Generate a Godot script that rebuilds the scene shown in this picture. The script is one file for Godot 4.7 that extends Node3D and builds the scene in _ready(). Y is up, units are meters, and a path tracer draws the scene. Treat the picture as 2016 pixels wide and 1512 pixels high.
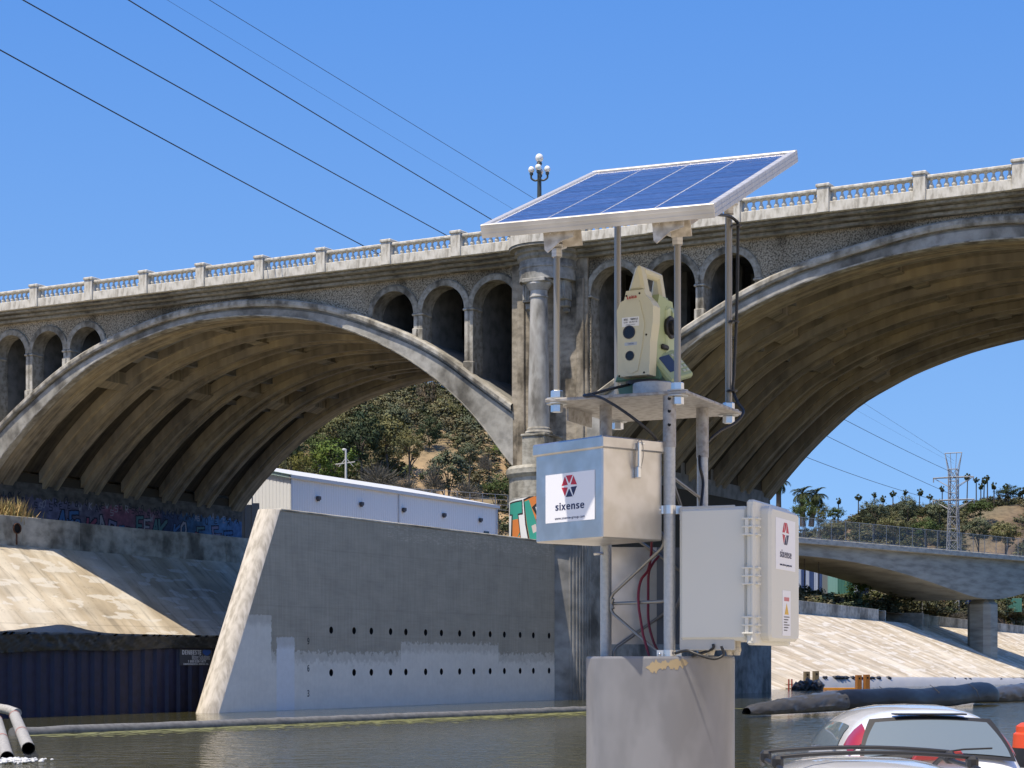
extends Node3D
# A viaduct over a concrete river channel, seen past a solar-powered survey station on a steel post.
# River frame: s along the viaduct (right and nearer), y up, z along the river towards the camera; its origin is the main pier.

const FOC := 3700.0
const EYE := 2.0
const RIVER := Vector3(1.405, 0, -100.0)
const RIVER_TURN := -0.50074
const DECK_W := 26.5

var used := {}
var M := {}
var rng := RandomNumberGenerator.new()


class MB:
	var v := PackedVector3Array()
	var n := PackedVector3Array()
	var uv := PackedVector2Array()
	var c := PackedColorArray()
	var ix := PackedInt32Array()
	var tint := Color(1, 1, 1)
	var tinted := false

	func put(p: Vector3, nn: Vector3, u := Vector2.ZERO) -> int:
		v.append(p)
		n.append(nn)
		uv.append(u)
		c.append(tint)
		return v.size() - 1

	func tri(a: Vector3, b: Vector3, d: Vector3, ua := Vector2.ZERO, ub := Vector2.ZERO, ud := Vector2.ZERO) -> void:
		var nn := (b - a).cross(d - a).normalized()
		var i := put(a, nn, ua)
		put(b, nn, ub)
		put(d, nn, ud)
		ix.append(i)
		ix.append(i + 2)
		ix.append(i + 1)

	func quad(a: Vector3, b: Vector3, d: Vector3, e: Vector3, ua := Vector2.ZERO, ub := Vector2.ZERO, ud := Vector2.ZERO, ue := Vector2.ZERO) -> void:
		var nn := (d - a).cross(e - b).normalized()
		var i := put(a, nn, ua)
		put(b, nn, ub)
		put(d, nn, ud)
		put(e, nn, ue)
		ix.append_array(PackedInt32Array([i, i + 2, i + 1, i, i + 3, i + 2]))

	func box(lo: Vector3, hi: Vector3, bev := 0.0, xf := Transform3D()) -> void:
		var ce := (lo + hi) * 0.5
		var h := (hi - lo) * 0.5
		bev = minf(bev, minf(h.x, minf(h.y, h.z)) * 0.9)
		var ax := [Vector3(1, 0, 0), Vector3(0, 1, 0), Vector3(0, 0, 1)]
		for k in 3:
			for sg in [-1.0, 1.0]:
				var u: Vector3 = ax[(k + 1) % 3]
				var w: Vector3 = ax[(k + 2) % 3]
				var o: Vector3 = ce + ax[k] * (h[k] * sg)
				var a: Vector3 = u * (h[(k + 1) % 3] - bev)
				var b: Vector3 = w * (h[(k + 2) % 3] - bev)
				if sg > 0:
					quad(xf * (o - a - b), xf * (o + a - b), xf * (o + a + b), xf * (o - a + b))
				else:
					quad(xf * (o - a + b), xf * (o + a + b), xf * (o + a - b), xf * (o - a - b))
		if bev <= 0.0:
			return
		for k in 3:
			var i1 := (k + 1) % 3
			var i2 := (k + 2) % 3
			for s1 in [-1.0, 1.0]:
				for s2 in [-1.0, 1.0]:
					var e: Vector3 = ax[k] * (h[k] - bev)
					var p1: Vector3 = ce + ax[i1] * (h[i1] * s1) + ax[i2] * ((h[i2] - bev) * s2)
					var p2: Vector3 = ce + ax[i1] * ((h[i1] - bev) * s1) + ax[i2] * (h[i2] * s2)
					if (p1 + e - (p1 - e)).cross(p2 - p1).dot(p1 - ce) > 0:
						quad(xf * (p1 - e), xf * (p1 + e), xf * (p2 + e), xf * (p2 - e))
					else:
						quad(xf * (p2 - e), xf * (p2 + e), xf * (p1 + e), xf * (p1 - e))
		for sx in [-1.0, 1.0]:
			for sy in [-1.0, 1.0]:
				for sz in [-1.0, 1.0]:
					var px := ce + Vector3(h.x * sx, (h.y - bev) * sy, (h.z - bev) * sz)
					var py := ce + Vector3((h.x - bev) * sx, h.y * sy, (h.z - bev) * sz)
					var pz := ce + Vector3((h.x - bev) * sx, (h.y - bev) * sy, h.z * sz)
					if sx * sy * sz > 0:
						tri(xf * px, xf * py, xf * pz)
					else:
						tri(xf * px, xf * pz, xf * py)

	func boxc(ce: Vector3, size: Vector3, bev := 0.0, b := Basis()) -> void:
		box(-size * 0.5, size * 0.5, bev, Transform3D(b, ce))

	# a tube along points; radii one per point or a single one
	func tube(pts: Array, rad: Variant, sides := 8, caps := true) -> void:
		var m := pts.size()
		var up := Vector3(0, 1, 0)
		var first := -1
		var prev_x := Vector3.ZERO
		for i in m:
			var p: Vector3 = pts[i]
			var d: Vector3 = (pts[mini(i + 1, m - 1)] - pts[maxi(i - 1, 0)]).normalized()
			var x := up.cross(d)
			if prev_x != Vector3.ZERO:
				x = prev_x - d * prev_x.dot(d)
			elif x.length() < 0.05:
				x = Vector3(1, 0, 0) - d * d.x
			x = x.normalized()
			prev_x = x
			var y := d.cross(x)
			var r: float = rad[i] if rad is Array else rad
			for k in sides:
				var a := TAU * k / sides
				var nn := x * cos(a) + y * sin(a)
				var id := put(p + nn * r, nn, Vector2(float(k) / sides, i))
				if first < 0:
					first = id
		for i in m - 1:
			for k in sides:
				var a := first + i * sides + k
				var b := first + i * sides + (k + 1) % sides
				ix.append_array(PackedInt32Array([a, b + sides, b, a, a + sides, b + sides]))
		if caps:
			for e in 2:
				var i: int = 0 if e == 0 else m - 1
				var d: Vector3 = (pts[1] - pts[0]).normalized() * -1.0 if e == 0 else (pts[m - 1] - pts[m - 2]).normalized()
				var ce := put(pts[i], d)
				var base := v.size()
				for k in sides:
					put(v[first + i * sides + k], d)
				for k in sides:
					var a := base + k
					var b := base + (k + 1) % sides
					ix.append_array(PackedInt32Array([ce, a, b]) if e == 0 else PackedInt32Array([ce, b, a]))

	# profile of (radius, height), turned about the y axis of xf, over part of a turn
	func lathe(prof: Array, sides := 24, xf := Transform3D(), a0 := 0.0, a1 := TAU, flat := true) -> void:
		for i in prof.size() - 1:
			var p: Vector2 = prof[i]
			var q: Vector2 = prof[i + 1]
			var t := Vector2(q.y - p.y, p.x - q.x).normalized()
			var base := v.size()
			for k in sides + 1:
				var a := a0 + (a1 - a0) * k / sides
				var di := Vector3(sin(a), 0, cos(a))
				var nn := (xf.basis * (di * t.x + Vector3(0, t.y, 0))).normalized()
				put(xf * (di * p.x + Vector3(0, p.y, 0)), nn, Vector2(float(k) / sides, p.y))
				put(xf * (di * q.x + Vector3(0, q.y, 0)), nn, Vector2(float(k) / sides, q.y))
			for k in sides:
				var a := base + 2 * k
				ix.append_array(PackedInt32Array([a, a + 1, a + 3, a, a + 3, a + 2]))

	# a polygon in the xy plane of xf (counterclockwise seen from +z), from z0 to z1
	func prism(poly: Array, z0: float, z1: float, xf := Transform3D(), bev := 0.0) -> void:
		var pp := PackedVector2Array(poly)
		if Geometry2D.is_polygon_clockwise(pp):
			pp.reverse()
		var inner := pp
		if bev > 0.0:
			var off := Geometry2D.offset_polygon(pp, -bev)
			if off.size() == 1 and off[0].size() == pp.size():
				var o2: PackedVector2Array = off[0]
				if Geometry2D.is_polygon_clockwise(o2):
					o2.reverse()
				var best := 0
				for i in o2.size():
					if o2[i].distance_to(pp[0]) < o2[best].distance_to(pp[0]):
						best = i
				inner = PackedVector2Array()
				for i in o2.size():
					inner.append(o2[(best + i) % o2.size()])
			else:
				bev = 0.0
		var t := Geometry2D.triangulate_polygon(inner)
		for i in range(0, t.size(), 3):
			var a := inner[t[i]]
			var b := inner[t[i + 1]]
			var d := inner[t[i + 2]]
			if (b - a).cross(d - a) < 0:
				var sw := b
				b = d
				d = sw
			tri(xf * Vector3(a.x, a.y, z1), xf * Vector3(b.x, b.y, z1), xf * Vector3(d.x, d.y, z1), a, b, d)
			tri(xf * Vector3(a.x, a.y, z0), xf * Vector3(d.x, d.y, z0), xf * Vector3(b.x, b.y, z0), a, d, b)
		var m := pp.size()
		var sgn := signf(z1 - z0)
		for i in m:
			var a := pp[i]
			var b := pp[(i + 1) % m]
			quad(xf * Vector3(a.x, a.y, z0), xf * Vector3(b.x, b.y, z0), xf * Vector3(b.x, b.y, z1 - bev * sgn), xf * Vector3(a.x, a.y, z1 - bev * sgn))
			if bev > 0.0:
				var a2 := inner[i]
				var b2 := inner[(i + 1) % m]
				quad(xf * Vector3(a.x, a.y, z1 - bev * sgn), xf * Vector3(b.x, b.y, z1 - bev * sgn), xf * Vector3(b2.x, b2.y, z1), xf * Vector3(a2.x, a2.y, z1))

	func ball(ce: Vector3, r: Vector3, rings := 8, sides := 12) -> void:
		var base := v.size()
		for i in rings + 1:
			var la := PI * i / rings
			for k in sides + 1:
				var a := TAU * k / sides
				var di := Vector3(sin(la) * sin(a), cos(la), sin(la) * cos(a))
				put(ce + di * r, (di / r).normalized())
		for i in rings:
			for k in sides:
				var a := base + i * (sides + 1) + k
				ix.append_array(PackedInt32Array([a, a + 1, a + sides + 2, a, a + sides + 2, a + sides + 1]))

	# rows of points joined as a smooth sheet
	func sheet(rows: Array, uvs: Array = [], flip := false) -> void:
		var nr := rows.size()
		var nc: int = rows[0].size()
		var base := v.size()
		for i in nr:
			for j in nc:
				var du: Vector3 = rows[mini(i + 1, nr - 1)][j] - rows[maxi(i - 1, 0)][j]
				var dv: Vector3 = rows[i][mini(j + 1, nc - 1)] - rows[i][maxi(j - 1, 0)]
				var nn := du.cross(dv).normalized() * (-1.0 if flip else 1.0)
				put(rows[i][j], nn, uvs[i][j] if uvs.size() else Vector2.ZERO)
		for i in nr - 1:
			for j in nc - 1:
				var a := base + i * nc + j
				if flip:
					ix.append_array(PackedInt32Array([a, a + nc, a + nc + 1, a, a + nc + 1, a + 1]))
				else:
					ix.append_array(PackedInt32Array([a, a + nc + 1, a + nc, a, a + 1, a + nc + 1]))

	func mesh() -> ArrayMesh:
		for i in range(0, ix.size(), 3):
			var p := v[ix[i]]
			if (v[ix[i + 1]] - p).cross(v[ix[i + 2]] - p).dot(n[ix[i]]) > 0.0:
				var sw := ix[i + 1]
				ix[i + 1] = ix[i + 2]
				ix[i + 2] = sw
		var arr := []
		arr.resize(Mesh.ARRAY_MAX)
		arr[Mesh.ARRAY_VERTEX] = v
		arr[Mesh.ARRAY_NORMAL] = n
		arr[Mesh.ARRAY_TEX_UV] = uv
		if tinted:
			arr[Mesh.ARRAY_COLOR] = c
		arr[Mesh.ARRAY_INDEX] = ix
		var m := ArrayMesh.new()
		m.add_surface_from_arrays(Mesh.PRIMITIVE_TRIANGLES, arr)
		return m


# ------------------------------------------------------------------ naming
func numbered(called: String) -> String:
	if not used.has(called):
		used[called] = 0
		return called
	used[called] += 1
	return "%s_%03d" % [called, used[called]]


func tag(o: Node3D, label: String, category: String, group := "") -> Node3D:
	o.set_meta("label", label)
	o.set_meta("category", category)
	if group:
		o.set_meta("group", group)
	return o


func thing(called: String, label: String, category: String, at := Vector3.ZERO, turn := 0.0, group := "") -> Node3D:
	var o := Node3D.new()
	o.name = numbered(called)
	add_child(o)
	o.position = at
	o.rotation.y = turn
	tag(o, label, category, group)
	return o


func obj(called: String, shape: Variant, m: Material, parent: Node = self, at := Vector3.ZERO) -> MeshInstance3D:
	var o := MeshInstance3D.new()
	o.mesh = shape.mesh() if shape is MB else shape
	o.material_override = m
	if parent == self:
		o.name = numbered(called)
		add_child(o)
	else:
		var k := 0
		var nm := called
		while parent.has_node(NodePath(nm)):
			k += 1
			nm = "%s_%03d" % [called, k]
		o.name = nm
		parent.add_child(o)
	o.position = at
	return o


var part_count := {}
func part(called: String, shape: Variant, m: Material, parent: Node, xf := Transform3D()) -> MeshInstance3D:
	var o := MeshInstance3D.new()
	o.mesh = shape.mesh() if shape is MB else shape
	o.material_override = m
	var key := str(parent.get_instance_id()) + called
	var k: int = part_count.get(key, 0)
	part_count[key] = k + 1
	o.name = called if k == 0 else "%s_%03d" % [called, k]
	parent.add_child(o)
	o.transform = xf
	return o


func structure(called: String, shape: Variant, m: Material) -> MeshInstance3D:
	var o := obj(called, shape, m)
	o.set_meta("kind", "structure")
	return o


func dup(o: Node3D, called: String, at: Vector3, turn: float, label := "", group := "") -> Node3D:
	var r: Node3D = o.duplicate()
	r.name = numbered(called)
	add_child(r)
	r.position = at
	r.rotation.y = turn
	if label:
		r.set_meta("label", label)
	if group:
		r.set_meta("group", group)
	return r


func ordinal(i: int) -> String:
	return ["first", "second", "third", "fourth", "fifth", "sixth", "seventh", "eighth", "ninth", "tenth", "eleventh", "twelfth", "thirteenth", "fourteenth", "fifteenth", "sixteenth", "seventeenth", "eighteenth", "nineteenth", "twentieth"][i]


# ------------------------------------------------------------------ places
func river(s: float, y: float, z: float) -> Vector3:
	return RIVER + Basis(Vector3(0, 1, 0), RIVER_TURN) * Vector3(s, y, z)


func spot(x: float, y: float, d: float) -> Vector3:   # the point at a distance d that the photograph shows at (x, y)
	return Vector3((x - 1008.0) / FOC * d, EYE + (1302.0 - y) / FOC * d, -d)


func height_at(y: float, d: float) -> float:
	return EYE + (1302.0 - y) / FOC * d


# smooth curve through points (x ascending)
func curve(tab: Array, x: float) -> float:
	var m := tab.size()
	if x <= tab[0].x:
		return tab[0].y
	if x >= tab[m - 1].x:
		return tab[m - 1].y
	var i := 0
	while tab[i + 1].x < x:
		i += 1
	var p0: Vector2 = tab[maxi(i - 1, 0)]
	var p1: Vector2 = tab[i]
	var p2: Vector2 = tab[i + 1]
	var p3: Vector2 = tab[mini(i + 2, m - 1)]
	var h := p2.x - p1.x
	var m1 := (p2.y - p0.y) / maxf(p2.x - p0.x, 0.001)
	var m2 := (p3.y - p1.y) / maxf(p3.x - p1.x, 0.001)
	var t := (x - p1.x) / h
	var t2 := t * t
	var t3 := t2 * t
	return p1.y * (2 * t3 - 3 * t2 + 1) + m1 * h * (t3 - 2 * t2 + t) + p2.y * (-2 * t3 + 3 * t2) + m2 * h * (t3 - t2)


# ------------------------------------------------------------------ materials
func lin(r: float, g: float, b: float) -> Color:
	return Color(r, g, b).linear_to_srgb()


func mat(r: float, g: float, b: float, rough := 0.8, metal := 0.0) -> StandardMaterial3D:
	var m := StandardMaterial3D.new()
	m.albedo_color = lin(r, g, b)
	m.roughness = rough
	m.metallic = metal
	return m


func noise_tex(sd: int, freq: float, oct: int, ramp: Array, size := 512, kind := FastNoiseLite.TYPE_SIMPLEX_SMOOTH, stretch := Vector2.ONE) -> NoiseTexture2D:
	var f := FastNoiseLite.new()
	f.seed = sd
	f.noise_type = kind
	f.frequency = freq
	f.fractal_type = FastNoiseLite.FRACTAL_FBM
	f.fractal_octaves = oct
	f.fractal_gain = 0.55
	var t := NoiseTexture2D.new()
	t.width = size
	t.height = size
	t.seamless = true
	t.noise = f
	if ramp.size():
		var g := Gradient.new()
		var offs := PackedFloat32Array()
		var cols := PackedColorArray()
		for r in ramp:
			offs.append(r[0])
			cols.append(Color(r[1], r[2], r[3]))
		g.offsets = offs
		g.colors = cols
		t.color_ramp = g
	return t


func tri_tex(m: StandardMaterial3D, t: Texture2D, scale: Vector3, world := false) -> StandardMaterial3D:
	m.albedo_texture = t
	m.uv1_triplanar = true
	m.uv1_world_triplanar = world
	m.uv1_scale = scale
	m.uv1_triplanar_sharpness = 4.0
	return m


func relief(m: StandardMaterial3D, t: Texture2D, cm: float) -> StandardMaterial3D:
	m.heightmap_enabled = true
	m.heightmap_texture = t
	m.heightmap_scale = cm
	return m


func text_on(parent: Node, called: String, words: String, w: float, h: float, xf: Transform3D, m: Material, bold := false) -> MeshInstance3D:
	var f := SystemFont.new()
	f.font_names = PackedStringArray(["Droid Sans"])
	if bold:
		f.font_weight = 700
	var t := TextMesh.new()
	t.text = words
	t.font = f
	t.font_size = 32
	t.pixel_size = 0.01
	t.depth = 0.02
	t.curve_step = 1.0
	var bb := t.get_aabb()
	var sc := Vector3(w / maxf(bb.size.x, 0.001), h / maxf(bb.size.y, 0.001), 0.05)
	var o := part(called, t, m, parent)
	var mid := bb.position + bb.size * 0.5
	o.transform = xf * Transform3D(Basis.from_scale(sc), -Vector3(mid.x * sc.x, mid.y * sc.y, 0))
	return o


# pictures of what surfaces are made of
func fill_poly(im: Image, poly: Array, col: Color) -> void:
	var pp := PackedVector2Array(poly)
	var x0 := 1e9
	var x1 := -1e9
	var y0 := 1e9
	var y1 := -1e9
	for p in pp:
		x0 = minf(x0, p.x)
		x1 = maxf(x1, p.x)
		y0 = minf(y0, p.y)
		y1 = maxf(y1, p.y)
	for y in range(maxi(int(y0), 0), mini(int(y1) + 1, im.get_height())):
		for x in range(maxi(int(x0), 0), mini(int(x1) + 1, im.get_width())):
			if Geometry2D.is_point_in_polygon(Vector2(x + 0.5, y + 0.5), pp):
				im.set_pixel(x, y, col)


func stroke(im: Image, pts: Array, w: float, col: Color) -> void:
	for i in pts.size() - 1:
		var a: Vector2 = pts[i]
		var b: Vector2 = pts[i + 1]
		var st := maxi(int(a.distance_to(b) / maxf(w * 0.4, 0.7)), 1)
		for k in st + 1:
			var p := a.lerp(b, float(k) / st)
			im.fill_rect(Rect2i(int(p.x - w * 0.5), int(p.y - w * 0.5), maxi(int(w), 1), maxi(int(w), 1)), col)


func tex(im: Image) -> ImageTexture:
	im.generate_mipmaps()
	return ImageTexture.create_from_image(im)


func make_materials() -> void:
	var mottled := noise_tex(3, 0.006, 6, [[0.2, 0.80, 0.80, 0.79], [0.5, 0.93, 0.93, 0.92], [0.8, 1.0, 1.0, 0.99]], 1024)
	var fine := noise_tex(4, 0.08, 4, [], 512)
	var grit := noise_tex(5, 0.035, 4, [[0.26, 0.55, 0.535, 0.51], [0.42, 0.78, 0.765, 0.73], [0.55, 0.93, 0.91, 0.88], [0.75, 1.0, 0.99, 0.97]], 1024)
	var streak := noise_tex(6, 0.008, 6, [[0.2, 0.78, 0.77, 0.75], [0.55, 0.95, 0.95, 0.94], [0.8, 1.0, 1.0, 1.0]], 1024)
	M.fine = fine
	M.mottled = mottled
	# weathered light concrete of the balustrade; grimy concrete of the arches; coarse exposed aggregate of the spandrels
	M.rail = relief(tri_tex(mat(0.66, 0.635, 0.575, 0.85), streak, Vector3(0.35, 0.12, 0.35)), fine, 0.3)
	M.mould = relief(tri_tex(mat(0.36, 0.345, 0.30, 0.9), streak, Vector3(0.3, 0.2, 0.3)), fine, 0.4)
	M.aggregate = relief(tri_tex(mat(0.52, 0.465, 0.37, 0.95), grit, Vector3(0.22, 0.22, 0.22)), grit, 1.5)
	M.ring = relief(tri_tex(mat(0.44, 0.43, 0.405, 0.9), mottled, Vector3(0.16, 0.16, 0.16)), fine, 0.4)
	M.hood = relief(tri_tex(mat(0.52, 0.50, 0.455, 0.9), streak, Vector3(0.2, 0.2, 0.2)), fine, 0.3)
	M.band = relief(tri_tex(mat(0.42, 0.395, 0.34, 0.9), streak, Vector3(0.3, 0.3, 0.3)), fine, 0.3)
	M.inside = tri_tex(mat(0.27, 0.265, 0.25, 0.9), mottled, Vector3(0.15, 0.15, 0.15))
	M.pier = relief(tri_tex(mat(0.43, 0.38, 0.31, 0.9), mottled, Vector3(0.2, 0.35, 0.2)), fine, 0.4)
	M.column = tri_tex(mat(0.58, 0.575, 0.56, 0.8), streak, Vector3(0.1, 0.03, 0.1))
	M.drum = relief(tri_tex(mat(0.45, 0.45, 0.435, 0.85), mottled, Vector3(0.3, 0.3, 0.3)), fine, 0.2)
	M.base = relief(tri_tex(mat(0.46, 0.44, 0.385, 0.9), mottled, Vector3(0.3, 0.5, 0.3)), fine, 0.6)
	M.parapet = relief(tri_tex(mat(0.62, 0.59, 0.52, 0.9), mottled, Vector3(0.12, 0.2, 0.12)), fine, 0.2)
	M.nose = tri_tex(mat(0.64, 0.58, 0.49, 0.85), streak, Vector3(0.5, 0.15, 0.5))
	var stain := noise_tex(41, 0.0045, 6, [[0.18, 0.58, 0.57, 0.55], [0.42, 0.88, 0.875, 0.86], [0.7, 1.0, 1.0, 1.0]], 1024)
	for k in ["mould", "aggregate", "ring", "hood", "band", "pier", "drum", "base", "parapet", "column"]:
		var sm: StandardMaterial3D = M[k]
		sm.detail_enabled = true
		sm.detail_blend_mode = BaseMaterial3D.BLEND_MODE_MUL
		sm.detail_albedo = stain
		sm.detail_uv_layer = BaseMaterial3D.DETAIL_UV_2
		sm.uv2_triplanar = true
		sm.uv2_scale = Vector3(0.045, 0.03, 0.045) if k in ["aggregate", "ring", "parapet", "mould"] else Vector3(0.12, 0.05, 0.12)
	M.hole = mat(0.008, 0.008, 0.008, 0.9)
	M.black = mat(0.012, 0.012, 0.013, 0.5)
	M.rubber = mat(0.015, 0.015, 0.016, 0.45)
	M.white = mat(0.78, 0.78, 0.76, 0.5)
	M.paper = mat(0.80, 0.80, 0.82, 0.45)
	M.ink = mat(0.015, 0.02, 0.075, 0.5)
	M.red = mat(0.50, 0.02, 0.045, 0.5)
	M.rust = mat(0.12, 0.055, 0.03, 0.9)
	# metals of the survey station
	var spangle := noise_tex(9, 0.03, 4, [[0.2, 0.92, 0.925, 0.93], [0.5, 0.97, 0.97, 0.97], [0.8, 1.0, 1.0, 1.0]], 256)
	M.galv = tri_tex(mat(0.50, 0.51, 0.50, 0.5, 0.55), spangle, Vector3(9, 9, 9))
	M.plate = tri_tex(mat(0.40, 0.385, 0.36, 0.55, 0.35), noise_tex(10, 0.03, 5, [[0.25, 0.82, 0.80, 0.78], [0.5, 0.94, 0.935, 0.93], [0.8, 1, 1, 1]], 512), Vector3(2, 2, 2))
	M.rod = mat(0.30, 0.285, 0.255, 0.42, 0.6)
	M.zinc = mat(0.72, 0.73, 0.73, 0.28, 0.9)
	M.alu = tri_tex(mat(0.62, 0.60, 0.575, 0.42, 1.0), noise_tex(11, 0.006, 4, [[0.3, 0.93, 0.925, 0.91], [0.7, 1, 1, 1]], 512), Vector3(2, 2, 2))
	M.alu.roughness = 0.36
	M.frame = tri_tex(mat(0.62, 0.60, 0.56, 0.4, 0.35), noise_tex(12, 0.02, 3, [[0.3, 0.9, 0.9, 0.9], [0.7, 1, 1, 1]], 256), Vector3(1, 12, 1))
	M.bracket = tri_tex(mat(0.60, 0.55, 0.47, 0.5, 0.3), noise_tex(13, 0.02, 4, [[0.3, 0.8, 0.78, 0.75], [0.7, 1, 1, 1]], 256), Vector3(4, 4, 4))
	M.fibreglass = mat(0.64, 0.63, 0.565, 0.42)
	M.post = tri_tex(mat(0.23, 0.23, 0.24, 0.42), noise_tex(14, 0.008, 4, [[0.3, 0.9, 0.9, 0.9], [0.7, 1, 1, 1]], 512), Vector3(1.5, 0.7, 1.5))
	M.cream = mat(0.60, 0.565, 0.39, 0.42)
	M.green = mat(0.36, 0.42, 0.22, 0.42)
	M.darkgreen = mat(0.10, 0.20, 0.13, 0.42)


func intrados_left() -> Array:
	return [Vector2(-39.4, 13.3), Vector2(-38.38, 14.45), Vector2(-37, 15.75), Vector2(-35, 17.4), Vector2(-32.2, 19.25), Vector2(-29.85, 20.38), Vector2(-27.2, 21.22), Vector2(-24, 21.86), Vector2(-21, 22.06), Vector2(-18, 21.92), Vector2(-14.5, 21.35), Vector2(-11.4, 20.34), Vector2(-8.3, 18.8), Vector2(-5.7, 16.98), Vector2(-3.5, 14.9), Vector2(-1.5, 12.4)]


func extrados_left() -> Array:
	return [Vector2(-41, 14.0), Vector2(-39.4, 15.8), Vector2(-38.4, 16.7), Vector2(-36, 18.35), Vector2(-33, 20.1), Vector2(-30, 21.33), Vector2(-27, 22.2), Vector2(-24, 22.75), Vector2(-20, 22.98), Vector2(-17, 22.8), Vector2(-14, 22.3), Vector2(-11.65, 21.6), Vector2(-9.6, 20.78), Vector2(-7.6, 19.9), Vector2(-5.7, 18.82), Vector2(-4, 17.6), Vector2(-1.4, 15.75)]


func intrados_right() -> Array:
	var h := [Vector2(3.0, 12.45), Vector2(4.3, 13.9), Vector2(5.65, 15.3), Vector2(7.2, 16.7), Vector2(9.09, 18.17), Vector2(11.3, 19.3), Vector2(12.9, 19.98), Vector2(15.76, 20.85), Vector2(17.8, 21.27), Vector2(20.1, 21.6), Vector2(23.4, 21.78)]
	return mirrored(h, 23.4)


func extrados_right() -> Array:
	var h := [Vector2(3.0, 15.7), Vector2(5.0, 16.9), Vector2(8.05, 18.74), Vector2(11.4, 20.44), Vector2(13.07, 21.1), Vector2(15.1, 21.72), Vector2(18.8, 22.45), Vector2(21.25, 22.83), Vector2(23.4, 22.92)]
	return mirrored(h, 23.4)


func mirrored(h: Array, ax: float) -> Array:
	var o := h.duplicate()
	for i in range(h.size() - 2, -1, -1):
		o.append(Vector2(2 * ax - h[i].x, h[i].y))
	return o


const SPRING := 21.2
var openings := [Vector2(-37.43, 1.26), Vector2(-34.36, 1.26), Vector2(-31.27, 1.26), Vector2(-9.1, 1.34), Vector2(-5.86, 1.34), Vector2(-2.64, 1.34), Vector2(4.5, 1.37), Vector2(7.7, 1.37), Vector2(10.9, 1.38), Vector2(35.9, 1.38), Vector2(39.1, 1.37), Vector2(42.3, 1.37)]


func extrados(s: float) -> float:
	if s < -40.9:
		return 12.0
	if s <= -1.4:
		return curve(extrados_left(), s)
	if s < 3.0:
		return 12.0
	if s <= 43.8:
		return curve(extrados_right(), s)
	return 12.0


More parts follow.
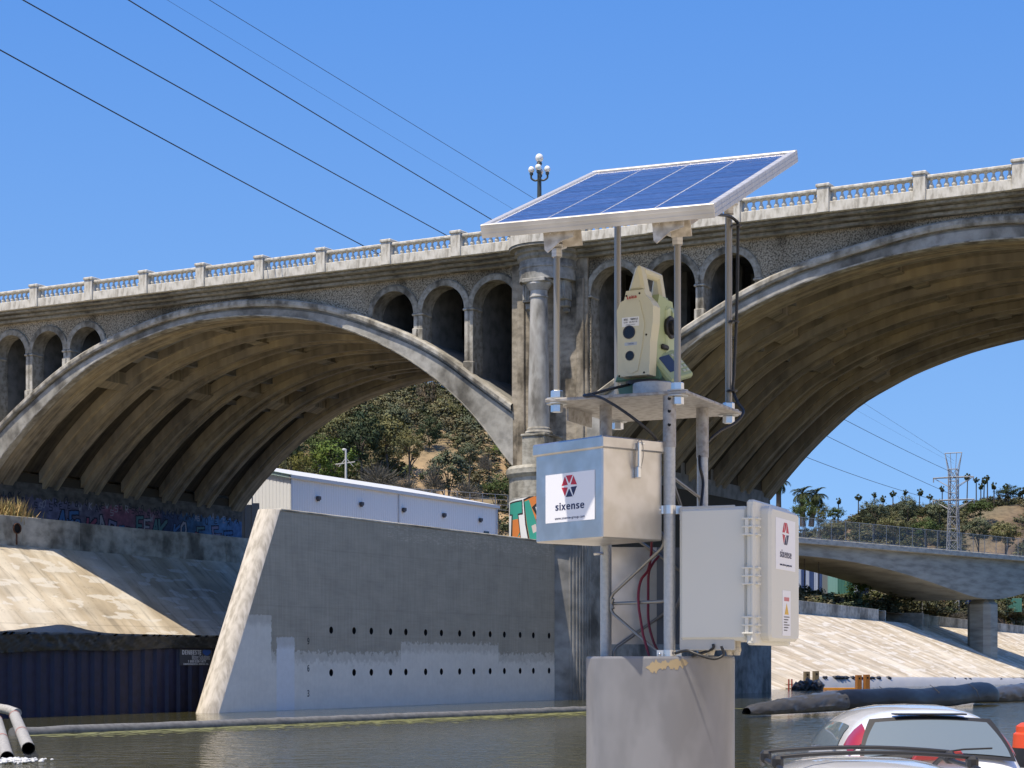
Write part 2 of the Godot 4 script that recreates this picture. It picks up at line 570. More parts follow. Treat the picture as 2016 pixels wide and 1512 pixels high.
func build_viaduct() -> Node3D:
	var b := thing("arch_viaduct", "old grey concrete arch viaduct with balustrade and two huge ribbed arches over the river", "bridge", RIVER, RIVER_TURN)
	var s_lo := -58.0
	var s_hi := 62.0
	# spandrel wall with its round-headed openings
	var w := MB.new()
	var cuts := []
	var s := s_lo
	while s < s_hi:
		cuts.append(s)
		s += 0.5
	cuts.append(s_hi)
	for o in openings:
		for k in 17:
			var x: float = o.x - o.y * cos(PI * k / 16.0)
			cuts.append(x)
	for x in [-40.9, -1.4, 3.0, 43.8]:
		cuts.append(x)
	cuts.sort()
	for i in cuts.size() - 1:
		var a: float = cuts[i]
		var e: float = cuts[i + 1]
		if e - a < 0.0005:
			continue
		var mid := (a + e) * 0.5
		var ya := extrados(a + 0.0002) - 0.15
		var ye := extrados(e - 0.0002) - 0.15
		for o in openings:
			if absf(mid - o.x) < o.y:
				ya = SPRING + sqrt(maxf(o.y * o.y - (a - o.x) * (a - o.x), 0.0))
				ye = SPRING + sqrt(maxf(o.y * o.y - (e - o.x) * (e - o.x), 0.0))
		w.quad(Vector3(a, ya, 0), Vector3(e, ye, 0), Vector3(e, 23.24, 0), Vector3(a, 23.24, 0))
		w.quad(Vector3(e, ye, -1), Vector3(a, ya, -1), Vector3(a, 23.24, -1), Vector3(e, 23.24, -1))
	part("spandrel_wall", w, M.aggregate, b)
	# each opening: reveal, archivolt; pillars between
	for o in openings:
		var c: float = o.x
		var r: float = o.y
		var yl := extrados(c - r) - 0.1
		var yr := extrados(c + r) - 0.1
		var line := [Vector2(c - r, yl)]
		var outer := []
		for k in 21:
			var t := PI * k / 20.0
			line.append(Vector2(c - r * cos(t), SPRING + r * sin(t)))
		line.append(Vector2(c + r, yr))
		var v := MB.new()
		for i in line.size() - 1:
			var p: Vector2 = line[i]
			var q: Vector2 = line[i + 1]
			v.quad(Vector3(p.x, p.y, 0.0), Vector3(p.x, p.y, -1.0), Vector3(q.x, q.y, -1.0), Vector3(q.x, q.y, 0.0))
		part("opening_reveal", v, M.band, b)
		var ar := MB.new()
		var rw := 0.36
		var prev := []
		for k in 25:
			var t := PI * k / 24.0
			var ci := Vector2(c - r * cos(t), SPRING + r * sin(t))
			var co := Vector2(c - (r + rw) * cos(t), SPRING + (r + rw) * sin(t))
			var cm := Vector2(c - (r + rw * 0.86) * cos(t), SPRING + (r + rw * 0.86) * sin(t))
			var now := [Vector3(ci.x, ci.y, 0.0), Vector3(ci.x, ci.y, 0.10), Vector3(cm.x, cm.y, 0.10), Vector3(co.x, co.y, 0.06), Vector3(co.x, co.y, 0.0)]
			if prev.size():
				for j in 4:
					ar.quad(prev[j], now[j], now[j + 1], prev[j + 1])
			prev = now
		part("archivolt", ar, M.band, b)
		for sg in [-1.0, 1.0]:
			var imp := MB.new()
			var x: float = c + sg * r
			imp.box(Vector3(minf(x - sg * 0.08, x + sg * 0.42), SPRING - 0.16, -0.9), Vector3(maxf(x - sg * 0.08, x + sg * 0.42), SPRING - 0.02, 0.16), 0.05)
			part("impost", imp, M.hood, b)
			var yb := extrados(x + sg * 0.25)
			if yb < SPRING - 0.6 and yb > 12.5:
				var pl := MB.new()
				pl.box(Vector3(minf(x, x + sg * 0.36) + 0.003, yb - 0.2, -0.05), Vector3(maxf(x, x + sg * 0.36) - 0.003, SPRING - 0.16, 0.07), 0.02)
				part("pillar_face", pl, M.hood, b)
				var pb := MB.new()
				pb.box(Vector3(minf(x - sg * 0.05, x + sg * 0.38), yb - 0.3, -0.3), Vector3(maxf(x - sg * 0.05, x + sg * 0.38), yb + 0.5, 0.14), 0.03)
				part("pillar_base", pb, M.hood, b)
	# cross walls behind the pillars, with slots between their columns
	var lines := []
	for i in openings.size():
		lines.append(openings[i].x - openings[i].y - 0.28)
		if i in [2, 5, 8, 11]:
			lines.append(openings[i].x + openings[i].y + 0.28)
	for x in lines:
		var y0 := extrados(x) - 0.4
		if y0 < 12.1:
			y0 = 12.0
		var cw := MB.new()
		cw.box(Vector3(x - 0.22, y0, -4.4), Vector3(x + 0.22, 23.1, -1.0))
		for z in [-5.9, -8.2, -12.5, -17.0]:
			cw.box(Vector3(x - 0.2, y0, z), Vector3(x + 0.2, 23.1, z + 0.55), 0.02)
		cw.box(Vector3(x - 0.22, y0, -26.0), Vector3(x + 0.22, y0 + 0.9, -4.4))
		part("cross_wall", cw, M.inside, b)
	# arch rings on the near face
	for side in 2:
		var ti := intrados_left() if side == 0 else intrados_right()
		var te := extrados_left() if side == 0 else extrados_right()
		var a0: float = -39.4 if side == 0 else 3.0
		var a1: float = -1.42 if side == 0 else 43.8
		var n := 72
		var ring := MB.new()
		var hood := MB.new()
		var lip := MB.new()
		var pr := []
		var ph := []
		var plp := []
		for i in n + 1:
			var x := lerpf(a0, a1, float(i) / n)
			var yi := curve(ti, x)
			var ye := curve(te, x)
			var t := ye - yi
			var hb := ye - 0.42
			var now := [Vector3(x, yi + 0.07, -0.2), Vector3(x, yi + 0.07, 0.24), Vector3(x, hb - 0.16, 0.24), Vector3(x, hb - 0.13, 0.12), Vector3(x, hb, 0.10)]
			var nh := [Vector3(x, hb, 0.05), Vector3(x, hb, 0.40), Vector3(x, hb + 0.12, 0.46), Vector3(x, ye - 0.10, 0.46), Vector3(x, ye, 0.36), Vector3(x, ye + 0.04, -0.1)]
			var nl := [Vector3(x, yi, -0.3), Vector3(x, yi, 0.26), Vector3(x, yi + 0.07, 0.28), Vector3(x, yi + 0.09, 0.2)]
			if i > 0:
				for j in 4:
					ring.quad(pr[j], now[j], now[j + 1], pr[j + 1])
				for j in 5:
					hood.quad(ph[j], nh[j], nh[j + 1], ph[j + 1])
				for j in 3:
					lip.quad(plp[j], nl[j], nl[j + 1], plp[j + 1])
			pr = now
			ph = nh
			plp = nl
		part("arch_ring", ring, M.ring, b)
		part("hood_mould", hood, M.hood, b)
		part("arch_lip", lip, M.hood, b)
		build_vault(b, side, ti, te, a0, a1)
	# mouldings and plinth under the balustrade
	for q in [[23.15, 23.36, 0.42], [23.36, 23.55, 0.76], [23.55, 23.72, 1.15]]:
		var c := MB.new()
		c.box(Vector3(s_lo, q[0], -0.4), Vector3(s_hi, q[1] - 0.004, q[2]), 0.04)
		part("cornice_moulding", c, M.mould, b)
	var deck := MB.new()
	deck.box(Vector3(s_lo, 23.1, -26.3), Vector3(s_hi, 24.0, -0.45))
	part("deck_slab", deck, M.inside, b)
	var far := MB.new()
	for i in 110:
		var x := lerpf(s_lo, s_hi, i / 110.0)
		var x2 := lerpf(s_lo, s_hi, (i + 1) / 110.0)
		far.quad(Vector3(x2, extrados(x2) - 0.6, -26.5), Vector3(x, extrados(x) - 0.6, -26.5), Vector3(x, 24.9, -26.5), Vector3(x2, 24.9, -26.5))
		far.quad(Vector3(x, extrados(x) - 0.6, -26.2), Vector3(x2, extrados(x2) - 0.6, -26.2), Vector3(x2, 24.9, -26.2), Vector3(x, 24.9, -26.2))
	part("far_spandrel_wall", far, M.aggregate, b)
	build_balustrade(b, s_lo, s_hi)
	build_pier(b)
	# abutment at the left end
	var ab := MB.new()
	ab.box(Vector3(s_lo, 6.0, -26.4), Vector3(-41.4, 15.0, -0.02))
	part("abutment", ab, M.ring, b)
	var ap := MB.new()
	ap.box(Vector3(-42.6, 11.0, -26.4), Vector3(-40.3, 23.2, 0.2), 0.05)
	part("abutment_pier", ap, M.pier, b)
	var face := MB.new()
	face.quad(Vector3(-39.4, 8.0, 0.2), Vector3(-39.4, 8.0, -26.5), Vector3(-39.4, 13.6, -26.5), Vector3(-39.4, 13.6, 0.2), Vector2(0, 1), Vector2(1, 1), Vector2(1, 0), Vector2(0, 0))
	part("abutment_face", face, M.graffiti, b)
	var fr := MB.new()
	fr.box(Vector3(-41.4, 8.0, -26.4), Vector3(-39.45, 14.2, 0.1))
	part("abutment_front", fr, M.soffit_shaded, b)
	# the next pier, past the right edge of the photograph
	var np := MB.new()
	np.box(Vector3(43.8, -1, -26.4), Vector3(48.0, 23.2, 0.2), 0.05)
	part("next_pier", np, M.pier, b)
	return b


func build_vault(b: Node3D, side: int, ti: Array, te: Array, a0: float, a1: float) -> void:
	var n := 56
	var deep := 1.05
	var shell := []
	var uvs := []
	var top := []
	for i in n + 1:
		var x := lerpf(a0, a1, float(i) / n)
		var yi := curve(ti, x) + deep
		var ye := curve(te, x) - 0.05
		var row := []
		var ru := []
		var rt := []
		for j in 9:
			var z := -DECK_W * j / 8.0 * 0.998 - 0.02
			row.append(Vector3(x, yi, z))
			ru.append(Vector2(float(i) / n, j / 8.0))
			rt.append(Vector3(x, ye, z * 0.99 - 0.05))
		shell.append(row)
		uvs.append(ru)
		top.append(rt)
	var sh := MB.new()
	sh.sheet(shell, uvs, true)
	part("vault_soffit", sh, M.soffit_shaded, b)
	var tp := MB.new()
	tp.sheet(top, uvs)
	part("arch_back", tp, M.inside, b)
	# ribs that hang below the vault, each with a stepped edge
	var ribs := [[-0.3, -2.5], [-4.9, -6.4], [-8.9, -10.4], [-13.0, -14.5], [-17.1, -18.6], [-21.1, -22.6], [-24.9, -26.5]]
	var bays := [[-2.5, -4.9], [-6.4, -8.9], [-10.4, -13.0], [-14.5, -17.1], [-18.6, -21.1], [-22.6, -24.9]]
	for k in ribs.size():
		var z0: float = ribs[k][0]
		var z1: float = ribs[k][1]
		var m := MB.new()
		var sunk := MB.new()
		var prof := []
		if k == 0:
			prof = [Vector2(z0, 1.1), Vector2(z0, 0.0), Vector2(-1.05, 0.0), Vector2(-1.05, 0.10), Vector2(-1.35, 0.10), Vector2(-1.35, 0.0), Vector2(z1 + 0.3, 0.0), Vector2(z1 + 0.3, 0.28), Vector2(z1, 0.28), Vector2(z1, 1.1)]
		elif k == ribs.size() - 1:
			prof = [Vector2(z0, 1.1), Vector2(z0, 0.28), Vector2(z0 - 0.3, 0.28), Vector2(z0 - 0.3, 0.0), Vector2(z1, 0.0), Vector2(z1, 1.2)]
		else:
			prof = [Vector2(z0 + 0.3, 1.1), Vector2(z0 + 0.3, 0.4), Vector2(z0, 0.4), Vector2(z0, 0.0), Vector2(z0 - 0.38, 0.0), Vector2(z0 - 0.38, 0.2), Vector2(z1 + 0.38, 0.2), Vector2(z1 + 0.38, 0.0), Vector2(z1, 0.0), Vector2(z1, 0.4), Vector2(z1 - 0.3, 0.4), Vector2(z1 - 0.3, 1.1)]
		var prev := []
		var pu := []
		for i in n + 1:
			var x := lerpf(a0, a1, float(i) / n)
			var yi := curve(ti, x)
			var now := []
			var nu := []
			for p in prof:
				now.append(Vector3(x, yi + p.y, p.x))
				nu.append(Vector2(float(i) / n, -p.x / DECK_W))
			if i > 0:
				for j in prof.size() - 1:
					var low: bool = prof[j].y == 0.2 and prof[j + 1].y == 0.2
					(sunk if low else m).quad(prev[j], now[j], now[j + 1], prev[j + 1], pu[j], nu[j], nu[j + 1], pu[j + 1])
			prev = now
			pu = nu
		part("arch_rib", m, M.soffit, b)
		if sunk.v.size():
			part("rib_panel", sunk, M.soffit_half_shade, b)
	# cross beams that end the long recessed panels
	var rr := RandomNumberGenerator.new()
	rr.seed = 77 + side
	for k in bays.size():
		for f in [0.2, 0.38, 0.56, 0.76]:
			var t: float = f + rr.randf_range(-0.03, 0.03)
			var x := lerpf(a0, a1, t)
			var w := rr.randf_range(0.25, 0.45)
			var m := MB.new()
			var ua := Vector2(t, -bays[k][0] / DECK_W)
			var ub := Vector2(t, -bays[k][1] / DECK_W)
			var z0: float = bays[k][0] + 0.1
			var z1: float = bays[k][1] - 0.1
			var lo := 0.3
			var pa := Vector3(x - w, curve(ti, x - w), 0)
			var pb := Vector3(x + w, curve(ti, x + w), 0)
			var q := [pa + Vector3(0, 1.12, 0), pa + Vector3(0, lo, 0), pb + Vector3(0, lo, 0), pb + Vector3(0, 1.12, 0)]
			for j in 3:
				var c: Vector3 = q[j]
				var e: Vector3 = q[j + 1]
				m.quad(c + Vector3(0, 0, z0), c + Vector3(0, 0, z1), e + Vector3(0, 0, z1), e + Vector3(0, 0, z0), ua, ub, ub, ua)
			part("cross_beam", m, M.soffit, b)


func build_balustrade(b: Node3D, s_lo: float, s_hi: float) -> void:
	var peds := [-34.24, -29.86, -25.67, -21.45, -17.24, -13.0, -8.69, -4.26, 11.75, 16.33, 21.08, 25.73, 30.4, 35.1]
	peds.push_front(-38.6)
	peds.push_front(-42.9)
	peds.push_front(7.3)
	peds.append_array([39.8, 44.4, 49.0, 53.6, 58.2, -47.2, -51.5, -55.8])
	peds.sort()
	var bm := MB.new()
	bm.lathe([Vector2(0.0, 0.0), Vector2(0.12, 0.0), Vector2(0.12, 0.035), Vector2(0.085, 0.05), Vector2(0.105, 0.075), Vector2(0.135, 0.14), Vector2(0.12, 0.21), Vector2(0.075, 0.30), Vector2(0.055, 0.38), Vector2(0.062, 0.44), Vector2(0.095, 0.46), Vector2(0.105, 0.52), Vector2(0.0, 0.52)], 10)
	var baluster := bm.mesh()
	var pm := MB.new()
	pm.box(Vector3(-0.30, 23.72, 0.2), Vector3(0.30, 24.94, 0.94), 0.02)
	pm.box(Vector3(-0.36, 24.94, 0.15), Vector3(0.36, 25.11, 1.0), 0.04)
	var pedestal := pm.mesh()
	var zc := 1.14
	var ends := [-1.05, 2.75]
	for i in peds.size():
		part("pedestal", pedestal, M.rail, b, Transform3D(Basis(), Vector3(peds[i], 0, 0.55)))
	for i in peds.size() - 1:
		var a: float = peds[i] + 0.3
		var e: float = peds[i + 1] - 0.3
		var runs := [[a, e]]
		if peds[i] < 0 and peds[i + 1] > 0:
			runs = [[a, -0.95], [2.65, e]]
		for r in runs:
			var pl := MB.new()
			pl.box(Vector3(r[0], 23.72, zc - 0.5), Vector3(r[1], 24.23, 1.40), 0.02)
			part("plinth", pl, M.rail, b)
			var tr := MB.new()
			tr.box(Vector3(r[0], 24.75, zc - 0.22), Vector3(r[1], 24.91, zc + 0.26), 0.04)
			part("top_rail", tr, M.rail, b)
			var nb := maxi(int(round((r[1] - r[0]) / 0.38)), 2)
			for k in nb:
				var x: float = lerpf(r[0], r[1], (k + 0.5) / nb)
				part("baluster", baluster, M.rail, b, Transform3D(Basis(), Vector3(x, 24.23, zc)))


func build_pier(b: Node3D) -> void:
	var sc := 0.85
	var core := MB.new()
	core.box(Vector3(-1.42, 8.15, -26.4), Vector3(3.02, 23.2, -0.35), 0.05)
	part("pier_core", core, M.soffit_shaded, b)
	var f := MB.new()
	f.box(Vector3(-1.5, 11.9, -0.36), Vector3(3.02, 23.2, 0.22), 0.03)
	part("pier_face", f, M.pier, b)
	for x in [-1.1, 2.42]:
		var st := MB.new()
		st.box(Vector3(x, 12.0, 0.2), Vector3(x + 0.42, 22.1, 0.36), 0.03)
		part("pilaster", st, M.pier, b)
	var axis := Transform3D(Basis(), Vector3(sc, 0, 0.45))
	# round bay of the parapet over the column
	var p := MB.new()
	p.lathe([Vector2(2.12, 23.72), Vector2(2.12, 24.23), Vector2(2.03, 24.25), Vector2(2.03, 24.72), Vector2(2.13, 24.75), Vector2(2.13, 24.91), Vector2(0.0, 24.93)], 28, axis)
	part("round_parapet", p, M.rail, b)
	var k := MB.new()
	k.lathe([Vector2(1.55, 23.0), Vector2(1.66, 23.12), Vector2(1.66, 23.28), Vector2(1.80, 23.36), Vector2(1.80, 23.52), Vector2(2.08, 23.58), Vector2(2.08, 23.715), Vector2(0.5, 23.716)], 28, axis)
	part("corbel", k, M.mould, b)
	var d := MB.new()
	d.lathe([Vector2(0.2, 21.95), Vector2(1.55, 21.95), Vector2(1.55, 22.55), Vector2(1.59, 22.58), Vector2(1.59, 22.70), Vector2(1.55, 22.73), Vector2(1.55, 23.1)], 28, axis)
	part("drum", d, M.drum, b)
	for x in [-1.02, 1.02]:
		var c := MB.new()
		c.box(Vector3(sc + x - 0.24, 20.95, 0.2), Vector3(sc + x + 0.24, 21.95, 1.05), 0.03)
		c.box(Vector3(sc + x - 0.2, 20.6, 0.2), Vector3(sc + x + 0.2, 20.95, 0.8), 0.05)
		c.box(Vector3(sc + x - 0.12, 20.35, 0.2), Vector3(sc + x + 0.12, 20.6, 0.55), 0.04)
		for g in 3:
			c.box(Vector3(sc + x - 0.19 + g * 0.14, 21.05, 1.04), Vector3(sc + x - 0.09 + g * 0.14, 21.8, 1.09), 0.01)
		part("console", c, M.drum, b)
	var ca := Transform3D(Basis(), Vector3(sc, 0, 1.55))
	var ab := MB.new()
	ab.box(Vector3(sc - 0.68, 21.74, 0.88), Vector3(sc + 0.68, 21.95, 2.22), 0.03)
	part("abacus", ab, M.drum, b)
	var cp := MB.new()
	cp.lathe([Vector2(0.46, 20.95), Vector2(0.50, 21.0), Vector2(0.50, 21.06), Vector2(0.455, 21.1), Vector2(0.455, 21.35), Vector2(0.49, 21.38), Vector2(0.52, 21.45), Vector2(0.66, 21.66), Vector2(0.66, 21.74)], 28, ca)
	part("capital", cp, M.column, b)
	var sh := MB.new()
	var prof := []
	for i in 13:
		var t := i / 12.0
		prof.append(Vector2(lerpf(0.565, 0.45, t * t * 0.5 + t * 0.5), lerpf(14.2, 20.96, t)))
	sh.lathe(prof, 36, ca)
	part("column_shaft", sh, M.column, b)
	var cb := MB.new()
	cb.lathe([Vector2(0.0, 13.85), Vector2(0.70, 13.85), Vector2(0.74, 13.93), Vector2(0.70, 14.02), Vector2(0.62, 14.04), Vector2(0.63, 14.13), Vector2(0.60, 14.2), Vector2(0.565, 14.21)], 28, ca)
	part("column_base", cb, M.hood, b)
	var pe := MB.new()
	pe.box(Vector3(sc - 0.66, 12.2, 0.2), Vector3(sc + 0.66, 13.72, 2.2), 0.03)
	pe.box(Vector3(sc - 0.72, 13.72, 0.2), Vector3(sc + 0.72, 13.85, 2.26), 0.03)
	part("column_pedestal", pe, M.base, b)
	var ax2 := Transform3D(Basis(), Vector3(sc, 0, 0.35))
	var dr := MB.new()
	dr.lathe([Vector2(2.14, 10.55), Vector2(2.14, 11.6), Vector2(2.22, 11.68), Vector2(2.30, 11.8), Vector2(2.30, 12.05), Vector2(2.16, 12.22), Vector2(0.0, 12.3)], 36, ax2)
	part("round_base", dr, M.base, b)
	var gf := MB.new()
	gf.lathe([Vector2(2.14, 8.1), Vector2(2.14, 10.55)], 36, ax2, -1.75, 0.45)
	for i in gf.uv.size():
		gf.uv[i].y = 1.0 - (gf.uv[i].y - 8.1) / 2.45
	part("painted_base", gf, M.tag, b)
	var gb := MB.new()
	gb.lathe([Vector2(2.14, 8.1), Vector2(2.14, 10.55)], 28, ax2, 0.45, TAU - 1.75)
	part("round_base_side", gb, M.base, b)
	var ft := MB.new()
	ft.box(Vector3(-1.6, -1.0, -26.4), Vector3(3.1, 8.15, 0.0), 0.03)
	part("pier_footing", ft, M.ring, b)
	var no := MB.new()
	no.lathe([Vector2(2.3, -1.0), Vector2(2.3, 8.14), Vector2(0.0, 8.145)], 32, Transform3D(Basis(), Vector3(0.78, 0, -0.05)), -PI / 2, PI / 2)
	part("pier_nose", no, M.ring, b)
	for g in 7:
		var a := 0.9 + g * 0.09
		var rr := MB.new()
		var pos := Vector3(0.78 + 2.3 * sin(a), 0, -0.05 + 2.3 * cos(a))
		rr.box(Vector3(-0.05, -1, -0.02), Vector3(0.05, 8.1, 0.03), 0.01, Transform3D(Basis(Vector3(0, 1, 0), a), pos))
		part("form_line", rr, M.ring, b)


# ------------------------------------------------------------------ pictures for stained, painted and written surfaces
func make_pictures() -> void:
	var fn := FastNoiseLite.new()
	fn.seed = 21
	fn.frequency = 1.0
	fn.fractal_octaves = 3
	# vault soffit: u along the arch, v across the bridge; brown cement, lime streaks, darker patches at random
	var w := 1024
	var h := 512
	var im := Image.create(w, h, false, Image.FORMAT_RGB8)
	for y in h:
		for x in w:
			var a := fn.get_noise_2d(x * 0.008, y * 0.16)
			var b := fn.get_noise_2d(x * 0.05 + 300, y * 0.05)
			var g := fn.get_noise_2d(x * 0.006 + 90, y * 0.03 + 40)
			var t := clampf(0.82 + 0.45 * a + 0.22 * b + 0.4 * g, 0.25, 1.3)
			var warm := clampf(0.5 + 0.8 * g, 0.0, 1.0)
			var c := Color(0.37, 0.325, 0.25).lerp(Color(0.35, 0.285, 0.175), warm) * t
			im.set_pixel(x, y, c.linear_to_srgb())
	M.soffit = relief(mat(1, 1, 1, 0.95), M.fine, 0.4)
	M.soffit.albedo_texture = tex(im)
	M.soffit_half_shade = mat(0.62, 0.60, 0.59, 0.95)  # rib centre strips: same soffit, with the shade of the sunk strip in its colour
	M.soffit_half_shade.albedo_texture = M.soffit.albedo_texture
	M.soffit_shaded = mat(0.22, 0.215, 0.21, 0.95)  # recesses behind the ribs: same soffit, shade and some soot put into its colour
	M.soffit_shaded.albedo_texture = M.soffit.albedo_texture
	# river wall: concrete, with the grey paint that covers scrawls, in ragged patches
	w = 1024
	h = 272
	im = Image.create(w, h, false, Image.FORMAT_RGB8)
	for y in h:
		for x in w:
			var z := 31.1 * (1.0 - float(x) / w)
			var yy := 8.19 * (1.0 - float(y) / h)
			var rag := fn.get_noise_2d(x * 0.09, y * 0.09) * 0.22 + fn.get_noise_2d(x * 0.35, y * 0.3) * 0.12
			var top := 2.38 + rag
			if z > 26.7 + rag * 0.3:
				top = 3.87 + rag * 0.2
			elif z > 25.1 + rag * 0.3 and z < 26.35 + rag * 0.3:
				top = 3.0 + rag * 0.15
			elif z > 7.9 and z < 16.9:
				top = 2.84 + rag * 0.7
			elif z < 2.0:
				top = 2.2 + rag
			var form := fn.get_noise_2d(x * 0.02, y * 0.35 + 80) * 0.08
			var vert := fn.get_noise_2d(x * 0.22, y * 0.01 + 200) * 0.12
			var blot := fn.get_noise_2d(x * 0.015 + 50, y * 0.03 + 17) * 0.12
			var k := 0.98 + form + vert + blot
			if absf(fposmod(yy, 1.22) - 0.6) < 0.02:
				k *= 0.94
			var c := Color(0.43, 0.385, 0.30) * k
			if yy < top:
				var thin := clampf((top - yy) / 0.5, 0.55, 1.0)
				var pc := Color(0.82, 0.765, 0.655) * (1.0 + blot * 0.5 + vert * 0.25)
				if z > 25.1 and z < 26.35:
					pc = Color(0.80, 0.79, 0.76)
				c = c.lerp(pc, thin + rag * 0.4)
			if yy > 7.4 and fn.get_noise_2d(x * 0.05, y * 0.5 + 500) > 0.28 and z < 18:
				c = c * 1.25
			im.set_pixel(x, y, c.linear_to_srgb())
	M.wallface = relief(mat(1, 1, 1, 0.9), M.fine, 0.2)
	M.wallface.albedo_texture = tex(im)
	# concrete slopes: pale cement panels with washed streaks down the slope; u along the river, v downhill
	for k in 2:
		w = 1024
		h = 256
		im = Image.create(w, h, false, Image.FORMAT_RGB8)
		for y in h:
			for x in w:
				var sk := x + (y * 0.35 if k == 0 else -y * 0.5)
				var a := fn.get_noise_2d(sk * 0.022, y * 0.004 + k * 70)
				var b := fn.get_noise_2d(sk * 0.085, y * 0.012 + 40 + k * 70)
				var g := fn.get_noise_2d(x * 0.012 + 700, y * 0.03 + k * 70)
				var t := clampf(0.9 + 0.16 * a + 0.10 * b + 0.2 * g, 0.6, 1.2)
				var c := Color(0.60, 0.515, 0.385).lerp(Color(0.72, 0.665, 0.56), clampf(0.5 + 1.3 * a, 0, 1)) * t
				if fn.get_noise_2d(sk * 0.014 + 900, y * 0.05 + k * 33) > 0.3:
					c = c.lerp(Color(0.76, 0.74, 0.69), 0.7)
				c = c * lerpf(1.0, 0.8, smoothstep(0.3, 0.5, -b))
				c = c * (Color(0.84, 0.82, 0.78) if k == 0 else Color(0.90, 0.87, 0.82))
				if x % 128 == 0 or y % 128 == 0:
					c = c * 0.72
				if absf(fn.get_noise_2d(x * 0.03 + 60, y * 0.06 + 900 + k * 20)) < 0.012:
					c = c * 0.75
				im.set_pixel(x, y, c.linear_to_srgb())
		var m := mat(1, 1, 1, 0.9)
		m.albedo_texture = tex(im)
		M["slope%d" % k] = m
	# spray-painted abutment
	var r := RandomNumberGenerator.new()
	r.seed = 5
	w = 1024
	h = 200
	im = Image.create(w, h, false, Image.FORMAT_RGB8)
	for y in h:
		for x in w:
			var t := 0.75 + 0.5 * fn.get_noise_2d(x * 0.03, y * 0.05 + 400)
			im.set_pixel(x, y, (Color(0.15, 0.135, 0.11) * t).linear_to_srgb())
	var fields := [[0.0, Color(0.20, 0.19, 0.20)], [0.1, Color(0.11, 0.10, 0.13)], [0.22, Color(0.17, 0.16, 0.24)], [0.36, Color(0.14, 0.13, 0.18)], [0.46, Color(0.24, 0.10, 0.14)], [0.60, Color(0.20, 0.11, 0.14)], [0.68, Color(0.05, 0.07, 0.14)], [0.78, Color(0.05, 0.12, 0.22)], [0.88, Color(0.10, 0.22, 0.40)], [1.0, Color(0.09, 0.18, 0.34)]]
	for x in w:
		var u := float(x) / w
		var i := 0
		while i < fields.size() - 2 and fields[i + 1][0] < u:
			i += 1
		var fc: Color = fields[i][1].lerp(fields[i + 1][1], smoothstep(0.3, 0.7, (u - fields[i][0]) / (fields[i + 1][0] - fields[i][0])))
		for y in range(22, 140):
			var nz := fn.get_noise_2d(x * 0.04, y * 0.05 + 640)
			if y > 34 + 14 * fn.get_noise_1d(x * 0.06):
				im.set_pixel(x, y, (fc * (0.95 + 0.5 * nz)).linear_to_srgb())
	var glyphs := [
		[Vector2(0, 1), Vector2(0.4, 0), Vector2(0.8, 1), Vector2(0.6, 0.6), Vector2(0.2, 0.6)],
		[Vector2(0.8, 0.1), Vector2(0.1, 0.05), Vector2(0.05, 0.5), Vector2(0.75, 0.5), Vector2(0.7, 0.95), Vector2(0, 0.95)],
		[Vector2(0, 1), Vector2(0, 0), Vector2(0.7, 0.1), Vector2(0.6, 0.5), Vector2(0, 0.5), Vector2(0.8, 1)],
		[Vector2(0.1, 0), Vector2(0, 1), Vector2(0.05, 0.5), Vector2(0.8, 0), Vector2(0.05, 0.5), Vector2(0.8, 1)],
		[Vector2(0.4, 0), Vector2(0.05, 0.3), Vector2(0.1, 0.9), Vector2(0.6, 1), Vector2(0.85, 0.5), Vector2(0.7, 0.05), Vector2(0.4, 0)],
		[Vector2(0, 0), Vector2(0.2, 1), Vector2(0.45, 0.4), Vector2(0.65, 1), Vector2(0.9, 0)],
		[Vector2(0.8, 0), Vector2(0, 0.05), Vector2(0.05, 0.5), Vector2(0.6, 0.5), Vector2(0.05, 0.5), Vector2(0, 1), Vector2(0.8, 0.95)]]
	var inks := [Color(0.02, 0.02, 0.03), Color(0.34, 0.33, 0.36), Color(0.30, 0.08, 0.12), Color(0.07, 0.17, 0.36), Color(0.22, 0.21, 0.32), Color(0.10, 0.20, 0.20)]
	for rank in 3:
		var px := 4.0
		while px < w - 20:
			var gh: float = [44.0, 30.0, 15.0][rank] * r.randf_range(0.75, 1.2)
			var gw := gh * r.randf_range(0.65, 1.0)
			var y0: float = [66.0, 88.0, 34.0][rank] + r.randf_range(-12, 10)
			var gl: Array = glyphs[r.randi() % glyphs.size()]
			var sk := r.randf_range(-0.2, 0.25)
			var pts := []
			for g in gl:
				pts.append(Vector2(px + g.x * gw - (g.y - 1.0) * sk * gh, y0 + g.y * gh))
			if r.randf() < 0.78:
				if rank < 2:
					stroke(im, pts, gh * 0.30, inks[0].linear_to_srgb())
					var ic: Color = inks[r.randi_range(1, 5)]
					stroke(im, pts, gh * 0.17, ic.linear_to_srgb())
				else:
					stroke(im, pts, 2.0, inks[0 if r.randf() < 0.7 else 1].linear_to_srgb())
			px += gw * r.randf_range(0.9, 1.25)
	M.graffiti = mat(1, 1, 1, 0.85)
	M.graffiti.albedo_texture = tex(im)
	# painted letters round the pier base: teal and orange with white and black outlines
	w = 512
	h = 256
	im = Image.create(w, h, false, Image.FORMAT_RGB8)
	for y in h:
		for x in w:
			var t := 0.85 + 0.4 * fn.get_noise_2d(x * 0.03, y * 0.03 + 800)
			im.set_pixel(x, y, (Color(0.36, 0.345, 0.30) * t).linear_to_srgb())
	var white := lin(0.75, 0.75, 0.72)
	var blk := lin(0.015, 0.015, 0.015)
	var teal := lin(0.03, 0.30, 0.22)
	var orange := lin(0.62, 0.19, 0.035)
	fill_poly(im, [Vector2(175, 20), Vector2(330, 8), Vector2(480, -4), Vector2(512, 10), Vector2(512, 256), Vector2(160, 256)], white)
